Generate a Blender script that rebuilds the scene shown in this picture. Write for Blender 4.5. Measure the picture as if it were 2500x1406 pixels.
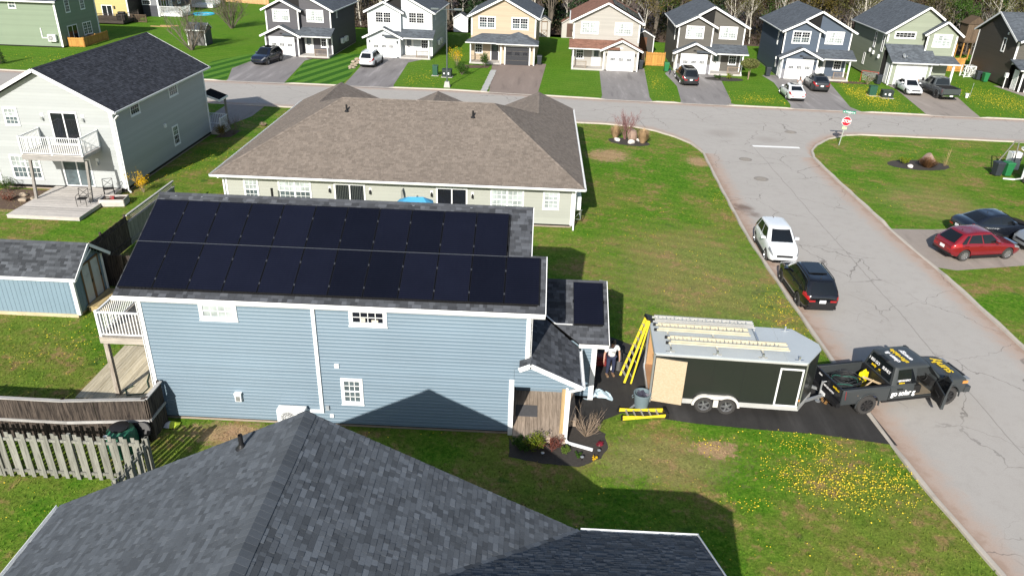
import bpy, bmesh, math, random
import numpy as np
from mathutils import Vector, Matrix
RAD = math.radians
random.seed(11)
rng = np.random.default_rng(11)
for o in list(bpy.data.objects): bpy.data.objects.remove(o)
SC = bpy.context.scene
COL = SC.collection
V = Vector
# ------------------------------------------------------------------ camera
CAM = V((13.406, -21.751, 16.866))
def cam_basis(yaw, pitch, roll):
    f = V((math.sin(yaw)*math.cos(pitch), math.cos(yaw)*math.cos(pitch), -math.sin(pitch)))
    r = V((math.cos(yaw), -math.sin(yaw), 0)); u = r.cross(f)
    return (r*math.cos(roll)+u*math.sin(roll), u*math.cos(roll)-r*math.sin(roll), f)
cr, cu, cf = cam_basis(RAD(-1.233), RAD(26.690), RAD(1.935))
cd_ = bpy.data.cameras.new('camera'); cam = bpy.data.objects.new('camera', cd_); COL.objects.link(cam)
cam.matrix_world = Matrix(((cr.x, cu.x, -cf.x, CAM.x), (cr.y, cu.y, -cf.y, CAM.y), (cr.z, cu.z, -cf.z, CAM.z), (0, 0, 0, 1)))
cd_.sensor_width = 36.0; cd_.lens = 36.0*1852.6/2500.0; cd_.clip_start = .5; cd_.clip_end = 3000
SC.camera = cam
# ------------------------------------------------------------------ light
SUN = V((-.42, -1.71, 1.0)).normalized()          # towards the sun
wd = bpy.data.worlds.new('World'); SC.world = wd; wd.use_nodes = True
wn = wd.node_tree.nodes; wl = wd.node_tree.links
sky = wn.new('ShaderNodeTexSky'); sky.sky_type = 'NISHITA'; sky.sun_disc = False
sky.sun_elevation = math.asin(SUN.z); sky.sun_rotation = math.atan2(SUN.x, SUN.y)
sky.air_density = 1.0; sky.dust_density = 1.2; sky.ozone_density = 1.0
wn['Background'].inputs[1].default_value = .10
wl.new(sky.outputs[0], wn['Background'].inputs[0])
sl = bpy.data.lights.new('sun', 'SUN'); sl.energy = 5.0; sl.angle = RAD(.53); sl.color = (1, .95, .88)
so = bpy.data.objects.new('sun', sl); COL.objects.link(so)
so.rotation_euler = SUN.to_track_quat('Z', 'Y').to_euler(); so.location = (0, -40, 60)
SC.view_settings.view_transform = 'Standard'; SC.view_settings.look = 'None'
SC.view_settings.exposure = .50; SC.view_settings.gamma = 1.0
SC.view_settings.use_curve_mapping = False
SC.render.resolution_x = 1024; SC.render.resolution_y = 575
# ------------------------------------------------------------------ helpers
Z = V((0, 0, 1))
def tag(o, label=None, cat=None, group=None, kind=None):
    if label: o['label'] = label
    if cat: o['category'] = cat
    if group: o['group'] = group
    if kind: o['kind'] = kind
    return o
def empty(name, loc, label=None, cat=None, rz=0., group=None):
    o = bpy.data.objects.new(name, None); COL.objects.link(o); o.empty_display_size = .2
    o.location = loc; o.rotation_euler = (0, 0, rz)
    return tag(o, label, cat, group)
def mobj(name, me, parent=None, mtx=None):
    o = bpy.data.objects.new(name, me); COL.objects.link(o)
    if parent is not None: o.parent = parent
    if mtx is not None: o.matrix_basis = mtx
    return o
class MB:
    def __init__(s): s.v = []; s.f = []; s.m = []; s.t = []; s.k = []
    def add(s, vs, fs, m=0, t=1.):
        s.k.append((len(s.v), len(s.f))); b = len(s.v); s.v += [tuple(p) for p in vs]; s.f += [[b+i for i in f] for f in fs]
        s.m += [m]*len(fs); s.t += [t]*len(fs); return s
    def box(s, x0, x1, y0, y1, z0, z1, m=0, t=1.):
        if x0 > x1: x0, x1 = x1, x0
        if y0 > y1: y0, y1 = y1, y0
        if z0 > z1: z0, z1 = z1, z0
        return s.add([(x0,y0,z0),(x1,y0,z0),(x1,y1,z0),(x0,y1,z0),(x0,y0,z1),(x1,y0,z1),(x1,y1,z1),(x0,y1,z1)],
                     [(0,3,2,1),(4,5,6,7),(0,1,5,4),(1,2,6,5),(2,3,7,6),(3,0,4,7)], m, t)
    def hexa(s, q, m=0, t=1.):       # 8 points: bottom ring, top ring
        return s.add(q, [(0,3,2,1),(4,5,6,7),(0,1,5,4),(1,2,6,5),(2,3,7,6),(3,0,4,7)], m, t)
    def bar(s, a, b, w, h, m=0, up=Z, t=1.):   # box from a to b: w across, h along up
        a, b = V(a), V(b); d = (b-a).normalized(); sd = d.cross(V(up))
        if sd.length < 1e-4: sd = d.cross(V((0, 1, 0)))
        sd.normalize(); uu = sd.cross(d).normalized(); p = sd*w/2; q = uu*h/2
        return s.hexa([a-p-q, a+p-q, b+p-q, b-p-q, a-p+q, a+p+q, b+p+q, b-p+q], m, t)
    def prism(s, poly, d, m=0, t=1.):
        n = len(poly); d = V(d); p = [V(x) for x in poly]
        return s.add(p+[x+d for x in p], [tuple(range(n))[::-1], tuple(range(n, 2*n))]+[(i, (i+1) % n, n+(i+1) % n, n+i) for i in range(n)], m, t)
    def tube(s, pts, r, seg=6, m=0, cap=True):
        pts = [V(p) for p in pts]; n = len(pts); rs = r if hasattr(r, '__len__') else [r]*n
        ref = V((.31, .17, .94)); vs = []
        for i, p in enumerate(pts):
            d = (pts[min(i+1, n-1)]-pts[max(i-1, 0)])
            d = d.normalized() if d.length > 1e-9 else Z.copy()
            a = d.cross(ref)
            if a.length < .1: a = d.cross(V((1, 0, 0)))
            a.normalize(); b = d.cross(a)
            vs += [p+(a*math.cos(6.28319*k/seg)+b*math.sin(6.28319*k/seg))*rs[i] for k in range(seg)]
        fs = [(i*seg+k, i*seg+(k+1) % seg, (i+1)*seg+(k+1) % seg, (i+1)*seg+k) for i in range(n-1) for k in range(seg)]
        if cap: fs += [tuple(range(seg))[::-1], tuple(range((n-1)*seg, n*seg))]
        return s.add(vs, fs, m)
    def lathe(s, prof, o=(0, 0, 0), ax='z', seg=16, m=0, a0=0., a1=6.2831853):
        full = abs(a1-a0-6.2831853) < 1e-3; k = seg if full else seg+1; vs = []
        for r, h in prof:
            for i in range(k):
                a = a0+(a1-a0)*i/seg; c, q = math.cos(a)*r, math.sin(a)*r
                p = {'z': (c, q, h), 'y': (c, h, q), 'x': (h, c, q)}[ax]
                vs.append((p[0]+o[0], p[1]+o[1], p[2]+o[2]))
        fs = []
        for j in range(len(prof)-1):
            for i in range(seg):
                i2 = (i+1) % k; fs.append((j*k+i, j*k+i2, (j+1)*k+i2, (j+1)*k+i))
        return s.add(vs, fs, m)
    def xf(s, M, i0=0):
        for i in range(i0, len(s.v)): s.v[i] = tuple(M @ V(s.v[i]))
        return s
    def mesh(s, name, mats, smooth=False, fix=True):
        me = bpy.data.meshes.new(name); me.from_pydata(s.v, [], s.f)
        for x in (mats if isinstance(mats, (list, tuple)) else [mats]): me.materials.append(x)
        if any(s.m): me.polygons.foreach_set('material_index', s.m)
        if any(abs(t-1) > 1e-6 for t in s.t):
            a = me.attributes.new('tone', 'FLOAT', 'FACE'); a.data.foreach_set('value', s.t)
        if fix and len(s.f) < 6000:
            bm = bmesh.new(); bm.from_mesh(me); bmesh.ops.recalc_face_normals(bm, faces=bm.faces); bm.to_mesh(me); bm.free()
        if smooth:
            me.polygons.foreach_set('use_smooth', [True]*len(me.polygons))
            try: me.set_sharp_from_angle(angle=RAD(smooth if smooth > 1 else 40))
            except Exception: pass
        me.update(); return me
    def build(s, name, mats, parent=None, smooth=False, kind=None, mtx=None, fix=True, split=False):
        if split:
            for i, (v0, f0) in enumerate(s.k):
                v1, f1 = s.k[i+1] if i+1 < len(s.k) else (len(s.v), len(s.f)); q = MB()
                q.add(s.v[v0:v1], [[j-v0 for j in f] for f in s.f[f0:f1]]); q.build(name, mats, parent)
            return
        o = mobj(name, s.mesh(name, mats, smooth, fix), parent, mtx)
        if kind: o['kind'] = kind
        return o
def bevelled(o, w=.02, seg=2):
    b = o.modifiers.new('bevel', 'BEVEL'); b.width = w; b.segments = seg; b.limit_method = 'ANGLE'; b.angle_limit = RAD(35); return o
def copy_tree(o, parent=None):
    c = o.copy(); COL.objects.link(c); c.parent = parent
    for ch in list(o.children): copy_tree(ch, c)
    return c
# ------------------------------------------------------------------ materials
def c8(r, g, b, k=1.):
    f = lambda x: ((x/255.+.055)/1.055)**2.4 if x > 10 else x/255./12.92
    return (f(r)*k, f(g)*k, f(b)*k)
class NT:
    def __init__(s, name):
        s.m = bpy.data.materials.new(name); s.m.use_nodes = True; s.t = s.m.node_tree; s.n = s.t.nodes
        s.b = s.n['Principled BSDF']
    def new(s, k, **kw):
        x = s.n.new(k)
        for a, v in kw.items(): setattr(x, a, v)
        return x
    def put(s, sock, v):
        if isinstance(v, bpy.types.NodeSocket): s.t.links.new(v, sock)
        else: sock.default_value = (tuple(v)+(1,) if hasattr(v, '__len__') and len(v) == 3 and len(sock.default_value) == 4 else v)
    def pos(s): return s.new('ShaderNodeNewGeometry').outputs['Position']
    def obj(s): return s.new('ShaderNodeTexCoord').outputs['Object']
    def map(s, v, sc=(1, 1, 1), rot=(0, 0, 0), loc=(0, 0, 0)):
        x = s.new('ShaderNodeMapping'); s.put(x.inputs[0], v); x.inputs[1].default_value = loc; x.inputs[2].default_value = rot; x.inputs[3].default_value = sc; return x.outputs[0]
    def noise(s, v, sc, det=3., rough=.55, dist=0.):
        x = s.new('ShaderNodeTexNoise'); s.put(x.inputs['Vector'], v); x.inputs['Scale'].default_value = sc; x.inputs['Detail'].default_value = det; x.inputs['Roughness'].default_value = rough; x.inputs['Distortion'].default_value = dist; return x.outputs[0]
    def math(s, op, a, b=0., clamp=False):
        x = s.new('ShaderNodeMath', operation=op, use_clamp=clamp); s.put(x.inputs[0], a); s.put(x.inputs[1], b); return x.outputs[0]
    def madd(s, a, b, c):
        x = s.new('ShaderNodeMath', operation='MULTIPLY_ADD'); s.put(x.inputs[0], a); s.put(x.inputs[1], b); s.put(x.inputs[2], c); return x.outputs[0]
    def step(s, v, a, b, o0=0., o1=1.):
        x = s.new('ShaderNodeMapRange', interpolation_type='SMOOTHSTEP'); s.put(x.inputs[0], v)
        for i, q in enumerate((a, b, o0, o1)): x.inputs[i+1].default_value = q
        return x.outputs[0]
    def mix(s, f, a, b, mode='MIX'):
        x = s.new('ShaderNodeMix', data_type='RGBA', blend_type=mode); s.put(x.inputs[0], f); s.put(x.inputs[6], a); s.put(x.inputs[7], b); return x.outputs[2]
    def scale(s, col, f):
        x = s.new('ShaderNodeVectorMath', operation='SCALE'); s.put(x.inputs[0], col); s.put(x.inputs['Scale'], f); return x.outputs[0]
    def xyz(s, v):
        x = s.new('ShaderNodeSeparateXYZ'); s.put(x.inputs[0], v); return x.outputs
    def attr(s, n):
        return s.new('ShaderNodeAttribute', attribute_name=n).outputs['Fac']
    def bump(s, h, st=.3, d=.02):
        x = s.new('ShaderNodeBump'); x.inputs['Strength'].default_value = st; x.inputs['Distance'].default_value = d; s.put(x.inputs['Height'], h); s.put(s.b.inputs['Normal'], x.outputs[0])
    def done(s, col, rough=.7, metal=0., spec=.5, coat=0.):
        s.put(s.b.inputs['Base Color'], col); s.put(s.b.inputs['Roughness'], rough); s.b.inputs['Metallic'].default_value = metal
        s.b.inputs['Specular IOR Level'].default_value = spec; s.b.inputs['Coat Weight'].default_value = coat; s.b.inputs['Coat Roughness'].default_value = .05
        return s.m
MATS = {}
def mat(name, col, rough=.65, var=.14, sc=2.5, bump=0., bsc=60., metal=0., spec=.4, coat=0., tone=False, stretch=None, fine=.08, world=False, dirt=0.):
    if name in MATS: return MATS[name]
    t = NT(name); p = t.pos() if world else t.obj()
    if stretch: p = t.map(p, stretch)
    n = t.noise(p, sc, 4); f = t.madd(n, 2*var, 1-var)
    if fine:
        n2 = t.noise(p, sc*17, 2); f = t.math('MULTIPLY', f, t.madd(n2, 2*fine, 1-fine))
    if tone: f = t.math('MULTIPLY', f, t.attr('tone'))
    c = t.scale(col, f)
    if dirt:
        d = t.step(t.noise(p, sc*.8, 5, .65), .5, .75, 0, dirt); c = t.mix(d, c, (.11, .09, .07))
    if bump: t.bump(t.noise(p, bsc, 3), bump)
    MATS[name] = t.done(c, rough, metal, spec, coat); return MATS[name]
def wood(name, col, col2, ax=0, knots=.5):
    if name in MATS: return MATS[name]
    t = NT(name); s = [9., 9., 9.]; s[ax] = .7
    oi = t.new('ShaderNodeObjectInfo'); p0 = t.obj()
    va = t.new('ShaderNodeVectorMath', operation='MULTIPLY_ADD'); t.put(va.inputs[0], oi.outputs['Random']); va.inputs[1].default_value = (37, 19, 53); t.put(va.inputs[2], p0)
    p = t.map(va.outputs[0], s); n = t.noise(p, 2.2, 5, .65, .4); c = t.mix(t.step(n, .38, .66), col, col2)
    n2 = t.noise(t.map(va.outputs[0], [x*3 for x in s]), 3, 3); f = t.madd(n2, .5, .75)
    g = t.madd(oi.outputs['Random'], .36, .82)
    c = t.scale(c, t.math('MULTIPLY', f, g)); t.bump(n2, .35, .01)
    MATS[name] = t.done(c, .85, 0, .2); return MATS[name]
def glass(name, col, rough=.06):
    if name in MATS: return MATS[name]
    t = NT(name); n = t.noise(t.obj(), 1.3, 2); c = t.mix(t.step(n, .4, .62), col, tuple(x*.6+.004 for x in col))
    MATS[name] = t.done(c, rough, 0, .6); return MATS[name]
WHITE = mat('white_trim', (.78, .79, .78), .5, .05, 1.2, fine=.02)
WHITE2 = mat('white_vinyl', (.74, .75, .74), .45, .05, 1.5, fine=.02)
GALV = mat('galvanised', (.5, .52, .53), .38, .1, 3, metal=.7)
ALU = mat('aluminium', (.62, .63, .63), .32, .06, 2, metal=.85)
BLACK = mat('black_plastic', (.012, .012, .013), .5, .1, 5)
RUBBER = mat('rubber', (.040, .038, .036), .85, .25, 8, bump=.3, bsc=40)
CONC = mat('concrete', (.42, .40, .37), .9, .14, 1.6, bump=.3, bsc=30, dirt=.25)
DGLASS = glass('dark_glass', (.012, .014, .02))
BGLASS = glass('blind_glass', (.42, .47, .46), .15)
MGLASS = glass('mid_glass', (.10, .13, .14), .08)
CARGL = glass('car_glass', (.008, .010, .012), .03)
# ------------------------------------------------------------------ ground, streets
def grass_mat(name, stripes=None, lush=0.):
    t = NT(name); p = t.pos(); x, y, z = t.xyz(p)
    n0 = t.noise(p, .11, 3, .6, .3); n1 = t.noise(p, .45, 4, .6, .2); n2 = t.noise(p, 2.6, 4, .65); n3 = t.noise(p, 14, 4, .7); n4 = t.noise(p, 60, 2)
    far = t.step(y, 44, 54); near = t.math('SUBTRACT', 1., far)
    n5 = t.noise(p, 5.5, 3, .6); lushc = t.mix(n1, (.040, .138, .006), (.088, .220, .010)); lushc = t.mix(t.step(n5, .4, .62, 0, .55), lushc, (.135, .215, .022)); olive = t.mix(n2, (.115, .170, .022), (.190, .205, .042))
    w = t.math('ADD', t.math('MULTIPLY', n0, .7), t.math('MULTIPLY', n1, .6))
    f = t.step(w, .50, .78); f = t.math('MULTIPLY', f, t.madd(near, .72, .22-lush))
    c = t.mix(f, lushc, olive)
    # dry reddish thatch
    d = t.step(t.math('ADD', t.math('MULTIPLY', n1, .5), t.math('MULTIPLY', n2, .55)), .525, .665); d = t.math('MULTIPLY', d, t.math('MULTIPLY', near, .9-lush)); d = t.math('MULTIPLY', d, t.step(n5, .3, .6, .45, 1.))
    c = t.mix(d, c, (.275, .175, .082))
    # dark clumps of coarse grass
    k = t.step(t.noise(t.map(p, loc=(31, 17, 0)), .9, 3, .5), .66, .74); c = t.mix(t.math('MULTIPLY', k, .6), c, (.028, .085, .014))
    wob = t.math('ADD', t.madd(n2, 1.3, -.65), t.madd(n3, .7, -.35))
    for (sx, sy, rx, ry, am) in SOIL:
        dx = t.math('DIVIDE', t.math('SUBTRACT', x, sx), rx); dy = t.math('DIVIDE', t.math('SUBTRACT', y, sy), ry)
        r = t.math('ADD', t.math('MULTIPLY', t.madd(n5, 1., -.5), 1.5), t.math('SQRT', t.math('ADD', t.math('MULTIPLY', dx, dx), t.math('MULTIPLY', dy, dy)))); r = t.math('ADD', r, t.math('MULTIPLY', wob, 1.9))
        c = t.mix(t.step(r, 1.25, .6, 0, am), c, t.mix(n3, (.36, .21, .125), (.46, .30, .19)))
    if stripes:
        ang, wd_ = stripes
        u = t.math('ADD', t.math('MULTIPLY', x, math.cos(ang)), t.math('MULTIPLY', y, math.sin(ang)))
        sgn = t.math('SINE', t.math('MULTIPLY', u, 6.28318/wd_)); q = t.step(sgn, -.35, .35)
        c = t.mix(q, t.mix(n2, (.028, .10, .010), (.034, .115, .013)), t.mix(n2, (.085, .20, .022), (.10, .22, .028)))
    g = t.math('ADD', t.math('MULTIPLY', n3, 1.7), t.math('MULTIPLY', n4, 1.1)); g = t.math('ADD', g, t.madd(n5, .9, -.83)); g = t.math('MAXIMUM', g, .25)
    tr = t.math('SINE', t.math('ADD', t.math('MULTIPLY', t.math('ADD', t.math('MULTIPLY', x, .35), y), 5.6), t.math('MULTIPLY', n1, 3.))); g = t.math('MULTIPLY', g, t.madd(tr, .06, .98))
    c = t.scale(c, g); t.bump(t.math('ADD', n3, n4), .55, .05)
    return t.done(c, .95, 0, .1)
SOIL = [(22.5,14,4.5,6.5,.22),(18.2,-.9,2.6,1.3,.32),(-9,12.5,6,2.2,.22),(40,27,3.5,3.5,.22),(19.2,35.1,1.6,1.7,.8),(20.3,-.15,.75,.5,.8),(26.0,34.4,.8,1.2,.8),(-17.9,20.2,1.8,1.9,.6),(-21.2,57.5,1.3,1.0,.7),(-5.9,57.2,.5,2.6,.6),(28.2,-6.2,.8,1.2,.5),(3.2,-.55,1.6,.6,.75)]
GRASS = grass_mat('grass')
def sheet(name, pts, z, m, tess=None):
    bm = bmesh.new(); vs = [bm.verts.new((x, y, z)) for x, y in pts]; bm.faces.new(vs)
    bmesh.ops.triangulate(bm, faces=bm.faces[:]); bmesh.ops.recalc_face_normals(bm, faces=bm.faces[:])
    for f in bm.faces:
        if f.normal.z < 0: f.normal_flip()
    me = bpy.data.meshes.new(name); bm.to_mesh(me); bm.free(); me.materials.append(m)
    return tag(mobj(name, me), kind='structure')
sheet('ground', [(-900, -400), (900, -400), (900, 1500), (-900, 1500)], 0, GRASS)
def road_mat():
    t = NT('old_asphalt'); p = t.pos(); x, y, z = t.xyz(p)
    n0 = t.noise(p, .25, 4, .6); n1 = t.noise(p, 1.7, 5, .65); n2 = t.noise(p, 24, 3, .7); n3 = t.noise(p, 90, 2)
    c = t.mix(n0, (.345, .325, .296), (.40, .378, .348)); c = t.mix(t.step(n1, .45, .75, 0, .4), c, (.305, .283, .255))
    ed = t.attr('edge')          # metres from the kerb
    e2 = t.math('ADD', ed, t.madd(n1, 1.5, -.75))
    c = t.mix(t.step(e2, 1.35, .15, 0, .62), c, (.39, .265, .195)); c = t.mix(t.step(e2, .42, .02, 0, .5), c, (.26, .175, .125))
    vo = t.new('ShaderNodeTexVoronoi', feature='DISTANCE_TO_EDGE'); wv = t.new('ShaderNodeVectorMath', operation='MULTIPLY_ADD')
    nz = t.new('ShaderNodeTexNoise'); t.put(nz.inputs['Vector'], p); nz.inputs['Scale'].default_value = .7; nz.inputs['Detail'].default_value = 4
    t.put(wv.inputs[0], nz.outputs['Color']); wv.inputs[1].default_value = (1.6, 1.6, 0); t.put(wv.inputs[2], p)
    t.put(vo.inputs['Vector'], wv.outputs[0]); vo.inputs['Scale'].default_value = .27
    msk = t.step(t.noise(p, .16, 2), .40, .56); cr_ = t.math('MULTIPLY', t.step(vo.outputs[0], .0075, .002), msk)
    vo2 = t.new('ShaderNodeTexVoronoi', feature='DISTANCE_TO_EDGE'); t.put(vo2.inputs['Vector'], wv.outputs[0]); vo2.inputs['Scale'].default_value = .8
    m2 = t.step(t.noise(t.map(p, loc=(9, 4, 0)), .3, 3), .56, .66); cr_ = t.math('MAXIMUM', cr_, t.math('MULTIPLY', t.step(vo2.outputs[0], .012, .003, 0, .6), m2))
    sx = t.math('ABSOLUTE', t.math('SUBTRACT', t.math('ADD', x, t.math('MULTIPLY', n0, .5)), 31.55)); sm = t.math('MULTIPLY', t.step(sx, .035, .01, 0, .7), t.step(y, 40, 37))
    cr_ = t.math('MAXIMUM', cr_, sm)
    c = t.mix(t.math('MULTIPLY', cr_, .58), c, (.085, .075, .068))
    for (ox, oy, r, k) in ((27.1, 24.7, .75, .8), (27.5, 23.5, .5, .6), (33, 41.5, 1.2, .15), (29.5, 43, 1.6, .18)):
        dx = t.math('SUBTRACT', x, ox); dy = t.math('SUBTRACT', y, oy); dd = t.math('ADD', t.math('SQRT', t.math('ADD', t.math('MULTIPLY', dx, dx), t.math('MULTIPLY', dy, dy))), t.math('MULTIPLY', n1, 1.3))
        c = t.mix(t.step(dd, r+.9, r*.4+.5, 0, k), c, (.13, .09, .07))
    g = t.math('ADD', t.math('MULTIPLY', n2, .28), t.math('MULTIPLY', n3, .30)); c = t.scale(c, t.math('ADD', g, .71))
    t.bump(t.math('ADD', n2, n3), .25, .01); return t.done(c, .9, 0, .25)
ROAD = road_mat()
def drive_mat(name, a, b, wear=.4, loc=0.):
    t = NT(name); p = t.pos(); n0 = t.noise(t.map(p, (1.2, .16, 1), loc=(loc, 0, 0)), .8, 4, .6); n1 = t.noise(p, 2.2, 4, .7); n2 = t.noise(p, 50, 3)
    c = t.mix(n1, a, b); c = t.mix(t.step(n0, .5, .72, 0, wear), c, tuple(min(1, q*1.9+.03) for q in b)); c = t.mix(t.step(n0, .46, .30, 0, .5), c, tuple(q*.55 for q in a))
    c = t.scale(c, t.madd(n2, .5, .75))
    t.bump(n2, .3, .01); return t.done(c, .88, 0, .3)
NEAR = [(-70,49.6),(-15.1,46.6),(-12.3,46.4),(17.4,44.7),(19.8,44.6),(21.9,44.1),(23.9,42.9),(25.3,41.2),(26.4,39.3),(26.9,36.7),(35.3,36.7),(35.7,38.5),(36.7,40.4),(38.4,42.5),(40.3,43.9),(41.8,44.3),(48.9,44.2),(56.1,43.9),(110,41.8)]
FAR = [(-70,57.9),(-42.1,56.9),(-20.4,56.0),(-6.4,55.7),(4.8,55.7),(20.5,54.1),(37.2,53.3),(52.7,52.6),(60.5,52.3),(110,50.2)]
LEFT = [(-60,31),(-30,29.5),(-12,28.2),(-5.3,27.6),(-2.2,27.1),(.6,26.85),(2.6,26.75),(10.2,26.5),(15.7,26.35),(20,26.3),(28.4,26.55),(32,26.7),(36.7,26.9)]
RIGHT = [(-60,38.5),(-30,37),(-12,36.4),(0,35.9),(7.7,35.5),(16.2,35.5),(20,35.3),(31.2,35.2),(35.7,35.25),(36.7,35.3)]
def interp(tab, x): return float(np.interp(x, [a for a, b in tab], [b for a, b in tab]))
def road():
    mb_v = []; mb_f = []; ed = []
    ZR = .004; N = 20
    xs = sorted(set(list(np.linspace(-70, 110, 91))+[a for a, b in NEAR]+list(np.linspace(20, 42, 45))))
    def grid(rows):
        b = len(mb_v); n = len(rows[0])
        for r in rows:
            for q in r: mb_v.append(q[:3]); ed.append(q[3])
        for i in range(len(rows)-1):
            for j in range(n-1): mb_f.append((b+i*n+j, b+i*n+j+1, b+(i+1)*n+j+1, b+(i+1)*n+j))
    rows = []
    for x in xs:
        y0, y1 = interp(NEAR, x), interp(FAR, x); rows.append([(x, y0+(y1-y0)*k/N, ZR, min((y1-y0)*(1-k/N), 9 if 26.9 < x < 35.3 else (y1-y0)*k/N*(.75 if 20 < x < 41 else 1))) for k in range(N+1)])
    grid(rows); rows = []
    for y in np.linspace(-60, 36.7, 98):
        x0, x1 = interp(LEFT, y), interp(RIGHT, y); rows.append([(x0+(x1-x0)*k/N, y, ZR, min((x1-x0)*(1-k/N), (x1-x0)*k/N)) for k in range(N+1)])
    grid(rows)
    me = bpy.data.meshes.new('road'); me.from_pydata(mb_v, [], mb_f); a = me.attributes.new('edge', 'FLOAT', 'POINT'); a.data.foreach_set('value', ed); me.materials.append(ROAD)
    bm = bmesh.new(); bm.from_mesh(me)
    for f in bm.faces:
        f.normal_update()
        if f.normal.z < 0: f.normal_flip()
    bm.to_mesh(me); bm.free()
    tag(mobj('road', me), kind='structure')
road()
KERB = mat('kerb_concrete', (.42, .38, .325), .9, .16, 1.1, bump=.3, bsc=25, dirt=.3, world=True)
def kerb(pts, side, drops=()):          # raised strip on one side of a polyline; drops = (x0,x1,axis) lowered at drives
    P = [V((x, y, 0)) for x, y in pts]; Q = []
    for i in range(len(P)-1):
        n = max(1, int((P[i+1]-P[i]).length/.8))
        Q += [P[i].lerp(P[i+1], k/n) for k in range(n)]
    Q.append(P[-1]); vs = []; fs = []
    for i, p in enumerate(Q):
        d = (Q[min(i+1, len(Q)-1)]-Q[max(i-1, 0)]).normalized(); nrm = V((-d.y, d.x, 0))*side
        h = .11
        for (a, b, ax) in drops:
            if a < p[ax] < b: h = .025
        w = .19+.03*math.sin(i*1.7)
        for o, z in ((-.01, 0), (.03, h*.85), (.06, h), (w-.02, h), (w, h-.03), (w+.01, -.05)): vs.append(p+nrm*o+Z*z)
    for i in range(len(Q)-1):
        for k in range(5): fs.append((i*6+k, i*6+k+1, i*6+k+7, i*6+k+6))
    o = MB().add(vs, fs).build('kerb', KERB); return tag(o, kind='structure')
kerb(NEAR[:10], -1, ((-20, -13, 0), (-3, 8, 0))); kerb([(x, y) for y, x in LEFT], 1, ((.4, 5.3, 1),))
kerb(NEAR[10:], -1); kerb([(x, y) for y, x in RIGHT], -1, ((16, 22.5, 1),))
kerb(FAR, 1, ((-19, -12, 0), (-6.3, -.8, 0), (8.3, 13.6, 0), (19.8, 25.2, 0), (27.6, 32.8, 0), (38.3, 45.4, 0), (51.3, 56.5, 0)))
BLK = drive_mat('fresh_asphalt', (.024, .023, .022), (.040, .038, .036), .3)
GRY = drive_mat('grey_asphalt', (.185, .172, .168), (.235, .220, .216), .35)
GRY2 = drive_mat('worn_asphalt', (.20, .187, .18), (.25, .235, .225), .3, 4.)
TAN = drive_mat('tan_asphalt', (.21, .165, .14), (.25, .20, .17), .12, 9.)
BRN = drive_mat('brown_asphalt', (.25, .215, .185), (.31, .27, .235), .15, 2.)
sheet('driveway', [(13.2,0.0),(15.9,.05),(16.45,1.25),(17.2,1.75),(19.9,1.3),(22.1,1.12),(24.3,1.0),(26.95,.55),(26.75,2.6),(26.65,5.3),(22,5.8),(18.5,6.45),(17.3,7.35),(16.0,7.4),(13.2,7.4)], .008, BLK)
sheet('driveway', [(-20.0,62.5),(-18.4,57.0),(-18.2,55.8),(-12.2,55.6),(-12.4,57.3),(-13.6,68.4),(-12.4,71.5),(-18.9,71.5)], .008, GRY)
sheet('driveway', [(-6.9,72.8),(-6.2,57),(-6.2,55.5),(-.9,55.3),(-1.2,57),(-1.7,69.6),(.5,73.3)], .008, GRY)
sheet('driveway', [(8.1,72),(8.75,56),(8.7,54.9),(13.5,54.5),(13.7,56),(14.6,72)], .008, TAN)
sheet('driveway', [(20.9,71.4),(20.2,56),(19.9,54),(25.1,53.7),(25.0,56),(26.3,71.6)], .008, GRY2)
sheet('driveway', [(28.4,69),(28.7,62),(28.0,55),(27.7,53.7),(32.7,53.5),(33.2,56),(34.6,68.6),(37.2,70.5),(29.2,71)], .008, GRY2)
sheet('driveway', [(39.9,70),(40.2,66),(38.9,55),(38.4,53.4),(45.3,53.0),(44.8,55),(46.8,67),(48,70),(41,70.5)], .008, GRY2)
sheet('driveway', [(53.2,68),(53.4,65),(51.8,55),(51.4,52.8),(56.4,52.4),(57.2,56),(59.2,64),(60,68)], .008, BRN)
sheet('driveway', [(66.2,69),(67,60),(64.5,52.1),(71,51.8),(74,69)], .008, BRN)
sheet('driveway', [(35.3,22.0),(35.6,16.5),(36.6,16.2),(41,17.3),(50,18.3),(50,24.6),(44,23.2),(38,22.2)], .008, BRN)
sheet('driveway', [(-11,46.3),(-14.5,46.5),(-14.3,39.2),(-11.8,39.2),(-10.9,42.5)], .008, BRN)
sheet('driveway', [(-2.5,46),(7.5,45.4),(7.3,38),(-2.3,38)], .008, GRY2)
STRP = grass_mat('mown_stripes', (RAD(-17), 1.72), .1)
sheet('lawn', [(-12.1,57.6),(-12.3,55.75),(-6.35,55.65),(-6.4,57),(-7.0,68),(-8.2,74),(-10.5,73.3),(-13.0,70.5),(-13.45,68)], .006, STRP)
sheet('lawn', [(-20.3,56.0),(-18.5,56.9),(-20.1,62.5),(-19.2,70.8),(-19.4,75),(-23.5,66),(-23.2,58)], .006, STRP)
PAINT = mat('road_paint', (.78, .78, .75), .6, .12, 3)
def bar_sheet(name, x0, x1, y0, y1, z, m): return tag(MB().add([(x0,y0,z),(x1,y0,z),(x1,y1,z),(x0,y1,z)], [(0,1,2,3)]).build(name, m), kind='structure')
bar_sheet('stop_line', 31.3, 35.1, 39.15, 39.6, .009, PAINT)
IRON = mat('cast_iron', (.24, .22, .195), .8, .2, 6, metal=.1)
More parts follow.
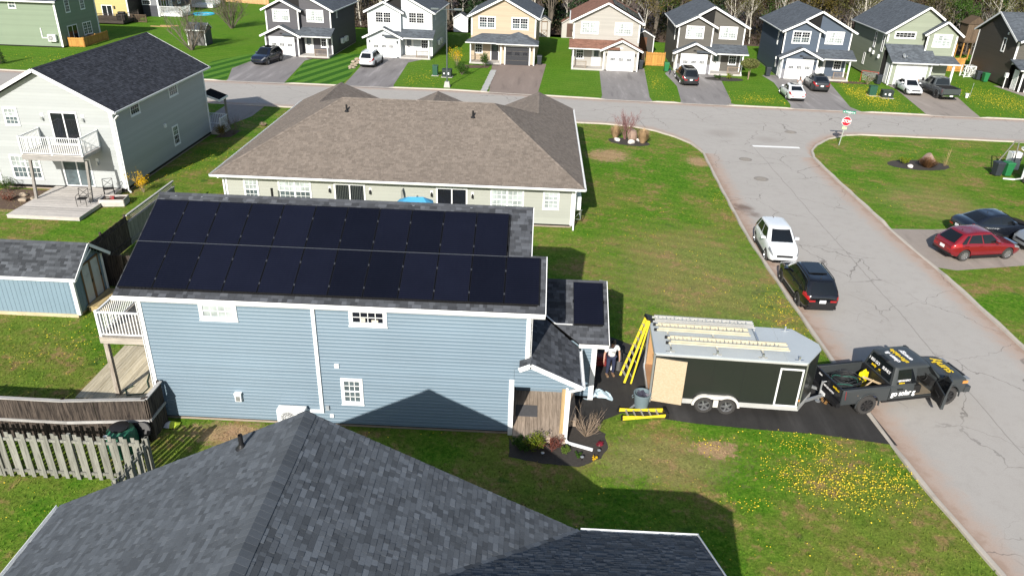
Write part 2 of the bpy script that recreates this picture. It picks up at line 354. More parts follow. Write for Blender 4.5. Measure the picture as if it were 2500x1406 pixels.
for i, (x, y, r) in enumerate(((35.8,44.3,.42),(29.8,35.5,.40),(29.8,30.8,.42),(32.8,54.1,.3))):
    t = empty('manhole_cover', (x, y, .004), ('dark round drain cover in the junction beyond the stop line','round iron manhole cover just past the stop line','iron manhole cover in the road, nearest the parked white car','small iron drain cover by the far kerb')[i], 'manhole cover', group='iron covers in the street')
    MB().lathe([(r+.1, 0), (r+.1, .012), (r, .012), (r, .004)], seg=20).build('ring', IRON, t)
    m = MB().lathe([(r-.015, .006), (.001, .006)], seg=20)
    for k in range(-3, 4):
        h = math.sqrt(max(0, (r*.85)**2-(k*r*.25)**2)); m.box(-h, h, k*r*.25-.02, k*r*.25+.02, .006, .014)
    m.build('lid', IRON, t)
# ------------------------------------------------------------------ building helpers
def clip(poly, ax, val, ge):
    out = []; n = len(poly)
    for i in range(n):
        a, b = poly[i], poly[(i+1) % n]; ia = (a[ax] >= val) if ge else (a[ax] <= val); ib = (b[ax] >= val) if ge else (b[ax] <= val)
        if ia: out.append(a)
        if ia != ib:
            t = (val-a[ax])/(b[ax]-a[ax]); out.append((a[0]+(b[0]-a[0])*t, a[1]+(b[1]-a[1])*t))
    return out
def area(p): return abs(sum(p[i][0]*p[(i+1) % len(p)][1]-p[(i+1) % len(p)][0]*p[i][1] for i in range(len(p))))/2
def wp(F, a, z, d): return F[0]+F[1]*a+Z*z+F[2]*d
def wbox(mb, F, a0, a1, z0, z1, d0, d1, m=0, t=1.):
    q = [wp(F, a, z, d) for z in (z0, z1) for a, d in ((a0, d1), (a1, d1), (a1, d0), (a0, d0))]
    return mb.hexa(q, m, t)
def siding(par, F, poly, m, course=.2, sep=False, lip=.016, name='siding_board', lap=False):
    z0 = min(p[1] for p in poly); z1 = max(p[1] for p in poly); k = 0; mb = MB()
    while z0+k*course < z1-.01:
        a = z0+k*course; p = clip(clip(poly, 1, a, True), 1, a+course, False); k += 1
        if len(p) < 3 or area(p) < .002: continue
        w = MB() if sep else mb
        if lap:      # dutch lap: flat face with a cove leaning back at its top
            tn = 1+.04*random.uniform(-1, 1)
            for lo, hi, d0, d1 in ((a, a+course*.74, lip, lip), (a+course*.74, a+course, lip, .002)):
                q = clip(clip(p, 1, lo, True), 1, hi, False)
                if len(q) < 3: continue
                n = len(q); w.add([wp(F, u, z, d0+(d1-d0)*(z-lo)/(hi-lo)) for u, z in q]+[wp(F, u, z, -.01) for u, z in q], [tuple(range(n))]+[(i, n+i, n+(i+1) % n, (i+1) % n) for i in range(n)], 0, tn)
            if sep: w.build(name, m, par)
            continue
        fr = [wp(F, u, z, .003+lip*(1-(z-a)/course)) for u, z in p]; bk = [wp(F, u, z, -.01) for u, z in p]; n = len(p)
        w.add(fr+bk, [tuple(range(n))]+[(i, n+i, n+(i+1) % n, (i+1) % n) for i in range(n)], 0, 1+.05*random.uniform(-1, 1))
        if sep: w.build(name, m, par)
    if not sep: mb.build('siding', m, par, kind='stuff')
def window(par, F, a0, a1, z0, z1, cols=3, rows=2, g=None, hung=False, twin=False, trim=.1, sep=False, tm=None, name='window'):
    g = g or DGLASS; tm = tm or WHITE; f = MB()
    for (p, q, r, s) in ((a0, a1, z1-trim, z1), (a0, a1, z0, z0+trim), (a0, a0+trim, z0+trim, z1-trim), (a1-trim, a1, z0+trim, z1-trim)): wbox(f, F, p, q, r, s, -.01, .055)
    wbox(f, F, a0-.02, a1+.02, z0-.03, z0-.001, 0, .075)
    o = f.build(name, tm, par); i0, i1, j0, j1 = a0+trim, a1-trim, z0+trim, z1-trim; units = [(i0, i1)]
    mu = MB()
    if twin: c = (i0+i1)/2; units = [(i0, c-.05), (c+.05, i1)]; wbox(mu, F, c-.05, c+.05, j0, j1, 0, .05)
    for (u0, u1) in units:
        sashes = [(j0, (j0+j1)/2-.025), ((j0+j1)/2+.025, j1)] if hung else [(j0, j1)]
        if hung: wbox(mu, F, u0, u1, (j0+j1)/2-.025, (j0+j1)/2+.025, 0, .045)
        for si, (s0, s1) in enumerate(sashes):
            cw, rh = (u1-u0)/cols, (s1-s0)/rows; gg = g[si] if isinstance(g, (list, tuple)) else g
            for c in range(1, cols): wbox(mu, F, u0+c*cw-.011, u0+c*cw+.011, s0, s1, .02, .034)
            for r in range(1, rows): wbox(mu, F, u0, u1, s0+r*rh-.011, s0+r*rh+.011, .02, .034)
            if sep:
                for c in range(cols):
                    for r in range(rows): wbox(MB(), F, u0+c*cw+.011, u0+(c+1)*cw-.011, s0+r*rh+.011, s0+(r+1)*rh-.011, -.01, .022).build('pane', gg, o)
            else: wbox(MB(), F, u0, u1, s0, s1, -.01, .022).build('pane', gg, o)
    if mu.v: mu.build('muntin', tm, o)
    return o
def slider(par, F, a0, a1, z0, z1, g=None, name='patio_door', tm=None):
    g = g or DGLASS; tm = tm or WHITE; f = MB(); t = .09
    for (p, q, r, s) in ((a0, a1, z1-t, z1), (a0, a0+t, z0, z1-t), (a1-t, a1, z0, z1-t), (a0+t, a1-t, z0, z0+.06)): wbox(f, F, p, q, r, s, -.01, .055)
    o = f.build(name, tm, par); c = (a0+a1)/2; wbox(MB(), F, c-.035, c+.035, z0+.06, z1-t, 0, .05).build('stile', tm, o)
    for p, q in ((a0+t, c-.035), (c+.035, a1-t)): wbox(MB(), F, p, q, z0+.06, z1-t, -.01, .02).build('pane', g, o)
    return o
def door(par, F, a0, a1, z0, z1, m, lite=None, name='door'):
    f = MB()
    for (p, q, r, s) in ((a0-.1, a1+.1, z1, z1+.1), (a0-.1, a0, z0, z1), (a1, a1+.1, z0, z1)): wbox(f, F, p, q, r, s, -.01, .05)
    b = MB(); wbox(b, F, a0, a1, z0, z1, -.01, .035)
    for zz0, zz1 in ((z0+.15, z0+.85),): 
        for p, q in ((a0+.12, (a0+a1)/2-.06), ((a0+a1)/2+.06, a1-.12)): wbox(b, F, p, q, zz0, zz1, .035, .045)
    o = b.build(name, m, par); f.build('frame', WHITE, o)
    if lite: wbox(MB(), F, a0+.15, a1-.15, (z0+z1)/2+.05, z1-.15, 0, .042).build('pane', lite, o)
    MB().lathe([(.001, .0), (.035, .01), (.03, .05), (.001, .06)], ax='z', seg=8).xf(Matrix.Translation(wp(F, a1-.09, z0+1.0, .02)) @ F[2].to_track_quat('Z', 'Y').to_matrix().to_4x4()).build('handle', GALV, o)
    return o
def garage_door(par, F, a0, a1, z0, z1, m, pg=None, panes=True):
    pg = pg or DGLASS
    f = MB()
    for (p, q, r, s) in ((a0-.13, a1+.13, z1, z1+.14), (a0-.13, a0, z0, z1), (a1, a1+.13, z0, z1)): wbox(f, F, p, q, r, s, -.01, .06)
    b = MB(); n = 4; h = (z1-z0)/n
    for k in range(n):
        wbox(b, F, a0, a1, z0+k*h+.008, z0+(k+1)*h-.008, -.01, .032)
        if not (panes and k == 2):
            for j in range(4):
                w = (a1-a0)/4; wbox(b, F, a0+j*w+.08, a0+(j+1)*w-.08, z0+k*h+.09, z0+(k+1)*h-.09, .032, .042)
    o = b.build('garage_door', m, par); f.build('frame', WHITE, o)
    if panes:
        w = (a1-a0)/3; mu = MB()
        for j in range(3):
            c = a0+(j+.5)*w; q = .26; zz = z0+2*h
            wbox(MB(), F, c-q, c+q, zz+.12, zz+h-.12, .0, .04).build('pane', pg, o)
            for i in (1, 2): wbox(mu, F, c-q+i*q*2/3-.014, c-q+i*q*2/3+.014, zz+.12, zz+h-.12, .0, .048)
            wbox(mu, F, c-q, c+q, zz+h/2-.014, zz+h/2+.014, 0, .048)
        mu.build('muntin', m, o)
    return o
def shingle_mat(name, col, rows=False):
    if name in MATS: return MATS[name]
    t = NT(name); p = t.obj(); n = t.noise(p, 1.1, 4, .6); n2 = t.noise(p, 45, 3, .75); n3 = t.noise(p, 7, 3)
    oi = t.new('ShaderNodeObjectInfo').outputs['Random']
    if rows:   # far roofs: tabs too small to pick apart
        vo = t.new('ShaderNodeTexVoronoi', feature='F1'); t.put(vo.inputs['Vector'], t.map(p, (3.4, 7, 7))); vo.inputs['Scale'].default_value = 1.; r = t.new('ShaderNodeSeparateColor'); t.put(r.inputs[0], vo.outputs['Color'])
        f = t.madd(r.outputs[0], .55, .72)
    else: f = t.attr('tone')
    f = t.math('MULTIPLY', f, t.madd(n, .35, .82)); f = t.math('MULTIPLY', f, t.madd(n2, .5, .75))
    c = t.scale(col, f); c = t.mix(t.step(n3, .55, .75, 0, .18), c, tuple(q*1.25 for q in (col[0]*1.1, col[1], col[2]*.92)))
    t.bump(n2, .35, .006); MATS[name] = t.done(c, .93, 0, .18); return MATS[name]
TONES = [.62, .74, .86, .95, 1.05, 1.2, 1.42]
WID = [.13, .17, .21, .26, .31]
def lay(tabs, poly, exp=.143, skip=None, widths=WID, tones=TONES):
    """shingle tabs on a convex 3D polygon whose first edge is the eave"""
    A, B = poly[0], poly[1]; u = (B-A).normalized(); nn = u.cross(poly[2]-A)
    if nn.z < 0: nn = -nn
    nn.normalize(); v = nn.cross(u)
    if (poly[2]-A).dot(v) < 0: v = -v
    P = [((p-A).dot(u), (p-A).dot(v)) for p in poly]; vm = max(p[1] for p in P); k = 0
    while k*exp < vm-.02:
        v0 = k*exp; band = clip(clip(P, 1, v0, True), 1, v0+exp, False); k += 1
        if len(band) < 3: continue
        x0 = min(p[0] for p in band); x1 = max(p[0] for p in band); x = x0-random.random()*.2
        while x < x1:
            w = random.choice(widths); t = random.choice(tones)*random.uniform(.96, 1.04); th = random.choice((.006, .007, .015)); a, b = max(x, x0), min(x+w, x1); x += w
            if b-a < .015: continue
            q = clip(clip(band, 0, a, True), 0, b, False)
            if len(q) < 3 or area(q) < .0006: continue
            c = A+u*((a+b)/2)+v*(v0+exp/2)
            if skip and skip(c): continue
            full = area(q) > (b-a)*exp*.995
            tabs.append((A+u*a+v*v0, u, v, nn, b-a, exp, th, t, None if full else [(A+u*s+v*r, (r-v0)/exp) for s, r in q]))
def lay_done(par, tabs, m, nsingle=0, name='shingle'):
    mw = Matrix.Translation(par.location) @ par.rotation_euler.to_matrix().to_4x4()
    def key(tb):
        w = mw @ tb[0]; d = w-CAM; zc = d.dot(cf)
        if zc <= 0: return 1e9
        sx, sy = d.dot(cr)/zc*1852.6, d.dot(cu)/zc*1852.6
        return zc if abs(sx) < 1250 and abs(sy) < 700 else zc+1000
    full = sorted([t for t in tabs if t[8] is None], key=key); single = full[:nsingle]; rest = full[nsingle:]+[t for t in tabs if t[8] is not None]
    cache = {}
    for (o, u, v, n, w, e, th, t, _) in single:
        wi = round(w*50)/50 or .02; k = (wi, round(t, 1), th)
        if k not in cache:
            cache[k] = MB().add([(0,0,0),(wi-.004,0,0),(wi-.004,0,th),(0,0,th),(wi-.004,e,.002),(0,e,.002)], [(3,2,4,5),(0,1,2,3),(1,4,2),(0,3,5)], 0, k[1]+1e-4).mesh(name, m, fix=False)
        M = Matrix(((u.x, v.x, n.x, o.x), (u.y, v.y, n.y, o.y), (u.z, v.z, n.z, o.z), (0, 0, 0, 1)))
        mobj(name, cache[k], par, M @ Matrix.Diagonal((w/wi, 1, 1, 1)))
    vs = []; fs = []; ts = []
    for (o, u, v, n, w, e, th, t, q) in rest:
        b = len(vs)
        if q is None:
            vs += [o, o+u*(w-.004), o+u*(w-.004)+n*th, o+n*th, o+u*(w-.004)+v*e+n*.002, o+v*e+n*.002]
            fs += [(b+3, b+2, b+4, b+5), (b, b+1, b+2, b+3), (b+1, b+4, b+2), (b, b+3, b+5)]; ts += [t]*4
        else:
            k = len(q); vs += [p+n*(th*(1-r)+.002*r) for p, r in q]+[p for p, r in q]
            fs += [tuple(range(b, b+k))]+[(b+i, b+k+i, b+k+(i+1) % k, b+(i+1) % k) for i in range(k)]; ts += [t]*(k+1)
    if vs:
        me = bpy.data.meshes.new(name+'s'); me.from_pydata([tuple(p) for p in vs], [], fs); a = me.attributes.new('tone', 'FLOAT', 'FACE'); a.data.foreach_set('value', ts); me.materials.append(m)
        tag(mobj(name+'s', me, par), kind='stuff')
def ridge_caps(par, a, b, m, exp=.145, w=.15, n1=None, n2=None, merge=False, start=0.):
    a, b = V(a), V(b); d = (b-a); L = d.length; d.normalize(); n1 = V(n1); n2 = V(n2)
    s1 = n1.cross(d).normalized(); s2 = n2.cross(d).normalized()
    if s1.z > 0: s1 = -s1
    if s2.z > 0: s2 = -s2
    mb = MB(); cache = {}; x = 0.
    while x < L-.03:
        e = min(exp+.03, L-x); t = random.choice((.85, .94, 1., 1.07, 1.18)); th = .013
        def ring(q, h): return [q+s1*w+n1*h, q+(n1+n2).normalized()*(h*1.2+.004), q+s2*w+n2*h]
        lo = [V((0,0,0))]; p0 = ring(d*0, th); p1 = ring(d*e, .008); p2 = ring(d*0, 0)
        g = [(0,1,4,3),(1,2,5,4),(0,6,7,1),(1,7,8,2)]
        if merge: mb.add([a+d*x+q for q in p0+p1+p2], g, 0, t)
        else:
            k = (round(e, 3), t)
            if k not in cache: cache[k] = MB().add(p0+p1+p2, g, 0, t+1e-4).mesh('ridge_cap', m, fix=False)
            mobj('ridge_cap', cache[k], par, Matrix.Translation(a+d*x))
        x += exp
    if merge: mb.build('ridge_cap', m, par, kind='stuff')
def slab(par, poly, th, m, name='roof'):
    n = (poly[1]-poly[0]).cross(poly[2]-poly[0]).normalized()
    if n.z < 0: n = -n
    return MB().prism(poly, n*-th).build(name, m, par)
def gutter(par, a, b, out, m=None, w=.13, h=.12, name='gutter'):
    a, b, out = V(a), V(b), V(out); m = m or WHITE; q = [(0, 0), (0, -h), (w*.7, -h), (w, -h*.35), (w, .012), (w-.015, .012), (w-.015, -h*.3), (w*.62, -h+.015), (.012, -h+.015), (.012, 0)]
    pr = [a+out*x+Z*z for x, z in q]; return MB().prism(pr, b-a, 0).build(name, m, par)
def downspout(par, pts, m=None, w=.075): 
    mb = MB(); P = [V(p) for p in pts]
    for i in range(len(P)-1): mb.bar(P[i], P[i+1], w, w*.8, 0, V((0, 1, .01)) if abs((P[i+1]-P[i]).normalized().z) > .9 else Z)
    return mb.build('downspout', m or WHITE, par)
def rail_run(par, a, b, h=1., m=None, sp=.115, post=True, name='railing', bw=.032):
    """railing from a to b (floor points): posts, two rails and balusters each a sub-part"""
    a, b = V(a), V(b); m = m or WHITE2; d = b-a; L = d.length; d.normalize(); r = MB()
    r.bar(a+Z*h, b+Z*h, .07, .05); r.bar(a+Z*.09, b+Z*.09, .05, .04)
    if post:
        for p in (a, b): q = random.uniform(.084, .094); r.bar(p+Z*random.uniform(0, .004), p+Z*(h+.05+random.uniform(0, .02)), q, q)
    o = r.build(name, m, par); n = max(2, int(L/sp)); bm_ = MB().box(-bw/2, bw/2, -bw/2, bw/2, 0, h-.13).mesh('baluster', m)
    for k in range(1, n): mobj('baluster', bm_, o, Matrix.Translation(a+d*(L*k/n)+Z*.11))
    return o
def boards(par, x0, x1, y0, y1, z, m, w=.14, gap=.008, along='y', th=.03, name='deck_board', jit=.004):
    lo, hi = (x0, x1) if along == 'y' else (y0, y1); n = max(1, round((hi-lo)/w)); w = (hi-lo)/n; me = None
    for k in range(n):
        c = lo+(k+.5)*w; L = (y1-y0) if along == 'y' else (x1-x0)
        if me is None: me = MB().box(-(w-gap)/2, (w-gap)/2, -L/2, L/2, -th, 0).mesh(name, m) if along == 'y' else MB().box(-L/2, L/2, -(w-gap)/2, (w-gap)/2, -th, 0).mesh(name, m)
        mobj(name, me, par, Matrix.Translation((c, (y0+y1)/2, z+random.uniform(-jit, jit)) if along == 'y' else ((x0+x1)/2, c, z+random.uniform(-jit, jit))))
def heat_pump(par, F, a, z, w=.85, h=.6, d=.32, name='heat_pump'):
    o = MB(); wbox(o, F, a, a+w, z, z+h, .12, .12+d); o = bevelled(o.build(name, WHITE, par), .02)
    c = wp(F, a+w*.4, z+h*.5, .12+d); M = Matrix.Translation(c) @ F[2].to_track_quat('Z', 'Y').to_matrix().to_4x4()
    MB().lathe([(h*.42, .004), (.001, .004)], seg=20).xf(M).build('fan', mat('fan_dark', (.16, .16, .16), .6), o)
    g = MB()
    for r in (.12, .24, .36, .42): g.lathe([(h*r-.006, .012), (h*r+.006, .012)], seg=20)
    for k in range(6):
        q = k*math.pi/6; g.bar((math.cos(q)*h*.42, math.sin(q)*h*.42, .014), (-math.cos(q)*h*.42, -math.sin(q)*h*.42, .014), .008, .008)
    g.xf(M).build('grille', WHITE, o); return o
def wall_lamp(par, F, a, z):
    b = MB(); wbox(b, F, a-.07, a+.07, z+.02, z+.26, 0, .03); o = b.build('wall_lamp', WHITE, par)
    l = MB(); wbox(l, F, a-.05, a+.05, z-.08, z+.1, .06, .16); wbox(l, F, a-.03, a+.03, z+.1, z+.16, .03, .14); l.build('lantern', BLACK, o)
def fr(x, y, u, n): return (V((x, y, 0)), V(u), V(n))
X_ = (1, 0, 0); S_ = (0, -1, 0); E_ = (1, 0, 0); W_ = (-1, 0, 0); Y_ = (0, 1, 0)
T25 = math.tan(RAD(25.3)); SH_DARK = (.058, .064, .074)
# ------------------------------------------------------------------ blue house with the solar array
BLUE = mat('blue_siding', (.152, .213, .262), .5, .09, .45, fine=.03, tone=True)
ROOFD = shingle_mat('dark_shingle', (.066, .071, .080)); ROOFN = shingle_mat('slate_shingle', (.082, .092, .104))
FOUND = mat('foundation', (.30, .245, .20), .95, .2, 2.5, bump=.3)
def blue_house():
    H = empty('blue_house', (7, 4, 0), 'two-storey blue clapboard house with black solar panels covering its near roof slope', 'house')
    H0 = (7, 4, 0)
    # parts are written in world axes relative to the empty
    off = V((-7, -4, 0))
    P = lambda x, y, z: V((x, y, z))+off
    def F(x, y, u, n): return (P(x, y, 0), V(u), V(n))
    w = MB(); w.prism([P(.52, y, z) for y, z in ((.17, .1), (.17, 5.08), (4.08, 6.93), (8.0, 5.08), (8.0, .1))], (12.56, 0, 0))
    w.box(13.06-7, 13.60-7, .17-4, 2.0-4, 2.78, 5.1); w.build('wall', BLUE, H)
    MB().box(.50-7, 13.02-7, .19-4, 8.0-4, -.1, .12).build('foundation', FOUND, H)
    f = F(0, .15, X_, S_); c = .136
    siding(H, f, [(.5, .16), (13.11, .16), (13.11, .16+19*c), (.5, .16+19*c)], BLUE, c, True, .02, lap=True)
    siding(H, f, [(.5, .16+19*c), (13.6, .16+19*c), (13.6, 5.08), (.5, 5.08)], BLUE, c, True, .02, lap=True)
    g = F(13.06, 0, Y_, E_)
    siding(H, F(13.61, .15, Y_, E_), [(0, 2.78), (1.85, 2.78), (1.85, 5.0), (0, 5.0)], BLUE, c)
    siding(H, g, [(.15, .35), (2.5, .35), (2.5, 2.5), (.15, 2.5)], BLUE, c)
    siding(H, g, [(2.0, 3.0), (7.9, 3.0), (7.9, 5.1), (4.08, 6.9), (2.0, 6.0)], BLUE, c)
    siding(H, F(.51, 0, (0, -1, 0), W_), [(-8, .16), (-.15, .16), (-.15, 5.05), (-4.08, 6.9), (-8, 5.05)], BLUE, c)
    slider(H, F(.49, 0, (0, -1, 0), W_), -3.4, -1.6, 2.78, 4.8); slider(H, F(.49, 0, (0, -1, 0), W_), -3.4, -1.6, .3, 2.3)
    tr = MB(); wbox(tr, f, .44, .60, .14, 5.05, .0, .05); wbox(tr, f, 13.46, 13.65, 2.72, 5.0, 0, .05); wbox(tr, f, 12.95, 13.12, .0, 2.35, 0, .05)
    tr.box(13.6-7, 13.66-7, .10-4, .26-4, 2.72, 5.0); tr.box(.42-7, .48-7, .10-4, .24-4, .14, 5.05); tr.build('corner_trim', WHITE, H, split=True)
    # windows and wall fittings on the sunny side
    window(H, f, 2.53, 3.80, 4.19, 4.86, 4, 2, BGLASS, trim=.13, sep=True); w2 = window(H, f, 7.55, 8.82, 4.21, 4.86, 4, 2, DGLASS, trim=.13, sep=True)
    window(H, f, 7.09, 7.86, 1.02, 2.10, 3, 2, MGLASS, hung=True, trim=.12, sep=True)
    pm = MB(); wbox(pm, f, 7.93, 8.09, 4.36, 4.50, .021, .0235); wbox(pm, f, 8.30, 8.52, 4.35, 4.45, .021, .0235); pm.build('sill_pot', mat('pot_cream', (.55, .5, .4), .8), w2)
    p = MB(); wbox(p, f, 6.30, 6.42, .72, 4.88, 0, .09); wbox(p, f, 5.75, 6.42, .62, .72, 0, .09); p.build('pipe_cover', WHITE, H)
    heat_pump(H, f, 4.85, .30, 1.0, .62)
    for (a, z, s) in ((6.93, 2.52, .15), (6.62, .42, .13)): b = MB(); wbox(b, f, a, a+s, z, z+s, 0, .07); b.build('wall_box', WHITE, H)
    b = MB(); wbox(b, f, 6.50, 6.62, .74, .92, 0, .09); b.build('disconnect_box', mat('grey_box', (.28, .31, .33), .5), H)
    b = MB(); wbox(b, f, 3.30, 3.56, 1.28, 1.32, 0, .18); wbox(b, f, 3.32, 3.54, .98, 1.28, 0, .15); b.build('dryer_vent', WHITE, H)
    b = MB(); wbox(b, f, 3.35, 3.51, 1.0, 1.2, .15, .155); b.build('vent_grille', GALV, H)
    # main roof
    yz = lambda y: 5.236+y*T25
    def Q(x, y, d=0): return P(x, y, yz(y)+d)
    R1 = [Q(-.1, -.2), Q(14.05, -.2), Q(14.05, 2.0), Q(-.1, 2.0)]; R2 = [Q(-.1, 2.0), Q(13.53, 2.0), Q(13.53, 4.06), Q(-.1, 4.06)]
    slab(H, R1, .1, ROOFD); slab(H, R2, .1, ROOFD)
    yb = lambda y: yz(4.06)-(y-4.06)*T25
    slab(H, [P(-.1, 8.3, yb(8.3)), P(13.53, 8.3, yb(8.3)), P(13.53, 4.06, yb(4.06)), P(-.1, 4.06, yb(4.06))], .1, ROOFD)
    yc = lambda y: yz(2.0)-(y-2.0)*T25
    slab(H, [P(13.1, 4.2, yc(4.2)), P(14.05, 4.2, yc(4.2)), P(14.05, 2.0, yc(2)), P(13.1, 2.0, yc(2))], .09, ROOFD)
    tabs = []; inside = lambda c: (.12 < c.x+7 < 13.7 and -.0 < c.y+4 < 1.65) or (.12 < c.x+7 < 12.6 and 1.6 < c.y+4 < 3.5)
    lay(tabs, R1, skip=inside); lay(tabs, R2, skip=inside)
    yg = lambda y: 2.62+(y-2.3)*T25
    # porch and garage roofs
    px = lambda x: 2.5+(15.4-x)*.46
    PR = [P(15.4, -.35, px(15.4)), P(15.4, 2.16, px(15.4)), P(13.66, 3.74, px(13.66)), P(13.66, -.35, px(13.66))]
    slab(H, PR, .08, ROOFD); PL = [P(13.28, -.35, 3.12), P(13.28, .13, 3.12), P(13.66, .13, px(13.66)), P(13.66, -.35, px(13.66))]; slab(H, PL, .08, ROOFD)
    GN = [P(15.4, 2.3, yg(2.3)), P(16.52, 2.3, yg(2.3)), P(16.52, 4.97, yg(4.97)), P(13.08, 4.97, yg(4.97)), P(13.08, 4.25, yg(4.25))]
    slab(H, GN, .09, ROOFD); gb = lambda y: yg(4.97)-(y-4.97)*T25
    slab(H, [P(13.08, 7.65, gb(7.65)), P(16.52, 7.65, gb(7.65)), P(16.52, 4.97, gb(4.97)), P(13.08, 4.97, gb(4.97))], .09, ROOFD)
    lay(tabs, PR); lay(tabs, PL); lay(tabs, GN, skip=lambda c: 15.3 < c.x+7 < 16.25 and 3.05 < c.y+4 < 4.65)
    lay_done(H, tabs, ROOFD, 300)
    nS = V((0, -math.sin(RAD(25.3)), math.cos(RAD(25.3)))); nN = V((0, -nS.y, nS.z))
    ridge_caps(H, Q(-.1, 4.06, .012), Q(13.53, 4.06, .012), ROOFD, .2, .14, nS, nN); ridge_caps(H, P(13.6, 4.97, yg(4.97)+.012), P(16.52, 4.97, yg(4.97)+.012), ROOFD, .2, .14, nS, nN)
    # white edges: gutter, fascia, rakes, flashing
    gutter(H, P(-.12, -.2, 5.12), P(14.05, -.2, 5.12), (0, -1, 0), w=.14, h=.13)
    e = MB(); e.box(-.1-7, 14.04-7, -.19-4, -.02-4, 4.97, 5.05)
    for a, b in ((Q(14.06, -.2, -.06), Q(14.06, 2.0, -.06)), (Q(13.54, 2.0, -.06), Q(13.54, 4.06, -.06)), (Q(-.11, -.2, -.12), Q(-.11, 4.06, -.12)), (P(-.11, 4.06, yb(4.06)-.06), P(-.11, 8.3, yb(8.3)-.06)), (P(13.54, 4.06, yb(4.06)-.06), P(13.54, 8.3, yb(8.3)-.06))): e.bar(a, b, .025, .15)
    e.bar(P(13.27, -.36, 3.05), P(13.66, -.36, px(13.66)-.07), .03, .17); e.bar(P(13.66, -.36, px(13.66)-.07), P(15.42, -.36, px(15.4)-.07), .03, .17)
    e.bar(P(16.53, 2.28, yg(2.3)-.06), P(16.53, 4.97, yg(4.97)-.06), .025, .16); e.bar(P(16.53, 4.97, yg(4.97)-.06), P(16.53, 7.66, gb(7.65)-.06), .025, .16)
    e.build('fascia', WHITE, H, split=True)
    s = MB(); s.box(-.08-7, 14.0-7, -.18-4, .16-4, 4.955, 4.968); s.build('soffit', WHITE, H, split=True)
    gutter(H, P(15.41, -.36, 2.48), P(15.41, 2.12, 2.48), (1, 0, 0), m=WHITE, w=.12, h=.1); gutter(H, P(15.42, 2.3, yg(2.3)-.03), P(16.5, 2.3, yg(2.3)-.03), (0, -1, 0), w=.1, h=.13)
    fl = MB(); fl.bar(P(13.72, 3.75, 3.36), P(14.55, 3.02, 3.0), .05, .02); fl.bar(P(14.55, 3.02, 3.0), P(15.18, 3.02, 3.0), .05, .02); fl.build('flashing', WHITE, H, split=True)
    # porch gable front, garage walls
    pg_ = F(0, -.06, X_, S_); siding(H, pg_, [(13.12, 2.2), (15.1, 2.2), (15.1, 2.45), (13.75, 3.08), (13.3, 2.98), (13.12, 2.9)], BLUE, c, True, .02, lap=True)
    MB().box(13.125-7, 15.1-7, -.05-4, .09-4, 2.203, 2.42).build('porch_beam', BLUE, H)
    gw = MB().box(13.1-7, 16.03-7, 2.58-4, 7.38-4, -.1, 2.58); gw.prism([P(16.03, y, z) for y, z in ((2.58, 2.58), (7.38, 2.58), (4.97, 3.7))], (-.2, 0, 0)); gw.build('garage_wall', BLUE, H)
    siding(H, F(0, 2.56, X_, S_), [(13.15, .16), (16.05, .16), (16.05, 2.58), (13.15, 2.58)], BLUE, c, True, .02, lap=True)
    siding(H, F(16.05, 0, Y_, E_), [(2.56, .16), (2.9, .16), (2.9, 2.6), (2.56, 2.6)], BLUE, c); siding(H, F(16.05, 0, Y_, E_), [(2.56, 2.45), (7.4, 2.45), (7.4, 2.6), (4.97, 3.75), (2.56, 2.6)], BLUE, c)
    garage_door(H, F(16.03, 0, Y_, E_), 3.1, 6.0, .02, 2.2, WHITE2)
    t2 = MB(); t2.box(15.93-7, 16.12-7, 2.49-4, 2.55-4, .02, 2.5); t2.box(16.06-7, 16.12-7, 2.5-4, 2.68-4, .02, 2.5); t2.build('garage_trim', WHITE, H, split=True)
    # porch deck, post and downspout
    DK = wood('porch_wood', (.40, .32, .25), (.27, .215, .165), 1)
    boards(H, 13.14-7, 15.0-7, -.3-4, 2.5-4, .3, DK, .145); boards(H, 15.0-7, 15.42-7, .75-4, 2.5-4, .3, DK, .14)
    MB().box(13.14-7, 15.0-7, -.29-4, 2.5-4, .02, .265).build('deck_skirt', DK, H); MB().box(15.0-7, 15.41-7, .76-4, 2.5-4, .02, .265).build('deck_skirt', DK, H)
    MB().box(13.2-7, 14.0-7, .85-4, 1.55-4, .303, .315).build('door_mat', mat('mat_grey', (.09, .09, .095), .95, .2, 9), H)
    MB().box(14.78-7, 14.90-7, -.04-4, .08-4, .3, 2.2).build('post', wood('post_yellow', (.42, .31, .16), (.36, .25, .12), 2), H)
    MB().box(14.90-7, 14.98-7, -.10-4, .09-4, .3, 2.25).build('post_cladding', WHITE, H)
    door(H, F(13.075, 0, Y_, E_), .9, 1.75, .33, 2.3, WHITE2, MGLASS)
    downspout(H, [P(15.42, -.38, 2.44), P(15.02, -.24, 2.22), P(15.0, -.24, .16), P(15.08, -.3, .10), P(15.95, -.56, .05)], WHITE, .09)
    # left balcony and low deck
    GW = wood('grey_deck', (.33, .30, .26), (.22, .20, .175), 1); LW = wood('pale_deck', (.56, .50, .37), (.44, .38, .26), 1)
    bl = MB().box(-1.75-7, .5-7, 1.1-4, 3.9-4, 2.45, 2.69).build('balcony', wood('beam_grey', (.42, .38, .32), (.3, .27, .23), 0), H)
    boards(bl, -1.75-7, .48-7, 1.08-4, 3.92-4, 2.72, GW, .14, along='x')
    for a, b in (((-1.68, 1.15), (.4, 1.15)), ((-1.68, 1.15), (-1.68, 3.85)), ((-1.68, 3.85), (.4, 3.85))): rail_run(H, P(*a, 2.72), P(*b, 2.72), .98)
    PW = wood('post_grey', (.40, .36, .30), (.24, .20, .16), 2)
    for y in (1.12, 3.75): MB().box(-1.62-7, -1.47-7, y-.075-4, y+.075-4, .2, 2.45).build('post', PW, H)
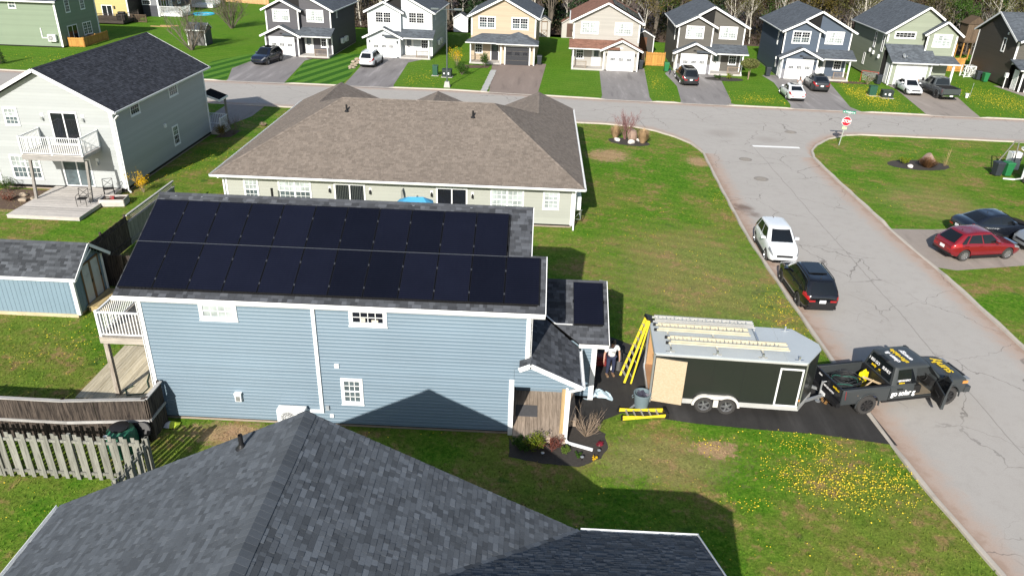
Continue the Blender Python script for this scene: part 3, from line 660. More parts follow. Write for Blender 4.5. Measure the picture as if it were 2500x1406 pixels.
    MB().box(-3.0-7, .48-7, .82-4, 4.5-4, .03, .215).build('deck_frame', LW, H); boards(H, -3.02-7, .49-7, .8-4, 4.52-4, .25, LW, .14)
    # solar panels
    SG = NT('solar_glass'); p = SG.obj(); x, y, z = SG.xyz(p)
    ln = SG.step(SG.math('ABSOLUTE', SG.math('SUBTRACT', SG.math('FRACT', SG.math('DIVIDE', y, .0905)), .5)), .475, .5)
    l2 = SG.step(SG.math('ABSOLUTE', SG.math('SUBTRACT', SG.math('FRACT', SG.math('DIVIDE', x, .187)), .5)), .48, .5)
    nn = SG.noise(SG.pos(), .9, 4); sm = SG.step(SG.noise(SG.pos(), 7, 6, .7), .66, .8, 0, .35)
    oi = SG.new('ShaderNodeObjectInfo').outputs['Random']
    cc = SG.mix(nn, (.0033, .0036, .0078), (.0058, .0067, .014)); cc = SG.scale(cc, SG.madd(oi, .7, .65)); cc = SG.mix(SG.math('MULTIPLY', ln, .9), cc, (.036, .038, .056)); cc = SG.mix(SG.math('MULTIPLY', l2, .25), cc, (.02, .022, .03)); cc = SG.mix(sm, cc, (.04, .043, .055))
    SGL = SG.done(cc, .22, 0, .35); FRM = mat('panel_frame', (.008, .008, .009), .35, .1, 5); CLP = mat('clamp', (.20, .20, .21), .35, metal=.8)
    W, L = 1.134, 1.98
    fm = MB(); t = .016
    for (a, b, c_, d) in ((0, W, 0, t), (0, W, L-t, L), (0, t, t, L-t), (W-t, W, t, L-t)): fm.box(a, b, c_, d, -.035, 0)
    fme = fm.mesh('solar_panel', FRM); gme = MB().box(t, W-t, t, L-t, -.012, -.003).mesh('glass', SGL)
    cl = MB().box(-.012, .032, -.03, .03, -.01, .009).mesh('clamp', CLP)
    a = RAD(25.3); ca, sa = math.cos(a), math.sin(a)
    def panel(o, cx):
        M = Matrix(((1, 0, 0, o.x), (0, ca, -sa, o.y), (0, sa, ca, o.z), (0, 0, 0, 1)))
        q = mobj('solar_panel', fme, H, M); mobj('glass', gme, q)
        if cx:
            for s in (.38, 1.35): mobj('clamp', cl, q, Matrix.Translation((W, s, 0)))
    for row in range(2):
        for k in range(12 if row == 0 else 11): s = row*2.002; panel(P(k*1.154, s*ca, 5.366+s*sa), k < (11 if row == 0 else 10))
    gpz = lambda yy: yg(yy)+.13
    panel(P(15.21, 2.97, gpz(2.97)), False)
    nrm = V((0, -sa, ca)); vs_ = V((0, ca, sa))
    sk = MB()
    def skirt(x0, x1, y0, z0):
        nonlocal sk
        n = int((x1-x0)/.06)
        for k in range(n):
            q = P(x0+k*.06, y0, z0); dz = .02 if k % 2 else 0.
            sk.hexa([q-nrm*.125, q+V((.055, 0, 0))-nrm*.125, q+V((.055, 0, 0))-nrm*.125+vs_*.02, q-nrm*.125+vs_*.02, q-nrm*(.03)+vs_*dz, q+V((.055, 0, 0))-nrm*.03+vs_*dz, q+V((.055, 0, 0))-nrm*.03+vs_*(.02+dz), q-nrm*.03+vs_*(.02+dz)])
    skirt(15.23, 16.32, 2.96, gpz(2.96)); sk.build('panel_skirt', BLACK, H); sk = MB(); skirt(.03, 13.82, -.01, 5.366); sk.build('panel_skirt', BLACK, H); sk = MB()
    for (xx, r0, r1) in ((12.72, 2.01, 3.99), (13.84, .02, 1.98), (-.02, .02, 3.98), (15.2, 0, 0)):
        if r1: q0 = P(xx, r0*ca, 5.366+r0*sa)-nrm*.08; q1 = P(xx, r1*ca, 5.366+r1*sa)-nrm*.08; sk.bar(q0, q1, .02, .09, 0, nrm)
    sk.build('edge_guard', BLACK, H, split=True)
    rl = MB(); rl.bar(P(0, 1.985*ca, 5.37+1.985*sa)-nrm*.01, P(12.71, 1.985*ca, 5.37+1.985*sa)-nrm*.01, .014, .01, 0, nrm); rl.build('mounting_rail', ALU, H)
    for x in (.55, 1.5, 2.4, 9.2, 11.3): MB().lathe([(.05, 0), (.05, .012), (.02, .02)], seg=10, o=tuple(Q(x, 3.93, .01))).build('roof_anchor', GALV, H)
blue_house()
# ------------------------------------------------------------------ grey-roofed neighbour in the foreground
def neighbour():
    H = empty('grey_bungalow', (8.35, -12, 0), 'bungalow in the foreground seen from above, slate grey shingle roof with a black vent pipe', 'house'); off = V((-8.35, 12, 0))
    P = lambda x, y, z: V((x, y, z))+off
    t = (6.1-2.78)/6.67; zl = lambda x: 2.78+(x-1.68)*t; zr = lambda x: 2.78+(15.02-x)*t
    wall = mat('neighbour_wall', (.45, .46, .45), .6, .06, 1)
    MB().prism([P(x, -7.7, z) for x, z in ((2.1, 0), (14.6, 0), (14.6, 2.6), (8.35, 5.9), (2.1, 2.6))], (0, -17, 0)).build('wall', wall, H); MB().box(14.5-8.35, 17.7-8.35, -7.7+12, -16+12, 0, 2.65).build('garage_wall', wall, H)
    L = [P(1.68, -25, 2.78), P(1.68, -7.25, 2.78), P(8.35, -7.25, 6.1), P(8.35, -25, 6.1)]
    zw = lambda y: 2.78+(-7.25-y)*t          # wing plane rising towards the camera
    vy = lambda x: -7.25-(15.02-x)           # valley in plan
    R = [P(15.02, -7.25, 2.78), P(8.35, -7.25, 6.1), P(8.35, -13.92, 6.1)]
    Wg = [P(15.02, -7.25, 2.78), P(18.0, -7.25, 2.78), P(18.0, -12.2, zw(-12.2)), P(10.07, -12.2, zw(-12.2))]
    slab(H, L, .1, ROOFN); slab(H, [R[0], R[1], R[2]], .1, ROOFN); slab(H, Wg, .1, ROOFN)
    slab(H, [P(10.07, -12.2, zw(-12.2)), P(18, -12.2, zw(-12.2)), P(18, -17, 2.85), P(15, -17, 2.85)], .1, ROOFN)
    slab(H, [P(8.35, -13.9, 6.1), P(10.07, -12.2, zw(-12.2)-.004), P(15, -17.2, 2.78), P(15, -25, 2.78), P(8.35, -25, 6.1)], .1, ROOFN)
    tabs = []
    NW = [.09, .12, .15, .19, .25]; lay(tabs, [P(1.68, -13.5, 2.78), P(1.68, -7.25, 2.78), P(8.35, -7.25, 6.1), P(8.35, -13.5, 6.1)], .132, widths=NW, tones=(.8, .88, .95, 1., 1.06, 1.15, 1.3))
    # right slope: eave direction is along Y, so courses follow it
    A = P(15.02, -13.9, 2.78); B = P(15.02, -7.25, 2.78); u = (B-A).normalized()
    lay(tabs, [A, B, P(8.35, -7.25, 6.1), P(8.35, -13.9, 6.1)], skip=lambda c: c.y-12 < vy(c.x+8.35)-.05, exp=.132, widths=NW, tones=(.72, .84, .92, 1., 1.08, 1.2, 1.42))
    lay(tabs, Wg, .132, widths=NW, tones=(.75, .85, .92, 1., 1.08, 1.2)); lay_done(H, tabs, ROOFN, 300)
    nl = V((-t, 0, 1)).normalized(); nr = V((t, 0, 1)).normalized()
    ridge_caps(H, P(8.35, -13.6, 6.112), P(8.35, -7.25, 6.112), ROOFN, .17, .25, nl, nr)
    v = MB(); nv = V((t, 0, 1)).normalized()
    for k in range(28): s = k*.235; a = P(15.0-s*.7071, -7.27-s*.7071, zw(-7.27-s*.7071)+.022); v.bar(a, a+V((-.7071, -.7071, t*.7071))*.23, .16, .012, 0, Z, random.choice(TONES))
    v.build('valley_shingles', ROOFN, H, kind='stuff')
    tr = MB(); tr.bar(P(1.7, -7.262, 2.60), P(8.35, -7.262, 5.91), .02, .12); tr.bar(P(8.35, -7.262, 5.91), P(15.0, -7.262, 2.60), .02, .12); tr.bar(P(18.02, -7.2, 2.71), P(18.02, -12.2, zw(-12.2)-.07), .025, .16)
    tr.build('fascia', WHITE, H, split=True)
    gutter(H, P(1.68, -7.25, 2.76), P(1.68, -25, 2.76), (-1, 0, 0), w=.12, h=.11); gutter(H, P(15.05, -7.25, 2.76), P(18.05, -7.25, 2.76), (0, 1, 0), w=.11, h=.11)
    for x, y in ((6.92, -7.81),):
        o = MB().lathe([(.055, -.05), (.055, .36), (.045, .36), (.045, .2)], seg=14, o=tuple(P(x, y, zl(x)))).build('vent_pipe', BLACK, H, smooth=True)
        MB().lathe([(.15, -.02), (.09, .03), (.058, .1)], seg=14, o=tuple(P(x, y, zl(x)))).build('flashing', BLACK, o)
neighbour()
# ------------------------------------------------------------------ tan-roofed bungalow behind
def tan_house():
    H = empty('tan_roof_bungalow', (6, 28, 0), 'long pale green bungalow under a wide tan hipped shingle roof', 'house'); off = V((-6, -28, 0)); P = lambda x, y, z: V((x, y, z))+off
    RT = shingle_mat('tan_shingle', (.178, .150, .126)); SD = mat('sage_siding', (.335, .345, .305), .5, .04, 1, fine=.02, tone=True)
    F = lambda x, y, u, n: (P(x, y, 0), V(u), V(n))
    MB().box(-4.44-6, 15.88-6, 20.02-28, 37.9-28, .1, 2.58).build('wall', SD, H); MB().box(-4.42-6, 15.86-6, 20.04-28, 37.8-28, -.1, .2).build('foundation', FOUND, H)
    f = F(0, 20.0, X_, S_); siding(H, f, [(-4.45, .2), (15.9, .2), (15.9, 2.52), (-4.45, 2.52)], SD, .2, True)
    siding(H, F(15.9, 0, Y_, E_), [(20, .2), (38, .2), (38, 2.52), (20, 2.52)], SD, .2); siding(H, F(-4.45, 0, (0, -1, 0), W_), [(-38, .2), (-20, .2), (-20, 2.52), (-38, 2.52)], SD, .2)
    tr = MB()
    for a in (-4.47, 15.78): wbox(tr, f, a, a+.14, .15, 2.5, 0, .035)
    tr.build('corner_trim', WHITE, H, split=True)
    window(H, f, -3.37, -2.50, .95, 2.24, 3, 2, (MGLASS, BGLASS), hung=True, sep=True); window(H, f, -1.34, .60, .95, 2.24, 3, 2, (MGLASS, BGLASS), hung=True, twin=True, sep=True)
    window(H, f, 11.08, 13.03, .95, 2.24, 3, 2, BGLASS, hung=True, twin=True, sep=True); window(H, f, 14.13, 15.08, 1.12, 2.23, 3, 2, BGLASS, hung=True, sep=True)
    d1 = slider(H, f, 1.94, 3.77, .25, 2.2, DGLASS)
    bl = MB()
    for k in range(16):
        a = 2.1+k*.1
        if abs(a-2.86) > .05: wbox(bl, f, a, a+.012, .35, 2.08, .02, .0235)
    bl.build('vertical_blind', mat('blind_green', (.13, .15, .13), .7), d1)
    slider(H, f, 7.91, 9.74, .25, 2.2, DGLASS)
    for a in (1.69, 4.06, 7.65, 10.03): wall_lamp(H, f, a, 1.72)
    t = .474; z0 = 2.6; zn = lambda y: z0+(y-19.5)*t
    rl, rr = V((1.25, 26.1, 5.73)), V((10.86, 26.1, 5.73))
    def Q(*p): return P(*p)
    NP = [Q(-5, 19.5, z0), Q(16.45, 19.5, z0), Q(10.86, 26.1, 5.73), Q(1.25, 26.1, 5.73)]
    zrt = lambda x: z0+(16.45-x)*(5.73-z0)/5.59; zlt = lambda x: z0+(x+5)*(5.73-z0)/6.25
    RA = [Q(16.45, 19.5, z0), Q(16.45, 30.4, z0), Q(13.72, 30.4, zrt(13.72)), Q(10.86, 26.1, 5.73)]; RB = [Q(16.45, 30.4, z0), Q(16.45, 38.8, z0), Q(13.72, 37.3, zrt(13.72)), Q(13.72, 30.4, zrt(13.72))]
    LA = [Q(-5, 30.4, z0), Q(-5, 19.5, z0), Q(1.25, 26.1, 5.73), Q(-1.5, 30.4, zlt(-1.5))]; LB = [Q(-5, 38.3, z0), Q(-5, 30.4, z0), Q(-1.5, 30.4, zlt(-1.5)), Q(-1.5, 37.0, zlt(-1.5))]
    WR = [Q(10.9, 38.8, z0), Q(10.9, 31.5, z0), Q(13.72, 30.4, zrt(13.72)), Q(13.72, 37.3, zrt(13.72))]; WL = [Q(2.0, 31.5, z0), Q(2.0, 38.3, z0), Q(-1.5, 37.0, zlt(-1.5)), Q(-1.5, 30.4, zlt(-1.5))]
    FP = [Q(16.0, 33.2, 2.35), Q(-4.6, 33.2, 2.35), Q(1.25, 26.1, 5.73), Q(10.86, 26.1, 5.73)]
    ML = [Q(3.4, 36.6, 2.9), Q(3.4, 29, 2.9), Q(6.2, 29, 4.4), Q(6.2, 35.0, 4.4)]; MR = [Q(9.0, 29, 2.9), Q(9.0, 36.6, 2.9), Q(6.2, 35.0, 4.4), Q(6.2, 29, 4.4)]
    HR = [Q(10.9, 38.8, z0), Q(16.45, 38.8, z0), Q(13.72, 37.3, zrt(13.72))]; HL = [Q(-5, 38.3, z0), Q(2, 38.3, z0), Q(-1.5, 37.0, zlt(-1.5))]; HM = [Q(3.4, 36.6, 2.9), Q(9, 36.6, 2.9), Q(6.2, 35, 4.4)]
    for q in (NP, RA, RB, LA, LB, WR, WL, FP, ML, MR, HR, HL, HM): slab(H, q, .08, RT)
    tabs = []
    wd_ = [.13, .17, .21, .26]
    for q in (NP, RA, RB, LA, LB, WR, WL, ML, MR): lay(tabs, q, .148, widths=wd_, tones=(.86, .92, .97, 1.02, 1.06, 1.11))
    lay_done(H, tabs, RT, 300)
    nS = V((0, -t, 1)).normalized(); nE = V((.56, 0, 1)).normalized(); nW = V((-.5, 0, 1)).normalized(); nN = V((0, t, 1)).normalized()
    for a, b, n1, n2 in ((NP[3], NP[2], nS, nN), (NP[0], NP[3], nW, nS), (NP[1], NP[2], nS, nE), (RB[2], RB[3], nE, nW), (LB[2], LB[3], nW, nE), (ML[2], ML[3], nW, nE), (RA[2], RA[3], nE, nN)):
        ridge_caps(H, a+Z*.012, b+Z*.012, RT, .18, .13, n1, n2, merge=True)
    gutter(H, P(-5.05, 19.5, 2.58), P(16.5, 19.5, 2.58), (0, -1, 0)); gutter(H, P(16.45, 19.45, 2.58), P(16.45, 38.8, 2.58), (1, 0, 0)); gutter(H, P(-5, 19.45, 2.58), P(-5, 38.3, 2.58), (-1, 0, 0))
    s = MB(); s.box(-4.98-6, 16.43-6, 19.52-28, 20.0-28, 2.44, 2.52); s.box(15.9-6, 16.43-6, 20.0-28, 38.5-28, 2.44, 2.52); s.box(-4.98-6, -4.45-6, 20.0-28, 38-28, 2.44, 2.52); s.build('soffit', WHITE, H, split=True)
    for (x, y) in ((1.77, 24.9), (9.64, 24.8)):
        z = zn(y); o = MB().lathe([(.06, -.1), (.06, .42), (.045, .42), (.045, .3)], seg=12, o=tuple(P(x, y, z))).build('vent_pipe', BLACK, H, smooth=True); MB().lathe([(.16, .0), (.07, .1)], seg=12, o=tuple(P(x, y, z))).build('flashing', BLACK, o)
    downspout(H, [P(15.98, 19.42, 2.45), P(15.98, 19.9, 2.3), P(15.98, 19.92, .25), P(15.96, 19.5, .06)], WHITE, .09); downspout(H, [P(-4.6, 19.42, 2.45), P(-4.5, 19.9, 2.25), P(-4.5, 19.9, .1)], WHITE, .09)
    hp = heat_pump(H, F(15.95, 0, Y_, E_), 20.5, .95, .95, .8); st = MB()
    for y in (20.55, 21.4): st.bar(P(15.95, y, .93), P(16.5, y, .93), .04, .04); st.bar(P(16.45, y, .93), P(15.95, y, .25), .035, .035); st.bar(P(16.42, y, .93), P(16.42, y, .35), .035, .035)
    st.bar(P(16.42, 20.55, .35), P(16.42, 21.4, .35), .035, .035); st.bar(P(15.95, 20.55, .35), P(16.42, 20.55, .35), .035, .035); st.build('heat_pump_bracket', ALU, H)
tan_house()
# ------------------------------------------------------------------ white house on the left
def white_house():
    H = empty('white_house', (-16, 29.7, 0), 'two-storey white and pale green house with black roof and balcony at left', 'house'); off = V((16, -29.7, 0)); P = lambda x, y, z: V((x, y, z))+off
    SD = mat('white_green_siding', (.355, .375, .372), .5, .04, 1, fine=.02, tone=True); RB = shingle_mat('black_shingle', (.040, .043, .052))
    F = lambda x, y, u, n: (P(x, y, 0), V(u), V(n)); xr = -16.0; zr = 7.55; t = (zr-5.2)/4.4
    MB().prism([P(x, 22.87, z) for x, z in ((-19.95, .1), (-12.05, .1), (-12.05, 5.15), (xr, 7.3), (-19.95, 5.15))], (0, 13.6, 0)).build('wall', SD, H); MB().box(-19.9+16, -12.06+16, 22.9-29.7, 36.4-29.7, -.1, .3).build('foundation', FOUND, H)
    f = F(0, 22.85, X_, S_); g = F(-12.02, 0, Y_, E_)
    siding(H, f, [(-20.0, .28), (-12.02, .28), (-12.02, 5.18), (xr, 7.32), (-20.0, 5.18)], SD, .2, True)
    siding(H, g, [(22.85, .28), (36.45, .28), (36.45, 5.15), (22.85, 5.15)], SD, .2, True)
    tr = MB(); wbox(tr, f, -12.18, -12.0, .25, 5.15, 0, .05); tr.box(-12.02+16, -11.97+16, 22.8-29.7, 22.98-29.7, .25, 5.1); tr.box(-12.02+16, -11.97+16, 36.32-29.7, 36.48-29.7, .25, 5.1); wbox(tr, f, -20.02, -19.86, .25, 5.1, 0, .05); tr.build('corner_trim', WHITE, H, split=True)
    window(H, f, -18.66, -17.77, 4.04, 5.12, 3, 2, (MGLASS, BGLASS), hung=True, sep=True); window(H, f, -19.04, -17.15, .65, 2.18, 3, 2, (MGLASS, BGLASS), hung=True, twin=True, sep=True)
    slider(H, f, -15.87, -14.15, 2.98, 4.98, DGLASS); slider(H, f, -15.8, -13.95, .3, 2.1, MGLASS)
    for a, z in ((-16.3, 4.55), (-13.8, 4.55), (-13.5, 1.85)): 
        b = MB(); wbox(b, f, a-.09, a+.09, z, z+.3, 0, .04); o = b.build('wall_lamp', WHITE, H); b = MB(); wbox(b, f, a-.05, a+.05, z-.1, z+.12, .05, .16); b.build('lantern', GALV, o)
    window(H, g, 24.95, 26.2, 4.25, 5.0, 4, 2, DGLASS, sep=True); window(H, g, 30.45, 31.85, 4.22, 5.0, 4, 2, MGLASS, sep=True); window(H, g, 30.06, 30.98, .9, 2.28, 3, 2, (DGLASS, MGLASS), hung=True, sep=True)
    b = MB(); wbox(b, g, 29.0, 29.2, 2.5, 2.75, 0, .12); b.build('wall_vent', WHITE, H)
    EX = -11.62; ey = 5.2-.0
    zR = lambda x: zr-(x-xr)*t
    R = [P(EX, 22.42, zR(EX)), P(EX, 36.85, zR(EX)), P(xr, 36.85, zr), P(xr, 22.42, zr)]; Lf = [P(-20.4, 36.85, zR(EX)), P(-20.4, 22.42, zR(EX)), P(xr, 22.42, zr), P(xr, 36.85, zr)]
    slab(H, R, .1, RB); slab(H, Lf, .1, RB); tabs = []; lay(tabs, R, .143, widths=[.16, .2, .26, .32], tones=(.7, .85, .95, 1.05, 1.2, 1.4)); lay_done(H, tabs, RB, 0)
    nE = V((t, 0, 1)).normalized(); nW = V((-t, 0, 1)).normalized(); ridge_caps(H, P(xr, 22.42, zr+.01), P(xr, 36.85, zr+.01), RB, .2, .15, nE, nW, merge=True)
    e = MB(); e.bar(P(EX, 22.41, zR(EX)-.08), P(xr, 22.41, zr-.08), .03, .2); e.bar(P(xr, 22.41, zr-.08), P(-20.4, 22.41, zR(EX)-.08), .03, .2); e.bar(P(EX, 36.86, zR(EX)-.08), P(xr, 36.86, zr-.08), .03, .18); e.build('fascia', WHITE, H, split=True)
    s = MB(); s.prism([P(EX, 22.43, zR(EX)-.11), P(xr, 22.43, zr-.11), P(xr, 22.84, zr-.11), P(EX, 22.84, zR(EX)-.11)], (0, 0, -.015)); s.prism([P(-20.4, 22.43, zR(EX)-.11), P(xr, 22.43, zr-.11), P(xr, 22.84, zr-.11), P(-20.4, 22.84, zR(EX)-.11)], (0, 0, -.015)); s.build('soffit', WHITE, H, split=True)
    gutter(H, P(EX, 22.4, zR(EX)-.03), P(EX, 36.87, zR(EX)-.03), (1, 0, 0)); downspout(H, [P(-11.5, 22.6, 4.95), P(-11.93, 22.9, 4.6), P(-11.93, 22.9, .15), P(-11.7, 22.7, .05)], WHITE, .09)
    # balcony
    GW = wood('silver_deck', (.50, .47, .43), (.38, .355, .33), 0); GP = wood('silver_post', (.33, .31, .28), (.24, .22, .2), 2); GB = wood('silver_beam', (.38, .36, .34), (.27, .255, .24), 0)
    bl = MB().box(-16.75+16, -13.05+16, 20.75-29.7, 22.82-29.7, 2.72, 2.86).build('balcony', GB, H); boards(bl, -16.78+16, -13.02+16, 20.72-29.7, 22.83-29.7, 2.9, GW, .14, along='x')
    MB().box(-16.75+16, -13.05+16, 20.72-29.7, 20.80-29.7, 2.58, 2.86).build('beam', GB, H)
    for a, b in (((-16.7, 20.8), (-14.9, 20.8)), ((-14.9, 20.8), (-13.1, 20.8)), ((-16.7, 20.8), (-16.7, 22.75)), ((-13.1, 20.8), (-13.1, 22.75))): rail_run(H, P(*a, 2.9), P(*b, 2.9), 1.05, sp=.12)
    for x in (-16.35, -12.95): MB().bar(P(x, 20.45 if x > -14 else 20.5, .2), P(x-.02, 20.85, 2.6), .14, .14).build('post', GP, H)
    MB().box(-16.5+16, -12.3+16, 17.85-29.7, 22.75-29.7, .03, .21).build('deck_frame', GW, H); boards(H, -16.5+16, -12.28+16, 17.82-29.7, 22.78-29.7, .25, GW, .14, along='x')
    # front porch at the far corner
    MB().box(-14+16, -11.2+16, 36.5-29.7, 38.3-29.7, 0, .35).build('porch_deck', GW, H)
    MB().box(-11.34+16, -11.2+16, 38.1-29.7, 38.24-29.7, .35, 2.6).build('porch_post', GP, H)
    rail_run(H, P(-11.25, 36.6, .35), P(-11.25, 38.15, .35), .9, sp=.14); rail_run(H, P(-13.5, 38.2, .35), P(-11.25, 38.2, .35), .9, sp=.14)
    pr = [P(-11.1, 36.6, 2.72), P(-11.1, 38.4, 2.72), P(-12.4, 38.4, 3.2), P(-12.4, 36.6, 3.2)]; slab(H, pr, .08, RB, 'porch_roof')
    e = MB(); e.bar(P(-11.08, 36.58, 2.66), P(-12.4, 36.58, 3.14), .03, .16); e.bar(P(-12.4, 36.58, 3.14), P(-13.2, 36.58, 2.85), .03, .16); e.bar(P(-11.08, 36.58, 2.66), P(-11.08, 38.4, 2.66), .03, .16); e.build('porch_fascia', WHITE, H, split=True)
white_house()
# ------------------------------------------------------------------ blue garden shed
def shed():
    H = empty('garden_shed', (-8.5, 8.2, 0), 'blue garden shed with dark shingles and pale double doors behind the blue house', 'shed'); off = V((8.5, -8.2, 0)); P = lambda x, y, z: V((x, y, z))+off
    SD = mat('shed_blue', (.17, .245, .30), .7, .08, 2, bump=.2); F = lambda x, y, u, n: (P(x, y, 0), V(u), V(n))
    MB().prism([P(-11.5, y, z) for y, z in ((7.06, .16), (9.5, .16), (9.5, 2.05), (8.28, 2.95), (7.06, 2.05))], (5.2, 0, 0)).build('wall', SD, H)
    f = F(0, 7.05, X_, S_); 
    for k in range(26): b = MB(); wbox(b, f, -11.5+k*.2+.006, -11.5+(k+1)*.2-.006, .16, 2.05, -.01, .012); b.build('siding_board', SD, H)
    g = F(-6.29, 0, Y_, E_)
    for k in range(12):
        a = 7.05+k*.204; zt = 2.05+(min(a, 16.56-a-.2)-7.05)*.73; b = MB(); wbox(b, g, a+.006, a+.198, .16, max(2.05, zt+.05), -.01, .012); b.build('siding_board', SD, H)
    tr = MB(); wbox(tr, f, -6.4, -6.27, .12, 2.05, 0, .04); tr.box(-6.29+8.5, -6.24+8.5, 7.02-8.2, 7.14-8.2, .12, 2.05); tr.box(-6.29+8.5, -6.24+8.5, 9.4-8.2, 9.52-8.2, .12, 2.05); wbox(tr, f, -11.5, -11.38, .12, 2.05, 0, .04); tr.box(-11.6+8.5, -5.98+8.5, 6.80-8.2, 6.84-8.2, 1.86, 2.0)
    tr.bar(P(-5.97, 6.84, 1.93), P(-5.97, 8.28, 3.0), .03, .14); tr.bar(P(-5.97, 8.28, 3.0), P(-5.97, 9.74, 1.93), .03, .14); tr.bar(P(-6.0, 7.5, 2.35), P(-6.0, 8.4, 2.72), .03, .07); tr.build('trim', WHITE, H, split=True)
    RS = shingle_mat('shed_shingle', (.066, .072, .080)); t = 1.06/1.44
    A = [P(-11.6, 6.84, 2.0), P(-5.98, 6.84, 2.0), P(-5.98, 8.28, 3.06), P(-11.6, 8.28, 3.06)]; B = [P(-5.98, 9.74, 2.0), P(-11.6, 9.74, 2.0), P(-11.6, 8.28, 3.06), P(-5.98, 8.28, 3.06)]
    slab(H, A, .06, RS); slab(H, B, .06, RS); tabs = []; lay(tabs, A, .14, widths=[.15, .2, .26, .32]); lay_done(H, tabs, RS, 300)
    ridge_caps(H, P(-11.6, 8.28, 3.07), P(-5.98, 8.28, 3.07), RS, .2, .13, V((0, -t, 1)).normalized(), V((0, t, 1)).normalized())
    DP = mat('shed_door', (.50, .52, .50), .8, .15, 3, dirt=.3); BR = wood('shed_frame', (.24, .155, .085), (.16, .10, .055), 2)
    for a, b in ((7.75, 8.42), (8.48, 9.15)):
        q = MB(); wbox(q, g, a, b, .3, 2.1, 0, .03); o = q.build('shed_door', DP, H); w = MB(); wbox(w, g, a-.03, a+.05, .25, 2.15, .03, .05); wbox(w, g, b-.05, b+.03, .25, 2.15, .03, .05); wbox(w, g, a, b, 2.08, 2.17, .03, .05); w.build('frame', BR, o)
        q = MB(); wbox(q, g, b-.06, b-.02, 1.1, 1.25, .05, .08); q.build('latch', BLACK, o)
    MB().box(-11.4+8.5, -6.35+8.5, 7.0-8.2, 9.5-8.2, 0, .16).build('sill', wood('sill_wood', (.5, .42, .28), (.4, .32, .2), 0), H)
    RW = wood('ramp_wood', (.42, .33, .17), (.34, .26, .12), 1)
    boards(H, -6.25+8.5, -5.25+8.5, 7.55-8.2, 9.4-8.2, .28, RW, .17); MB().box(-6.2+8.5, -5.3+8.5, 7.6-8.2, 9.3-8.2, 0, .24).build('ramp_frame', RW, H)
shed()
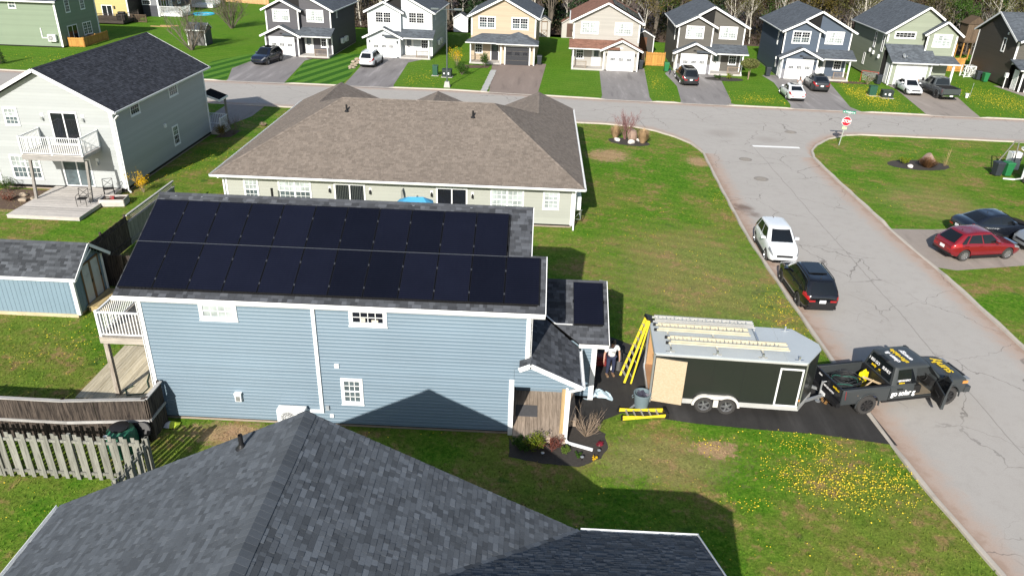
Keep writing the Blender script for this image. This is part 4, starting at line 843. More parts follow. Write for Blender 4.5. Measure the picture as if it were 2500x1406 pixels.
# ------------------------------------------------------------------ the row of houses across the street
def SDM(name, col): return mat('siding_'+name, col, .55, .05, .9, fine=.03, tone=True)
SLATE = shingle_mat('slate_far', (.082, .094, .108), True); BROWNR = shingle_mat('brown_far', (.20, .105, .075), True)
STONE = mat('stone_veneer', (.20, .20, .215), .9, .35, 6, bump=.6, bsc=14)
def far_house(name, label, x, y, sd, roof, flip=False, bay=True, hip=False, gdoor=None, gl=(None, None), W=7.7, D=10.5, side_win=True, extra=None, rz=RAD(-2.3), stone=False):
    H = empty(name, (x, y, 0), label, 'house', rz); mir = (lambda a: W-a) if flip else (lambda a: a)
    E, R = 5.25, 7.35; t = (R-5.2)/(W/2+.4); U = V((1, 0, 0))
    F = lambda fy: (V((0, fy, 0)), U, V((0, -1, 0)))
    MB().prism([V((a, .02, z)) for a, z in ((.02, .1), (W-.02, .1), (W-.02, E), (W/2, R-.2), (.02, E))], (0, D, 0)).build('wall', sd, H)
    MB().box(.04, W-.04, .05, D, -.1, .22).build('foundation', CONC, H)
    f = F(0); b1 = 4.0 if bay else 0
    siding(H, f, [(b1, .2), (W, .2), (W, E), (W/2, R-.12), (b1, min(E+b1*t, R-.12) if b1 < W/2 else R-.12-(b1-W/2)*t)], sd, .2)
    siding(H, (V((0, 0, 0)), V((0, -1, 0)), V((-1, 0, 0))), [(-D, .2), (0, .2), (0, E), (-D, E)], sd, .2); siding(H, (V((W, 0, 0)), V((0, 1, 0)), V((1, 0, 0))), [(0, .2), (D, .2), (D, E), (0, E)], sd, .2)
    tr = MB()
    for a in ((0, W-.14) if not bay else (W-.14,)): wbox(tr, f, a, a+.14, 3.0 if not bay else .2, E-.02, 0, .04)
    if bay:
        MB().prism([V((a, -.58, z)) for a, z in ((.02, 2.5), (3.98, 2.5), (3.98, 5.2), (2.02, 6.15), (.02, 5.2))], (0, .7, 0)).build('bay_wall', sd, H)
        siding(H, F(-.6), [(0, 2.6), (4.0, 2.6), (4.0, 5.2), (2.03, 6.2), (0, 5.2)], sd, .2); siding(H, (V((4.0, 0, 0)), V((0, 1, 0)), V((1, 0, 0))), [(-.6, 2.6), (0, 2.6), (0, 5.1), (-.6, 5.1)], sd, .2)
        for a in (0, 3.86): wbox(tr, F(-.6), a, a+.14, 2.7, 5.1, 0, .04)
    tr.build('corner_trim', WHITE, H, split=True)
    # main roof
    ov = .4; ez = 5.18; y0 = -.45; y1 = D+.4
    A = [V((-ov, y1, ez)), V((-ov, y0 if not bay else -.35, ez)), V((W/2, y0 if not bay else -.35, R)), V((W/2, y1, R))]; B = [V((W+ov, y0, ez)), V((W+ov, y1, ez)), V((W/2, y1, R)), V((W/2, y0, R))]
    slab(H, A, .12, roof); slab(H, B, .12, roof); e = MB()
    def rake(a, b): e.bar(a, b, .04, .2)
    if bay:
        q = 6.34; xb = 2.03; tb = (q-5.14)/(xb+ov)
        slab(H, [V((-ov, -.02, 5.15)), V((-ov, -1.0, 5.15)), V((xb, -1.0, q)), V((xb, -.02, q))], .1, roof); slab(H, [V((4.45, -1.0, 5.15)), V((4.45, .2, 5.15)), V((xb, .2, q)), V((xb, -1.0, q))], .1, roof)
        rake(V((-ov, -1.02, 5.06)), V((xb, -1.02, q-.07))); rake(V((xb, -1.02, q-.07)), V((4.45, -1.02, 5.06)))
        rake(V((xb+.1, -.38, q-.05)), V((W/2, -.38, R-.08))); rake(V((W/2, -.47, R-.08)), V((W+ov, -.47, ez-.08)))
    else: rake(V((-ov, -.47, ez-.08)), V((W/2, -.47, R-.08))); rake(V((W/2, -.47, R-.08)), V((W+ov, -.47, ez-.08)))
    gutter(H, V((-ov, y0, ez-.02)), V((-ov, y1, ez-.02)), (-1, 0, 0)); gutter(H, V((W+ov, y0, ez-.02)), V((W+ov, y1, ez-.02)), (1, 0, 0))
    # upper windows
    yb = -.6 if bay else 0
    g0 = gl[0] or BGLASS; g1 = gl[1] or BGLASS
    window(H, F(yb), .88, 2.92, 3.82, 5.2, 3, 2, g0, hung=True, twin=True, trim=.14); window(H, F(0), 4.78, 6.82, 3.82, 5.2, 3, 2, g1, hung=True, twin=True, trim=.14)
    # garage
    ga, gb = sorted((mir(0), mir(4.05))); gc = (ga+gb)/2; gy = -1.5
    MB().prism([V((a, gy+.02, z)) for a, z in ((ga+.02, -.1), (gb-.02, -.1), (gb-.02, 2.42), (gc, 3.3 if not hip else 2.42), (ga+.02, 2.42))], (0, 1.6, 0)).build('garage_wall', sd, H)
    siding(H, F(gy), [(ga, .1), (gb, .1), (gb, 2.42)]+([(gc, 3.35)] if not hip else [])+[(ga, 2.42)], sd, .2)
    for s in (ga, gb): 
        FF = (V((s, 0, 0)), V((0, 1, 0)), V((1, 0, 0))) if s == gb else (V((s, 0, 0)), V((0, -1, 0)), V((-1, 0, 0)))
        siding(H, FF, [(gy, .1), (0, .1), (0, 2.4), (gy, 2.4)] if s == gb else [(0, .1), (-gy, .1), (-gy, 2.4), (0, 2.4)], sd, .2)
    garage_door(H, F(gy), gc-1.4, gc+1.4, .02, 2.1, gdoor or WHITE2)
    t2 = MB()
    for a in (ga-.01, gb-.13): wbox(t2, F(gy), a, a+.14, .02, 2.4, 0, .04)
    t2.build('garage_trim', WHITE, H, split=True)
    if stone:
        for a in (ga+.14, gc+1.55): q = MB(); wbox(q, F(gy), a, a+.32, .05, 1.1, 0, .05); q.build('stone_veneer', STONE, H)
    for a in (ga+.35, gb-.35):
        q = MB(); wbox(q, F(gy), a-.06, a+.06, 1.7, 2.0, 0, .1); q.build('wall_lamp', BLACK, H)
    if not hip:
        q = 3.52; yy = -1.95; tp = -.02 if not bay or flip else -.6
        slab(H, [V((ga-.45, tp, 2.36)), V((ga-.45, yy, 2.36)), V((gc, yy, q)), V((gc, tp, q))], .1, roof, 'garage_roof'); slab(H, [V((gb+.45, yy, 2.36)), V((gb+.45, tp, 2.36)), V((gc, tp, q)), V((gc, yy, q))], .1, roof, 'garage_roof')
        rake(V((ga-.45, yy-.02, 2.27)), V((gc, yy-.02, q-.08))); rake(V((gc, yy-.02, q-.08)), V((gb+.45, yy-.02, 2.27)))
        q = MB(); wbox(q, F(gy), gc-.16, gc+.16, 2.5, 2.66, 0, .03); q.build('number_plate', BLACK if not flip else WHITE, H)
        # porch roof
        pa, pb = (gc+.2, W+.4) if not flip else (-.4, gc-.2)
        slab(H, [V((pa, -1.92, 2.48)), V((pb, -1.92, 2.48)), V((pb, -.0, 3.22)), V((pa, -.0, 3.22))], .08, roof, 'porch_roof')
        gutter(H, V((gb+.5 if not flip else pa, -1.92, 2.46)), V((pb if not flip else ga-.5, -1.92, 2.46)), (0, -1, 0), w=.1, h=.12)
    else:
        slab(H, [V((-.45, -1.95, 2.5)), V((W+.45, -1.95, 2.5)), V((W-1.0, 0, 3.28)), V((1.3, 0, 3.28))], .08, roof, 'porch_roof'); slab(H, [V((-.45, 0, 2.5)), V((-.45, -1.95, 2.5)), V((1.3, 0, 3.28))], .08, roof, 'porch_roof')
        slab(H, [V((ga-.45, -2.1, 2.47)), V((gb+.45, -2.1, 2.47)), V((gc, -.3, 3.62))], .06, roof, 'garage_roof'); slab(H, [V((gb+.45, -2.1, 2.47)), V((gb+.45, .0, 2.6)), V((gc, -.3, 3.62))], .06, roof, 'garage_roof'); slab(H, [V((ga-.45, -2.1, 2.47)), V((gc, -.3, 3.62)), V((ga-.2, -.8, 2.95))], .06, roof, 'garage_roof')
        gutter(H, V((-.45, -1.97, 2.49)), V((ga-.45, -1.97, 2.49)), (0, -1, 0), w=.1, h=.1); gutter(H, V((ga-.45, -2.12, 2.46)), V((gb+.45, -2.12, 2.46)), (0, -1, 0), w=.1, h=.1)
    e.build('fascia', WHITE, H, split=True)
    # porch: door, window, deck, post, rail
    qa, qb = (gb, W) if not flip else (0, ga)
    MB().box(qa, qb, -1.75, 0, -.05, .2).build('porch_floor', CONC, H)
    dx = qa+.35 if not flip else qb-1.2
    door(H, F(0), dx, dx+.85, .22, 2.25, gdoor if gdoor else WHITE2, MGLASS); wx = qb-1.45 if not flip else qa+.45
    window(H, F(0), wx, wx+.95, .95, 2.3, 3, 2, DGLASS, hung=True)
    px = qb-.15 if not flip else qa+.15
    MB().box(px-.07, px+.07, -1.72, -1.58, .2, 2.42).build('post', WHITE, H)
    x0, x1 = (qb-1.7, qb-.2) if not flip else (qa+.2, qa+1.7)
    rail_run(H, V((x0, -1.65, .2)), V((x1, -1.65, .2)), .75, wood('rail_wood', (.26, .2, .15), (.2, .15, .11), 2), .14, post=True)
    downspout(H, [V((px, -1.95, 2.4)), V((px, -1.8, 2.2)), V((px, -1.8, .1))], WHITE, .07)
    if side_win:
        window(H, (V((0, 0, 0)), V((0, -1, 0)), V((-1, 0, 0))), -2.1, -1.75, 3.3, 4.9, 1, 2, DGLASS, hung=False, trim=.08)
        window(H, (V((W, 0, 0)), V((0, 1, 0)), V((1, 0, 0))), 2.2, 2.6, 4.1, 4.9, 1, 1, DGLASS, trim=.08)
    if extra: extra(H, F, W, D)
    return H
def solar_right(H, F, W, D):
    t = (7.35-5.18)/(W/2+.4); m = MATS['solar_glass'] if 'solar_glass' in MATS else bpy.data.materials['solar_glass']
    for r in range(2):
        for k in range(6):
            a = W+.2-r*1.75; b = a-1.65; zz = lambda x: 5.18+(W+.4-x)*t+.1; y = .4+k*1.1
            MB().prism([V((a, y, zz(a))), V((a, y+1.05, zz(a))), V((b, y+1.05, zz(b))), V((b, y, zz(b)))], (0, 0, .04)).build('solar_panel', m, H)
def side_hp(H, F, W, D): heat_pump(H, (V((W, 0, 0)), V((0, 1, 0)), V((1, 0, 0))), 3.0, 1.0); heat_pump(H, (V((W, 0, 0)), V((0, 1, 0)), V((1, 0, 0))), 4.6, 1.0)
def side_door(H, F, W, D):
    G = (V((0, 0, 0)), V((0, -1, 0)), V((-1, 0, 0))); door(H, G, .3, 1.15, .1, 2.1, WHITE2); q = MB(); wbox(q, G, 1.0-2.3, 1.15-2.3, 1.7, 2.0, 0, .12); q.build('wall_vent', WHITE, H)
    q = MB(); wbox(q, G, -1.0, -.72, .9, 1.6, 0, .16); q.build('meter_box', GALV, H)
CHAR = mat('charcoal_door', (.028, .030, .035), .5, .06, 2)
far_house('charcoal_house', 'charcoal grey house, leftmost of the street row, navy car on its drive', -18.85, 72.4, SDM('charcoal', (.062, .061, .070)), SLATE, extra=side_hp)
far_house('white_gabled_house', 'all-white two-storey house with white garage door across the street', -7.0, 73.9, SDM('white', (.47, .51, .53)), SLATE, gl=(DGLASS, DGLASS), extra=side_hp)
far_house('beige_house', 'beige house with hipped porch roof and dark charcoal garage door', 5.5, 72.3, SDM('beige', (.40, .32, .225)), SLATE, flip=True, bay=False, hip=True, gdoor=CHAR, gl=((MGLASS, DGLASS), (MGLASS, DGLASS)))
far_house('cream_house', 'cream house with brown shingle roof and panels on its right slope', 17.55, 71.0, SDM('cream', (.335, .32, .29)), BROWNR, flip=True, bay=False, extra=solar_right)
far_house('taupe_house', 'taupe grey house behind the parked dark minivan', 29.65, 71.0, SDM('taupe', (.088, .082, .070)), SLATE, stone=True, extra=side_door)
far_house('slate_blue_house', 'slate blue house whose drive holds a white sedan and a dark car', 41.55, 70.1, SDM('slateblue', (.060, .082, .115)), SLATE, gl=((MGLASS, DGLASS), None), stone=True, extra=side_door)
def green_gable():
    H = empty('sage_house', (52.7, 68.6, 0), 'sage green house with satellite dish on the low roof over its garage', 'house', RAD(-2.3)); sd = SDM('sage', (.24, .27, .205)); W = 7.35; D = 11
    F = lambda fy: (V((0, fy, 0)), V((1, 0, 0)), V((0, -1, 0))); L = (V((0, 0, 0)), V((0, -1, 0)), V((-1, 0, 0)))
    E = 5.5; px = 3.7; R = 8.35; t = (R-5.5)/(px+.4)
    MB().prism([V((a, .02, z)) for a, z in ((.02, .1), (W-.02, .1), (W-.02, E), (px, R-.2), (.02, E))], (0, D, 0)).build('wall', sd, H)
    siding(H, F(0), [(0, 3.6), (W, 3.6), (W, E), (px, R-.15), (0, E)], sd, .2); siding(H, L, [(-D, .2), (0, .2), (0, E), (-D, E)], sd, .2); siding(H, (V((W, 0, 0)), V((0, 1, 0)), V((1, 0, 0))), [(0, .2), (D, .2), (D, E), (0, E)], sd, .2)
    siding(H, F(0), [(4.9, .2), (W, .2), (W, 3.6), (4.9, 3.6)], sd, .2)
    # projecting bay on the right
    MB().prism([V((a, -.6, z)) for a, z in ((4.1, 3.2), (W-.02, 3.2), (W-.02, 5.5), (5.75, 6.75), (4.1, 5.5))], (0, .7, 0)).build('bay_wall', sd, H); siding(H, F(-.62), [(4.1, 3.2), (W, 3.2), (W, 5.5), (5.75, 6.75), (4.1, 5.5)], sd, .2)
    slab(H, [V((-.42, D+.4, 5.48)), V((-.42, -.45, 5.48)), V((px, -.45, R)), V((px, D+.4, R))], .12, SLATE); slab(H, [V((W+.42, -.45, 5.48)), V((W+.42, D+.4, 5.48)), V((px, D+.4, R)), V((px, -.45, R))], .12, SLATE)
    slab(H, [V((3.65, .3, 5.5)), V((3.65, -1.05, 5.5)), V((5.75, -1.05, 6.98)), V((5.75, .3, 6.98))], .1, SLATE, 'bay_roof'); slab(H, [V((W+.45, -1.05, 5.5)), V((W+.45, .3, 5.5)), V((5.75, .3, 6.98)), V((5.75, -1.05, 6.98))], .1, SLATE, 'bay_roof')
    e = MB(); e.bar((-.42, -.47, 5.4), (px, -.47, R-.08), .04, .2); e.bar((px, -.47, R-.08), (5.6, -.47, 7.05), .04, .2); e.bar((3.62, -1.07, 5.42), (5.75, -1.07, 6.9), .04, .2); e.bar((5.75, -1.07, 6.9), (W+.47, -1.07, 5.42), .04, .2); e.build('fascia', WHITE, H, split=True)
    gutter(H, V((-.42, -.45, 5.46)), V((-.42, D+.4, 5.46)), (-1, 0, 0))
    tr = MB(); wbox(tr, F(0), 0, .16, 4.5, 5.4, 0, .04); wbox(tr, F(-.62), 4.08, 4.24, 3.3, 5.4, 0, .04); wbox(tr, F(-.62), W-.16, W, 3.3, 5.4, 0, .04); tr.build('corner_trim', WHITE, H, split=True)
    window(H, F(0), .72, 3.05, 4.9, 5.65, 5, 2, DGLASS, trim=.14); window(H, F(-.62), 4.75, 6.75, 4.2, 5.6, 2, 2, BGLASS, hung=True, twin=True, trim=.14)
    for a, z0, z1 in ((-3.3, 3.4, 5.2), (-.75, 3.3, 5.1), (-5.6, 1.1, 2.4)): window(H, L, a-.3, a+.3, z0, z1, 1, 2, DGLASS, trim=.1)
    for a, z in ((-4.2, 2.75), (-3.0, 2.65), (-1.2, 2.5)): q = MB(); wbox(q, L, a, a+.25, z, z+.4, 0, .18); q.build('wall_vent', WHITE, H)
    # garage with a roof sloping to the street
    gy = -1.6; MB().prism([V((.55, y, z)) for y, z in ((gy+.02, 0), (gy+.02, 2.55), (0.05, 3.55), (.05, 0))], (4.45, 0, 0)).build('garage_wall', sd, H)
    siding(H, F(gy), [(.55, .1), (5.0, .1), (5.0, 2.6), (.55, 2.6)], sd, .2); siding(H, (V((.53, 0, 0)), V((0, -1, 0)), V((-1, 0, 0))), [(0, .1), (1.6, .1), (1.6, 2.55), (.0, 3.5)], sd, .2)
    slab(H, [V((.35, -2.1, 2.62)), V((5.3, -2.1, 2.62)), V((4.9, .0, 4.3)), V((-.1, .0, 4.3))], .1, SLATE, 'garage_roof'); slab(H, [V((5.1, -2.05, 2.65)), V((W+.4, -2.05, 2.65)), V((W+.1, -.6, 3.3)), V((5.0, -.6, 3.3))], .08, SLATE, 'porch_roof')
    gutter(H, V((.4, -2.12, 2.62)), V((5.4, -2.12, 2.62)), (0, -1, 0), w=.1, h=.12); gutter(H, V((5.5, -2.07, 2.64)), V((W+.45, -2.07, 2.64)), (0, -1, 0), w=.1, h=.12)
    garage_door(H, F(gy), 1.25, 4.4, .02, 2.25, WHITE2, panes=False); t2 = MB()
    for a in (.52, 4.86): wbox(t2, F(gy), a, a+.16, .02, 2.5, 0, .04)
    t2.build('garage_trim', WHITE, H, split=True); q = MB(); wbox(q, F(gy), 2.6, 3.1, 2.32, 2.46, 0, .03); q.build('number_plate', WHITE, H)
    door(H, (V((.52, 0, 0)), V((0, -1, 0)), V((-1, 0, 0))), .35, 1.15, .1, 2.2, WHITE2)
    MB().box(5.0, W, -1.9, 0, -.05, .25).build('porch_floor', CONC, H); MB().box(W-.25, W-.05, -1.9, -1.7, .25, 2.6).build('post', WHITE, H); rail_run(H, V((5.6, -1.8, .25)), V((W-.2, -1.8, .25)), .85, WHITE2, .15)
    d = empty('satellite_dish', (54.3, 66.95, 2.9), 'small grey satellite dish on the sage house garage roof', 'satellite dish'); MB().lathe([(.001, 0), (.15, .02), (.27, .07), (.28, .075), (.26, .09), (.001, .03)], seg=18).xf(Matrix.Translation((0, 0, .35)) @ V((.55, -.75, .5)).to_track_quat('Z', 'Y').to_matrix().to_4x4()).build('dish', GALV, d, smooth=True); q = MB(); q.tube([(0, 0, -.1), (0, .0, .3)], .025); q.tube([(0, 0, .25), (.2, -.3, .38)], .014); q.box(.17, .26, -.36, -.27, .35, .43); q.build('mast', GALV, d)
green_gable()
def dark_end():
    H = empty('dark_brown_house', (66.9, 68.0, 0), 'dark brown house at the right edge of the row, gable end facing the sage house', 'house', RAD(-1.5)); sd = SDM('darkbrown', (.070, .062, .052)); F = lambda fy: (V((0, fy, 0)), V((1, 0, 0)), V((0, -1, 0))); L = (V((0, 0, 0)), V((0, -1, 0)), V((-1, 0, 0))); D = 8.9
    MB().prism([V((.02, y, z)) for y, z in ((.02, 0), (.02, 5.3), (4.6, 7.5), (D, 5.3), (D, 0))], (10, 0, 0)).build('wall', sd, H); siding(H, L, [(-D, .2), (0, .2), (0, 5.3), (-4.6, 7.55), (-D, 5.3)], sd, .2)
    siding(H, F(0), [(0, 2.6), (10, 2.6), (10, 5.2), (0, 5.2)], SDM('taupe', (.1, .1, .1)), .2); tr = MB(); wbox(tr, F(0), 0, .22, 2.6, 5.2, 0, .05); tr.box(-.05, 0, D-.15, D, .2, 5.2); tr.build('corner_trim', WHITE, H, split=True)
    slab(H, [V((-.4, -.45, 5.2)), V((10, -.45, 5.2)), V((10, 4.6, 7.7)), V((-.4, 4.6, 7.7))], .1, SLATE); slab(H, [V((10, D+.45, 5.2)), V((-.4, D+.45, 5.2)), V((-.4, 4.6, 7.7)), V((10, 4.6, 7.7))], .1, SLATE)
    e = MB(); e.bar((-.42, -.45, 5.12), (-.42, 4.6, 7.62), .04, .2); e.bar((-.42, 4.6, 7.62), (-.42, D+.45, 5.12), .04, .2); e.bar((-.2, -.9, 5.1), (2.6, -.9, 6.4), .04, .22); e.build('fascia', WHITE, H, split=True); slab(H, [V((-.3, .6, 5.2)), V((-.3, -.9, 5.2)), V((2.6, -.9, 6.5)), V((2.6, .6, 6.5))], .1, SLATE, 'gable_roof')
    window(H, L, -3.0, -2.3, 3.6, 5.1, 1, 2, DGLASS, hung=False, trim=.12); window(H, F(0), 1.2, 3.2, 3.7, 5.0, 3, 2, BGLASS, hung=True, twin=True, trim=.14); q = MB(); wbox(q, L, -2.4, -2.2, 5.5, 5.75, 0, .12); q.build('wall_vent', WHITE, H)
    MB().box(.3, 5, -2.2, 0, 0, 2.5).build('garage_wall', sd, H); slab(H, [V((-.3, -2.7, 2.45)), V((5.4, -2.7, 2.45)), V((5.4, 0, 3.2)), V((-.3, 0, 3.2))], .1, SLATE, 'garage_roof'); gutter(H, V((-.3, -2.72, 2.44)), V((5.4, -2.72, 2.44)), (0, -1, 0)); garage_door(H, F(-2.2), 1.1, 4.2, .02, 2.1, WHITE2, panes=False); door(H, (V((.3, 0, 0)), V((0, -1, 0)), V((-1, 0, 0))), .7, 1.5, .05, 2.1, WHITE2)
    t2 = MB(); wbox(t2, F(-2.2), .3, .48, .02, 2.4, 0, .04); t2.build('garage_trim', WHITE, H); q = MB(); q.tube([(-.25, -.2, 0), (-.25, -.2, 1.3)], .05); q.box(-.4, -.1, -.35, -.05, 1.2, 1.7); q.build('meter_mast', WHITE, H)
dark_end()
# ------------------------------------------------------------------ back-row houses, upper left
def back_row():
    sd = SDM('moss', (.185, .235, .165)); H = empty('moss_green_house', (-43.4, 70.7, 0), 'moss green two-storey house with orange fence, upper left corner', 'house')
    F = lambda x, y, u, n: (V((x, y, 0)), V(u), V(n)); f = F(0, 0, X_, S_); g = F(0, 0, Y_, E_)
    MB().box(-9.98, -.02, .02, 8.6, 0, 5.3).build('wall', sd, H); siding(H, f, [(-10, .15), (0, .15), (0, 5.3), (-10, 5.3)], sd, .2); siding(H, g, [(0, .15), (8.6, .15), (8.6, 5.3), (0, 5.3)], sd, .2)
    tr = MB(); wbox(tr, f, -.2, .02, .1, 5.25, 0, .05); tr.box(0, .06, 8.4, 8.62, .1, 5.25); tr.build('corner_trim', WHITE, H, split=True)
    slab(H, [V((-10, -.45, 5.3)), V((.4, -.45, 5.3)), V((.4, 4.3, 7.5)), V((-10, 4.3, 7.5))], .12, SLATE); slab(H, [V((.4, 9.05, 5.3)), V((-10, 9.05, 5.3)), V((-10, 4.3, 7.5)), V((.4, 4.3, 7.5))], .12, SLATE); gutter(H, V((-10, -.45, 5.28)), V((.4, -.45, 5.28)), (0, -1, 0), h=.16)
    window(H, f, -5.55, -4.65, 4.3, 5.25, 2, 1, MGLASS, hung=True); window(H, g, 1.9, 2.9, 3.75, 5.25, 3, 2, MGLASS, hung=True); window(H, g, 5.2, 6.2, 3.75, 5.1, 3, 2, MGLASS, hung=True); window(H, g, 4.85, 6.8, .75, 2.25, 2, 2, MGLASS, hung=True, twin=True); slider(H, g, 1.5, 3.6, .3, 2.3)
    heat_pump(H, f, -1.46, .75, .95, .8); q = MB(); wbox(q, f, -2.35, -2.25, 1.15, 2.2, 0, .1); wbox(q, f, -2.35, -1.46, 1.05, 1.15, 0, .1); q.build('pipe_cover', WHITE, H)
    sd = SDM('yellow', (.46, .37, .15)); H = empty('yellow_house', (-47.2, 94.85, 0), 'yellow house behind the moss green one, partly cut by the top edge', 'house'); f = F(0, 0, X_, S_)
    MB().box(-8, -.02, .02, 8, -.5, 5.3).build('wall', sd, H); siding(H, f, [(-8, 0), (0, 0), (0, 5.3), (-8, 5.3)], sd, .2); tr = MB(); wbox(tr, f, -.16, .02, 0, 5.3, 0, .05); tr.build('corner_trim', WHITE, H); slider(H, f, -4.0, -2.4, .05, 2.0); slab(H, [V((-8.4, -.45, 5.3)), V((.4, -.45, 5.3)), V((.4, 4, 7.3)), V((-8.4, 4, 7.3))], .12, SLATE); q = MB(); wbox(q, f, -2.15, -1.95, 1.5, 1.9, 0, .12); q.build('wall_lamp', BLACK, H)
    DW = wood('dark_deck', (.08, .065, .055), (.045, .038, .033), 0); d = MB().box(-4.4, 1.6, -5.2, -.1, .2, .55).build('deck', DW, H); rail_run(H, V((-4.3, -5.1, .55)), V((1.5, -5.1, .55)), .9, DW, .2); rail_run(H, V((1.5, -5.1, .55)), V((1.5, -.2, .55)), .9, DW, .2)
    sd = SDM('twotone', (.045, .047, .058)); s2 = SDM('twotone_grey', (.17, .175, .19)); H = empty('two_tone_house', (-44.7, 99.3, 0), 'grey and black house with white railed decks beside the paddling pool', 'house'); f = F(0, 0, X_, S_); g = F(0, 0, Y_, E_)
    MB().box(-7, -.02, .02, 16, -.2, 5.3).build('wall', sd, H); siding(H, f, [(-7, 0), (0, 0), (0, 1.6), (-7, 1.6)], sd, .2); siding(H, f, [(-7, 1.6), (0, 1.6), (0, 5.3), (-7, 5.3)], s2, .2); siding(H, g, [(0, 0), (16, 0), (16, 5.3), (0, 5.3)], sd, .2); tr = MB(); wbox(tr, f, -.22, .02, 0, 5.2, 0, .05); tr.build('corner_trim', WHITE, H); window(H, f, -2.5, -1.15, 1.68, 2.35, 4, 2, DGLASS); slider(H, g, .8, 2.6, .5, 2.5); window(H, g, 3.4, 4.6, 1.0, 2.5, 2, 2, MGLASS); window(H, g, 6.6, 7.6, 1.2, 2.5, 1, 2, MGLASS)
    slab(H, [V((-7.4, -.45, 5.3)), V((.4, -.45, 5.3)), V((.4, 8, 7.3)), V((-7.4, 8, 7.3))], .12, SLATE)
    for y0, y1, x1 in ((.1, 3.2, 3.4), (11.6, 15.0, 3.6)):
        MB().box(0.05, x1, y0, y1, .1, .5).build('deck', WHITE2, H)
        for a, b in (((.1, y0), (x1, y0)), ((x1, y0), (x1, y1))): rail_run(H, V((*a, .5)), V((*b, .5)), 1.0, WHITE2, .16, bw=.05)
back_row()
# ------------------------------------------------------------------ fences and small sheds
def fence(name, label, pts, h, m, style='solid', bw=.14, gap=.004, cap=None, rails=(), rail_m=None, group=None, post_m=None, rside=1):
    H = empty(name, (pts[0][0], pts[0][1], 0), label, 'fence', group=group); o0 = V((pts[0][0], pts[0][1], 0)); rail_m = rail_m or m
    for i in range(len(pts)-1):
        a, b = V((*pts[i][:2], 0))-o0, V((*pts[i+1][:2], 0))-o0; d = b-a; L = d.length; d.normalize(); nrm = V((d.y, -d.x, 0))*rside; n = max(1, round(L/(bw+gap))); st = L/n; ang = math.atan2(d.y, d.x); Rm = Matrix.Rotation(ang, 4, 'Z')
        me = [MB().box(-bw/2, bw/2, -.01, .01, .04, h-random.uniform(0, .03)).mesh('fence_board', m) for _ in range(4)]
        for k in range(n):
            off = 0 if style != 'shadow' else (.045 if k % 2 == 0 else -.045)
            mobj('fence_board', random.choice(me), H, Matrix.Translation(a+d*((k+.5)*st)+nrm*off+Z*random.uniform(-.012, .012)) @ Rm @ Matrix.Rotation(random.uniform(-.008, .008), 4, 'Y'))
        for z in rails: MB().bar(a+nrm*(.035 if style != 'shadow' else 0)+Z*z, b+nrm*(.035 if style != 'shadow' else 0)+Z*z, .045 if style != 'shadow' else .05, .09).build('rail', rail_m, H)
        if cap: MB().bar(a+Z*(h+.02), b+Z*(h+.02), .13, .04).build('cap_rail', cap, H)
        np_ = max(1, round(L/2.4))
        for k in range(np_+1):
            p = a+d*(L*k/np_)-nrm*(.09 if style != 'shadow' else .02); MB().box(-.05, .05, -.05, .05, 0, h+.05).build('fence_post', post_m or m, H, mtx=Matrix.Translation(p) @ Rm)
    return H
DKF = wood('dark_fence', (.085, .068, .055), (.022, .018, .016), 2); GRF = wood('grey_fence', (.235, .235, .205), (.15, .15, .13), 2); CAPG = wood('cap_grey', (.40, .39, .37), (.30, .29, .275), 0); CDF = wood('cedar_fence', (.48, .25, .07), (.40, .20, .05), 2); BRF = wood('brown_fence', (.14, .10, .065), (.09, .065, .045), 2); PNF = wood('pine_fence', (.52, .33, .17), (.42, .26, .12), 2)
fence('board_fence', 'dark weathered board fence with pale cap rail beside the blue house deck', [(-9.5, -1.35), (-1.9, -1.42), (.78, -1.12), (.80, -.05)], 1.7, DKF, cap=CAPG, rails=(.85,), rail_m=CAPG, rside=1)
fence('picket_fence', 'grey shadowbox fence with spaced vertical boards at lower left', [(-8, -3.22), (1.78, -3.2), (1.75, -7.0)], 1.74, GRF, 'shadow', .125, .055, rails=(.25, 1.5))
f_ = fence('lattice_fence', 'grey board fence with lattice top beside the yellow-flowered shrub', [(-7.85, 14.9), (-7.85, 20.6)], 1.3, GRF, bw=.14, cap=CAPG, rails=(.3,))
lt = MB()
for k in range(40):
    y = k*.15
    for s in (1, -1):
        a, b = y, y+s*.33
        if 0 <= b <= 5.7: lt.bar((-.01*s, a, 1.34), (-.01*s, b, 1.67), .008, .03, 0, X_)
lt.build('lattice', GRF, f_, kind='stuff'); MB().box(-.05, .05, 0, 5.7, 1.66, 1.72).build('cap_rail', CAPG, f_)
fence('plank_fence', 'dark plank fence running behind the blue garden shed', [(-7.85, 14.9), (-7.85, 10.05), (-1.2, 10.1)], 1.7, DKF, cap=None, rails=(.4, 1.4), rside=-1)
fence('cedar_fence', 'low orange cedar fence against the moss green house', [(-43.2, 71.5), (-41.4, 71.7), (-41.5, 77.6)], 1.1, CDF, rails=(.2, .95))
fence('pine_fence', 'pale pine fence at the back of the far lawn, top edge', [(-46, 121.5), (-34, 118)], 1.9, PNF, rails=(.3, 1.6))
fence('cedar_gate', 'orange cedar fence and gate between cream and taupe houses', [(26.7, 73.5), (28.9, 73.4)], 1.6, CDF, rails=(.3, 1.4))
fence('dark_side_fence', 'dark slatted fence along the cream house side', [(26.0, 82), (26.4, 73.6)], 1.6, BRF, bw=.14, gap=.03, rails=(.3, 1.4))
fence('orange_side_fence', 'orange cedar fence between sage and dark brown houses', [(60.2, 77.5), (66.7, 77.3)], 1.7, CDF, rails=(.3, 1.4))
fence('old_picket_fence', 'old grey picket fence at the wood edge beyond the sage house', [(62, 90.5), (69, 90.5)], 1.5, GRF, bw=.16, gap=.03, rails=(.3, 1.2))
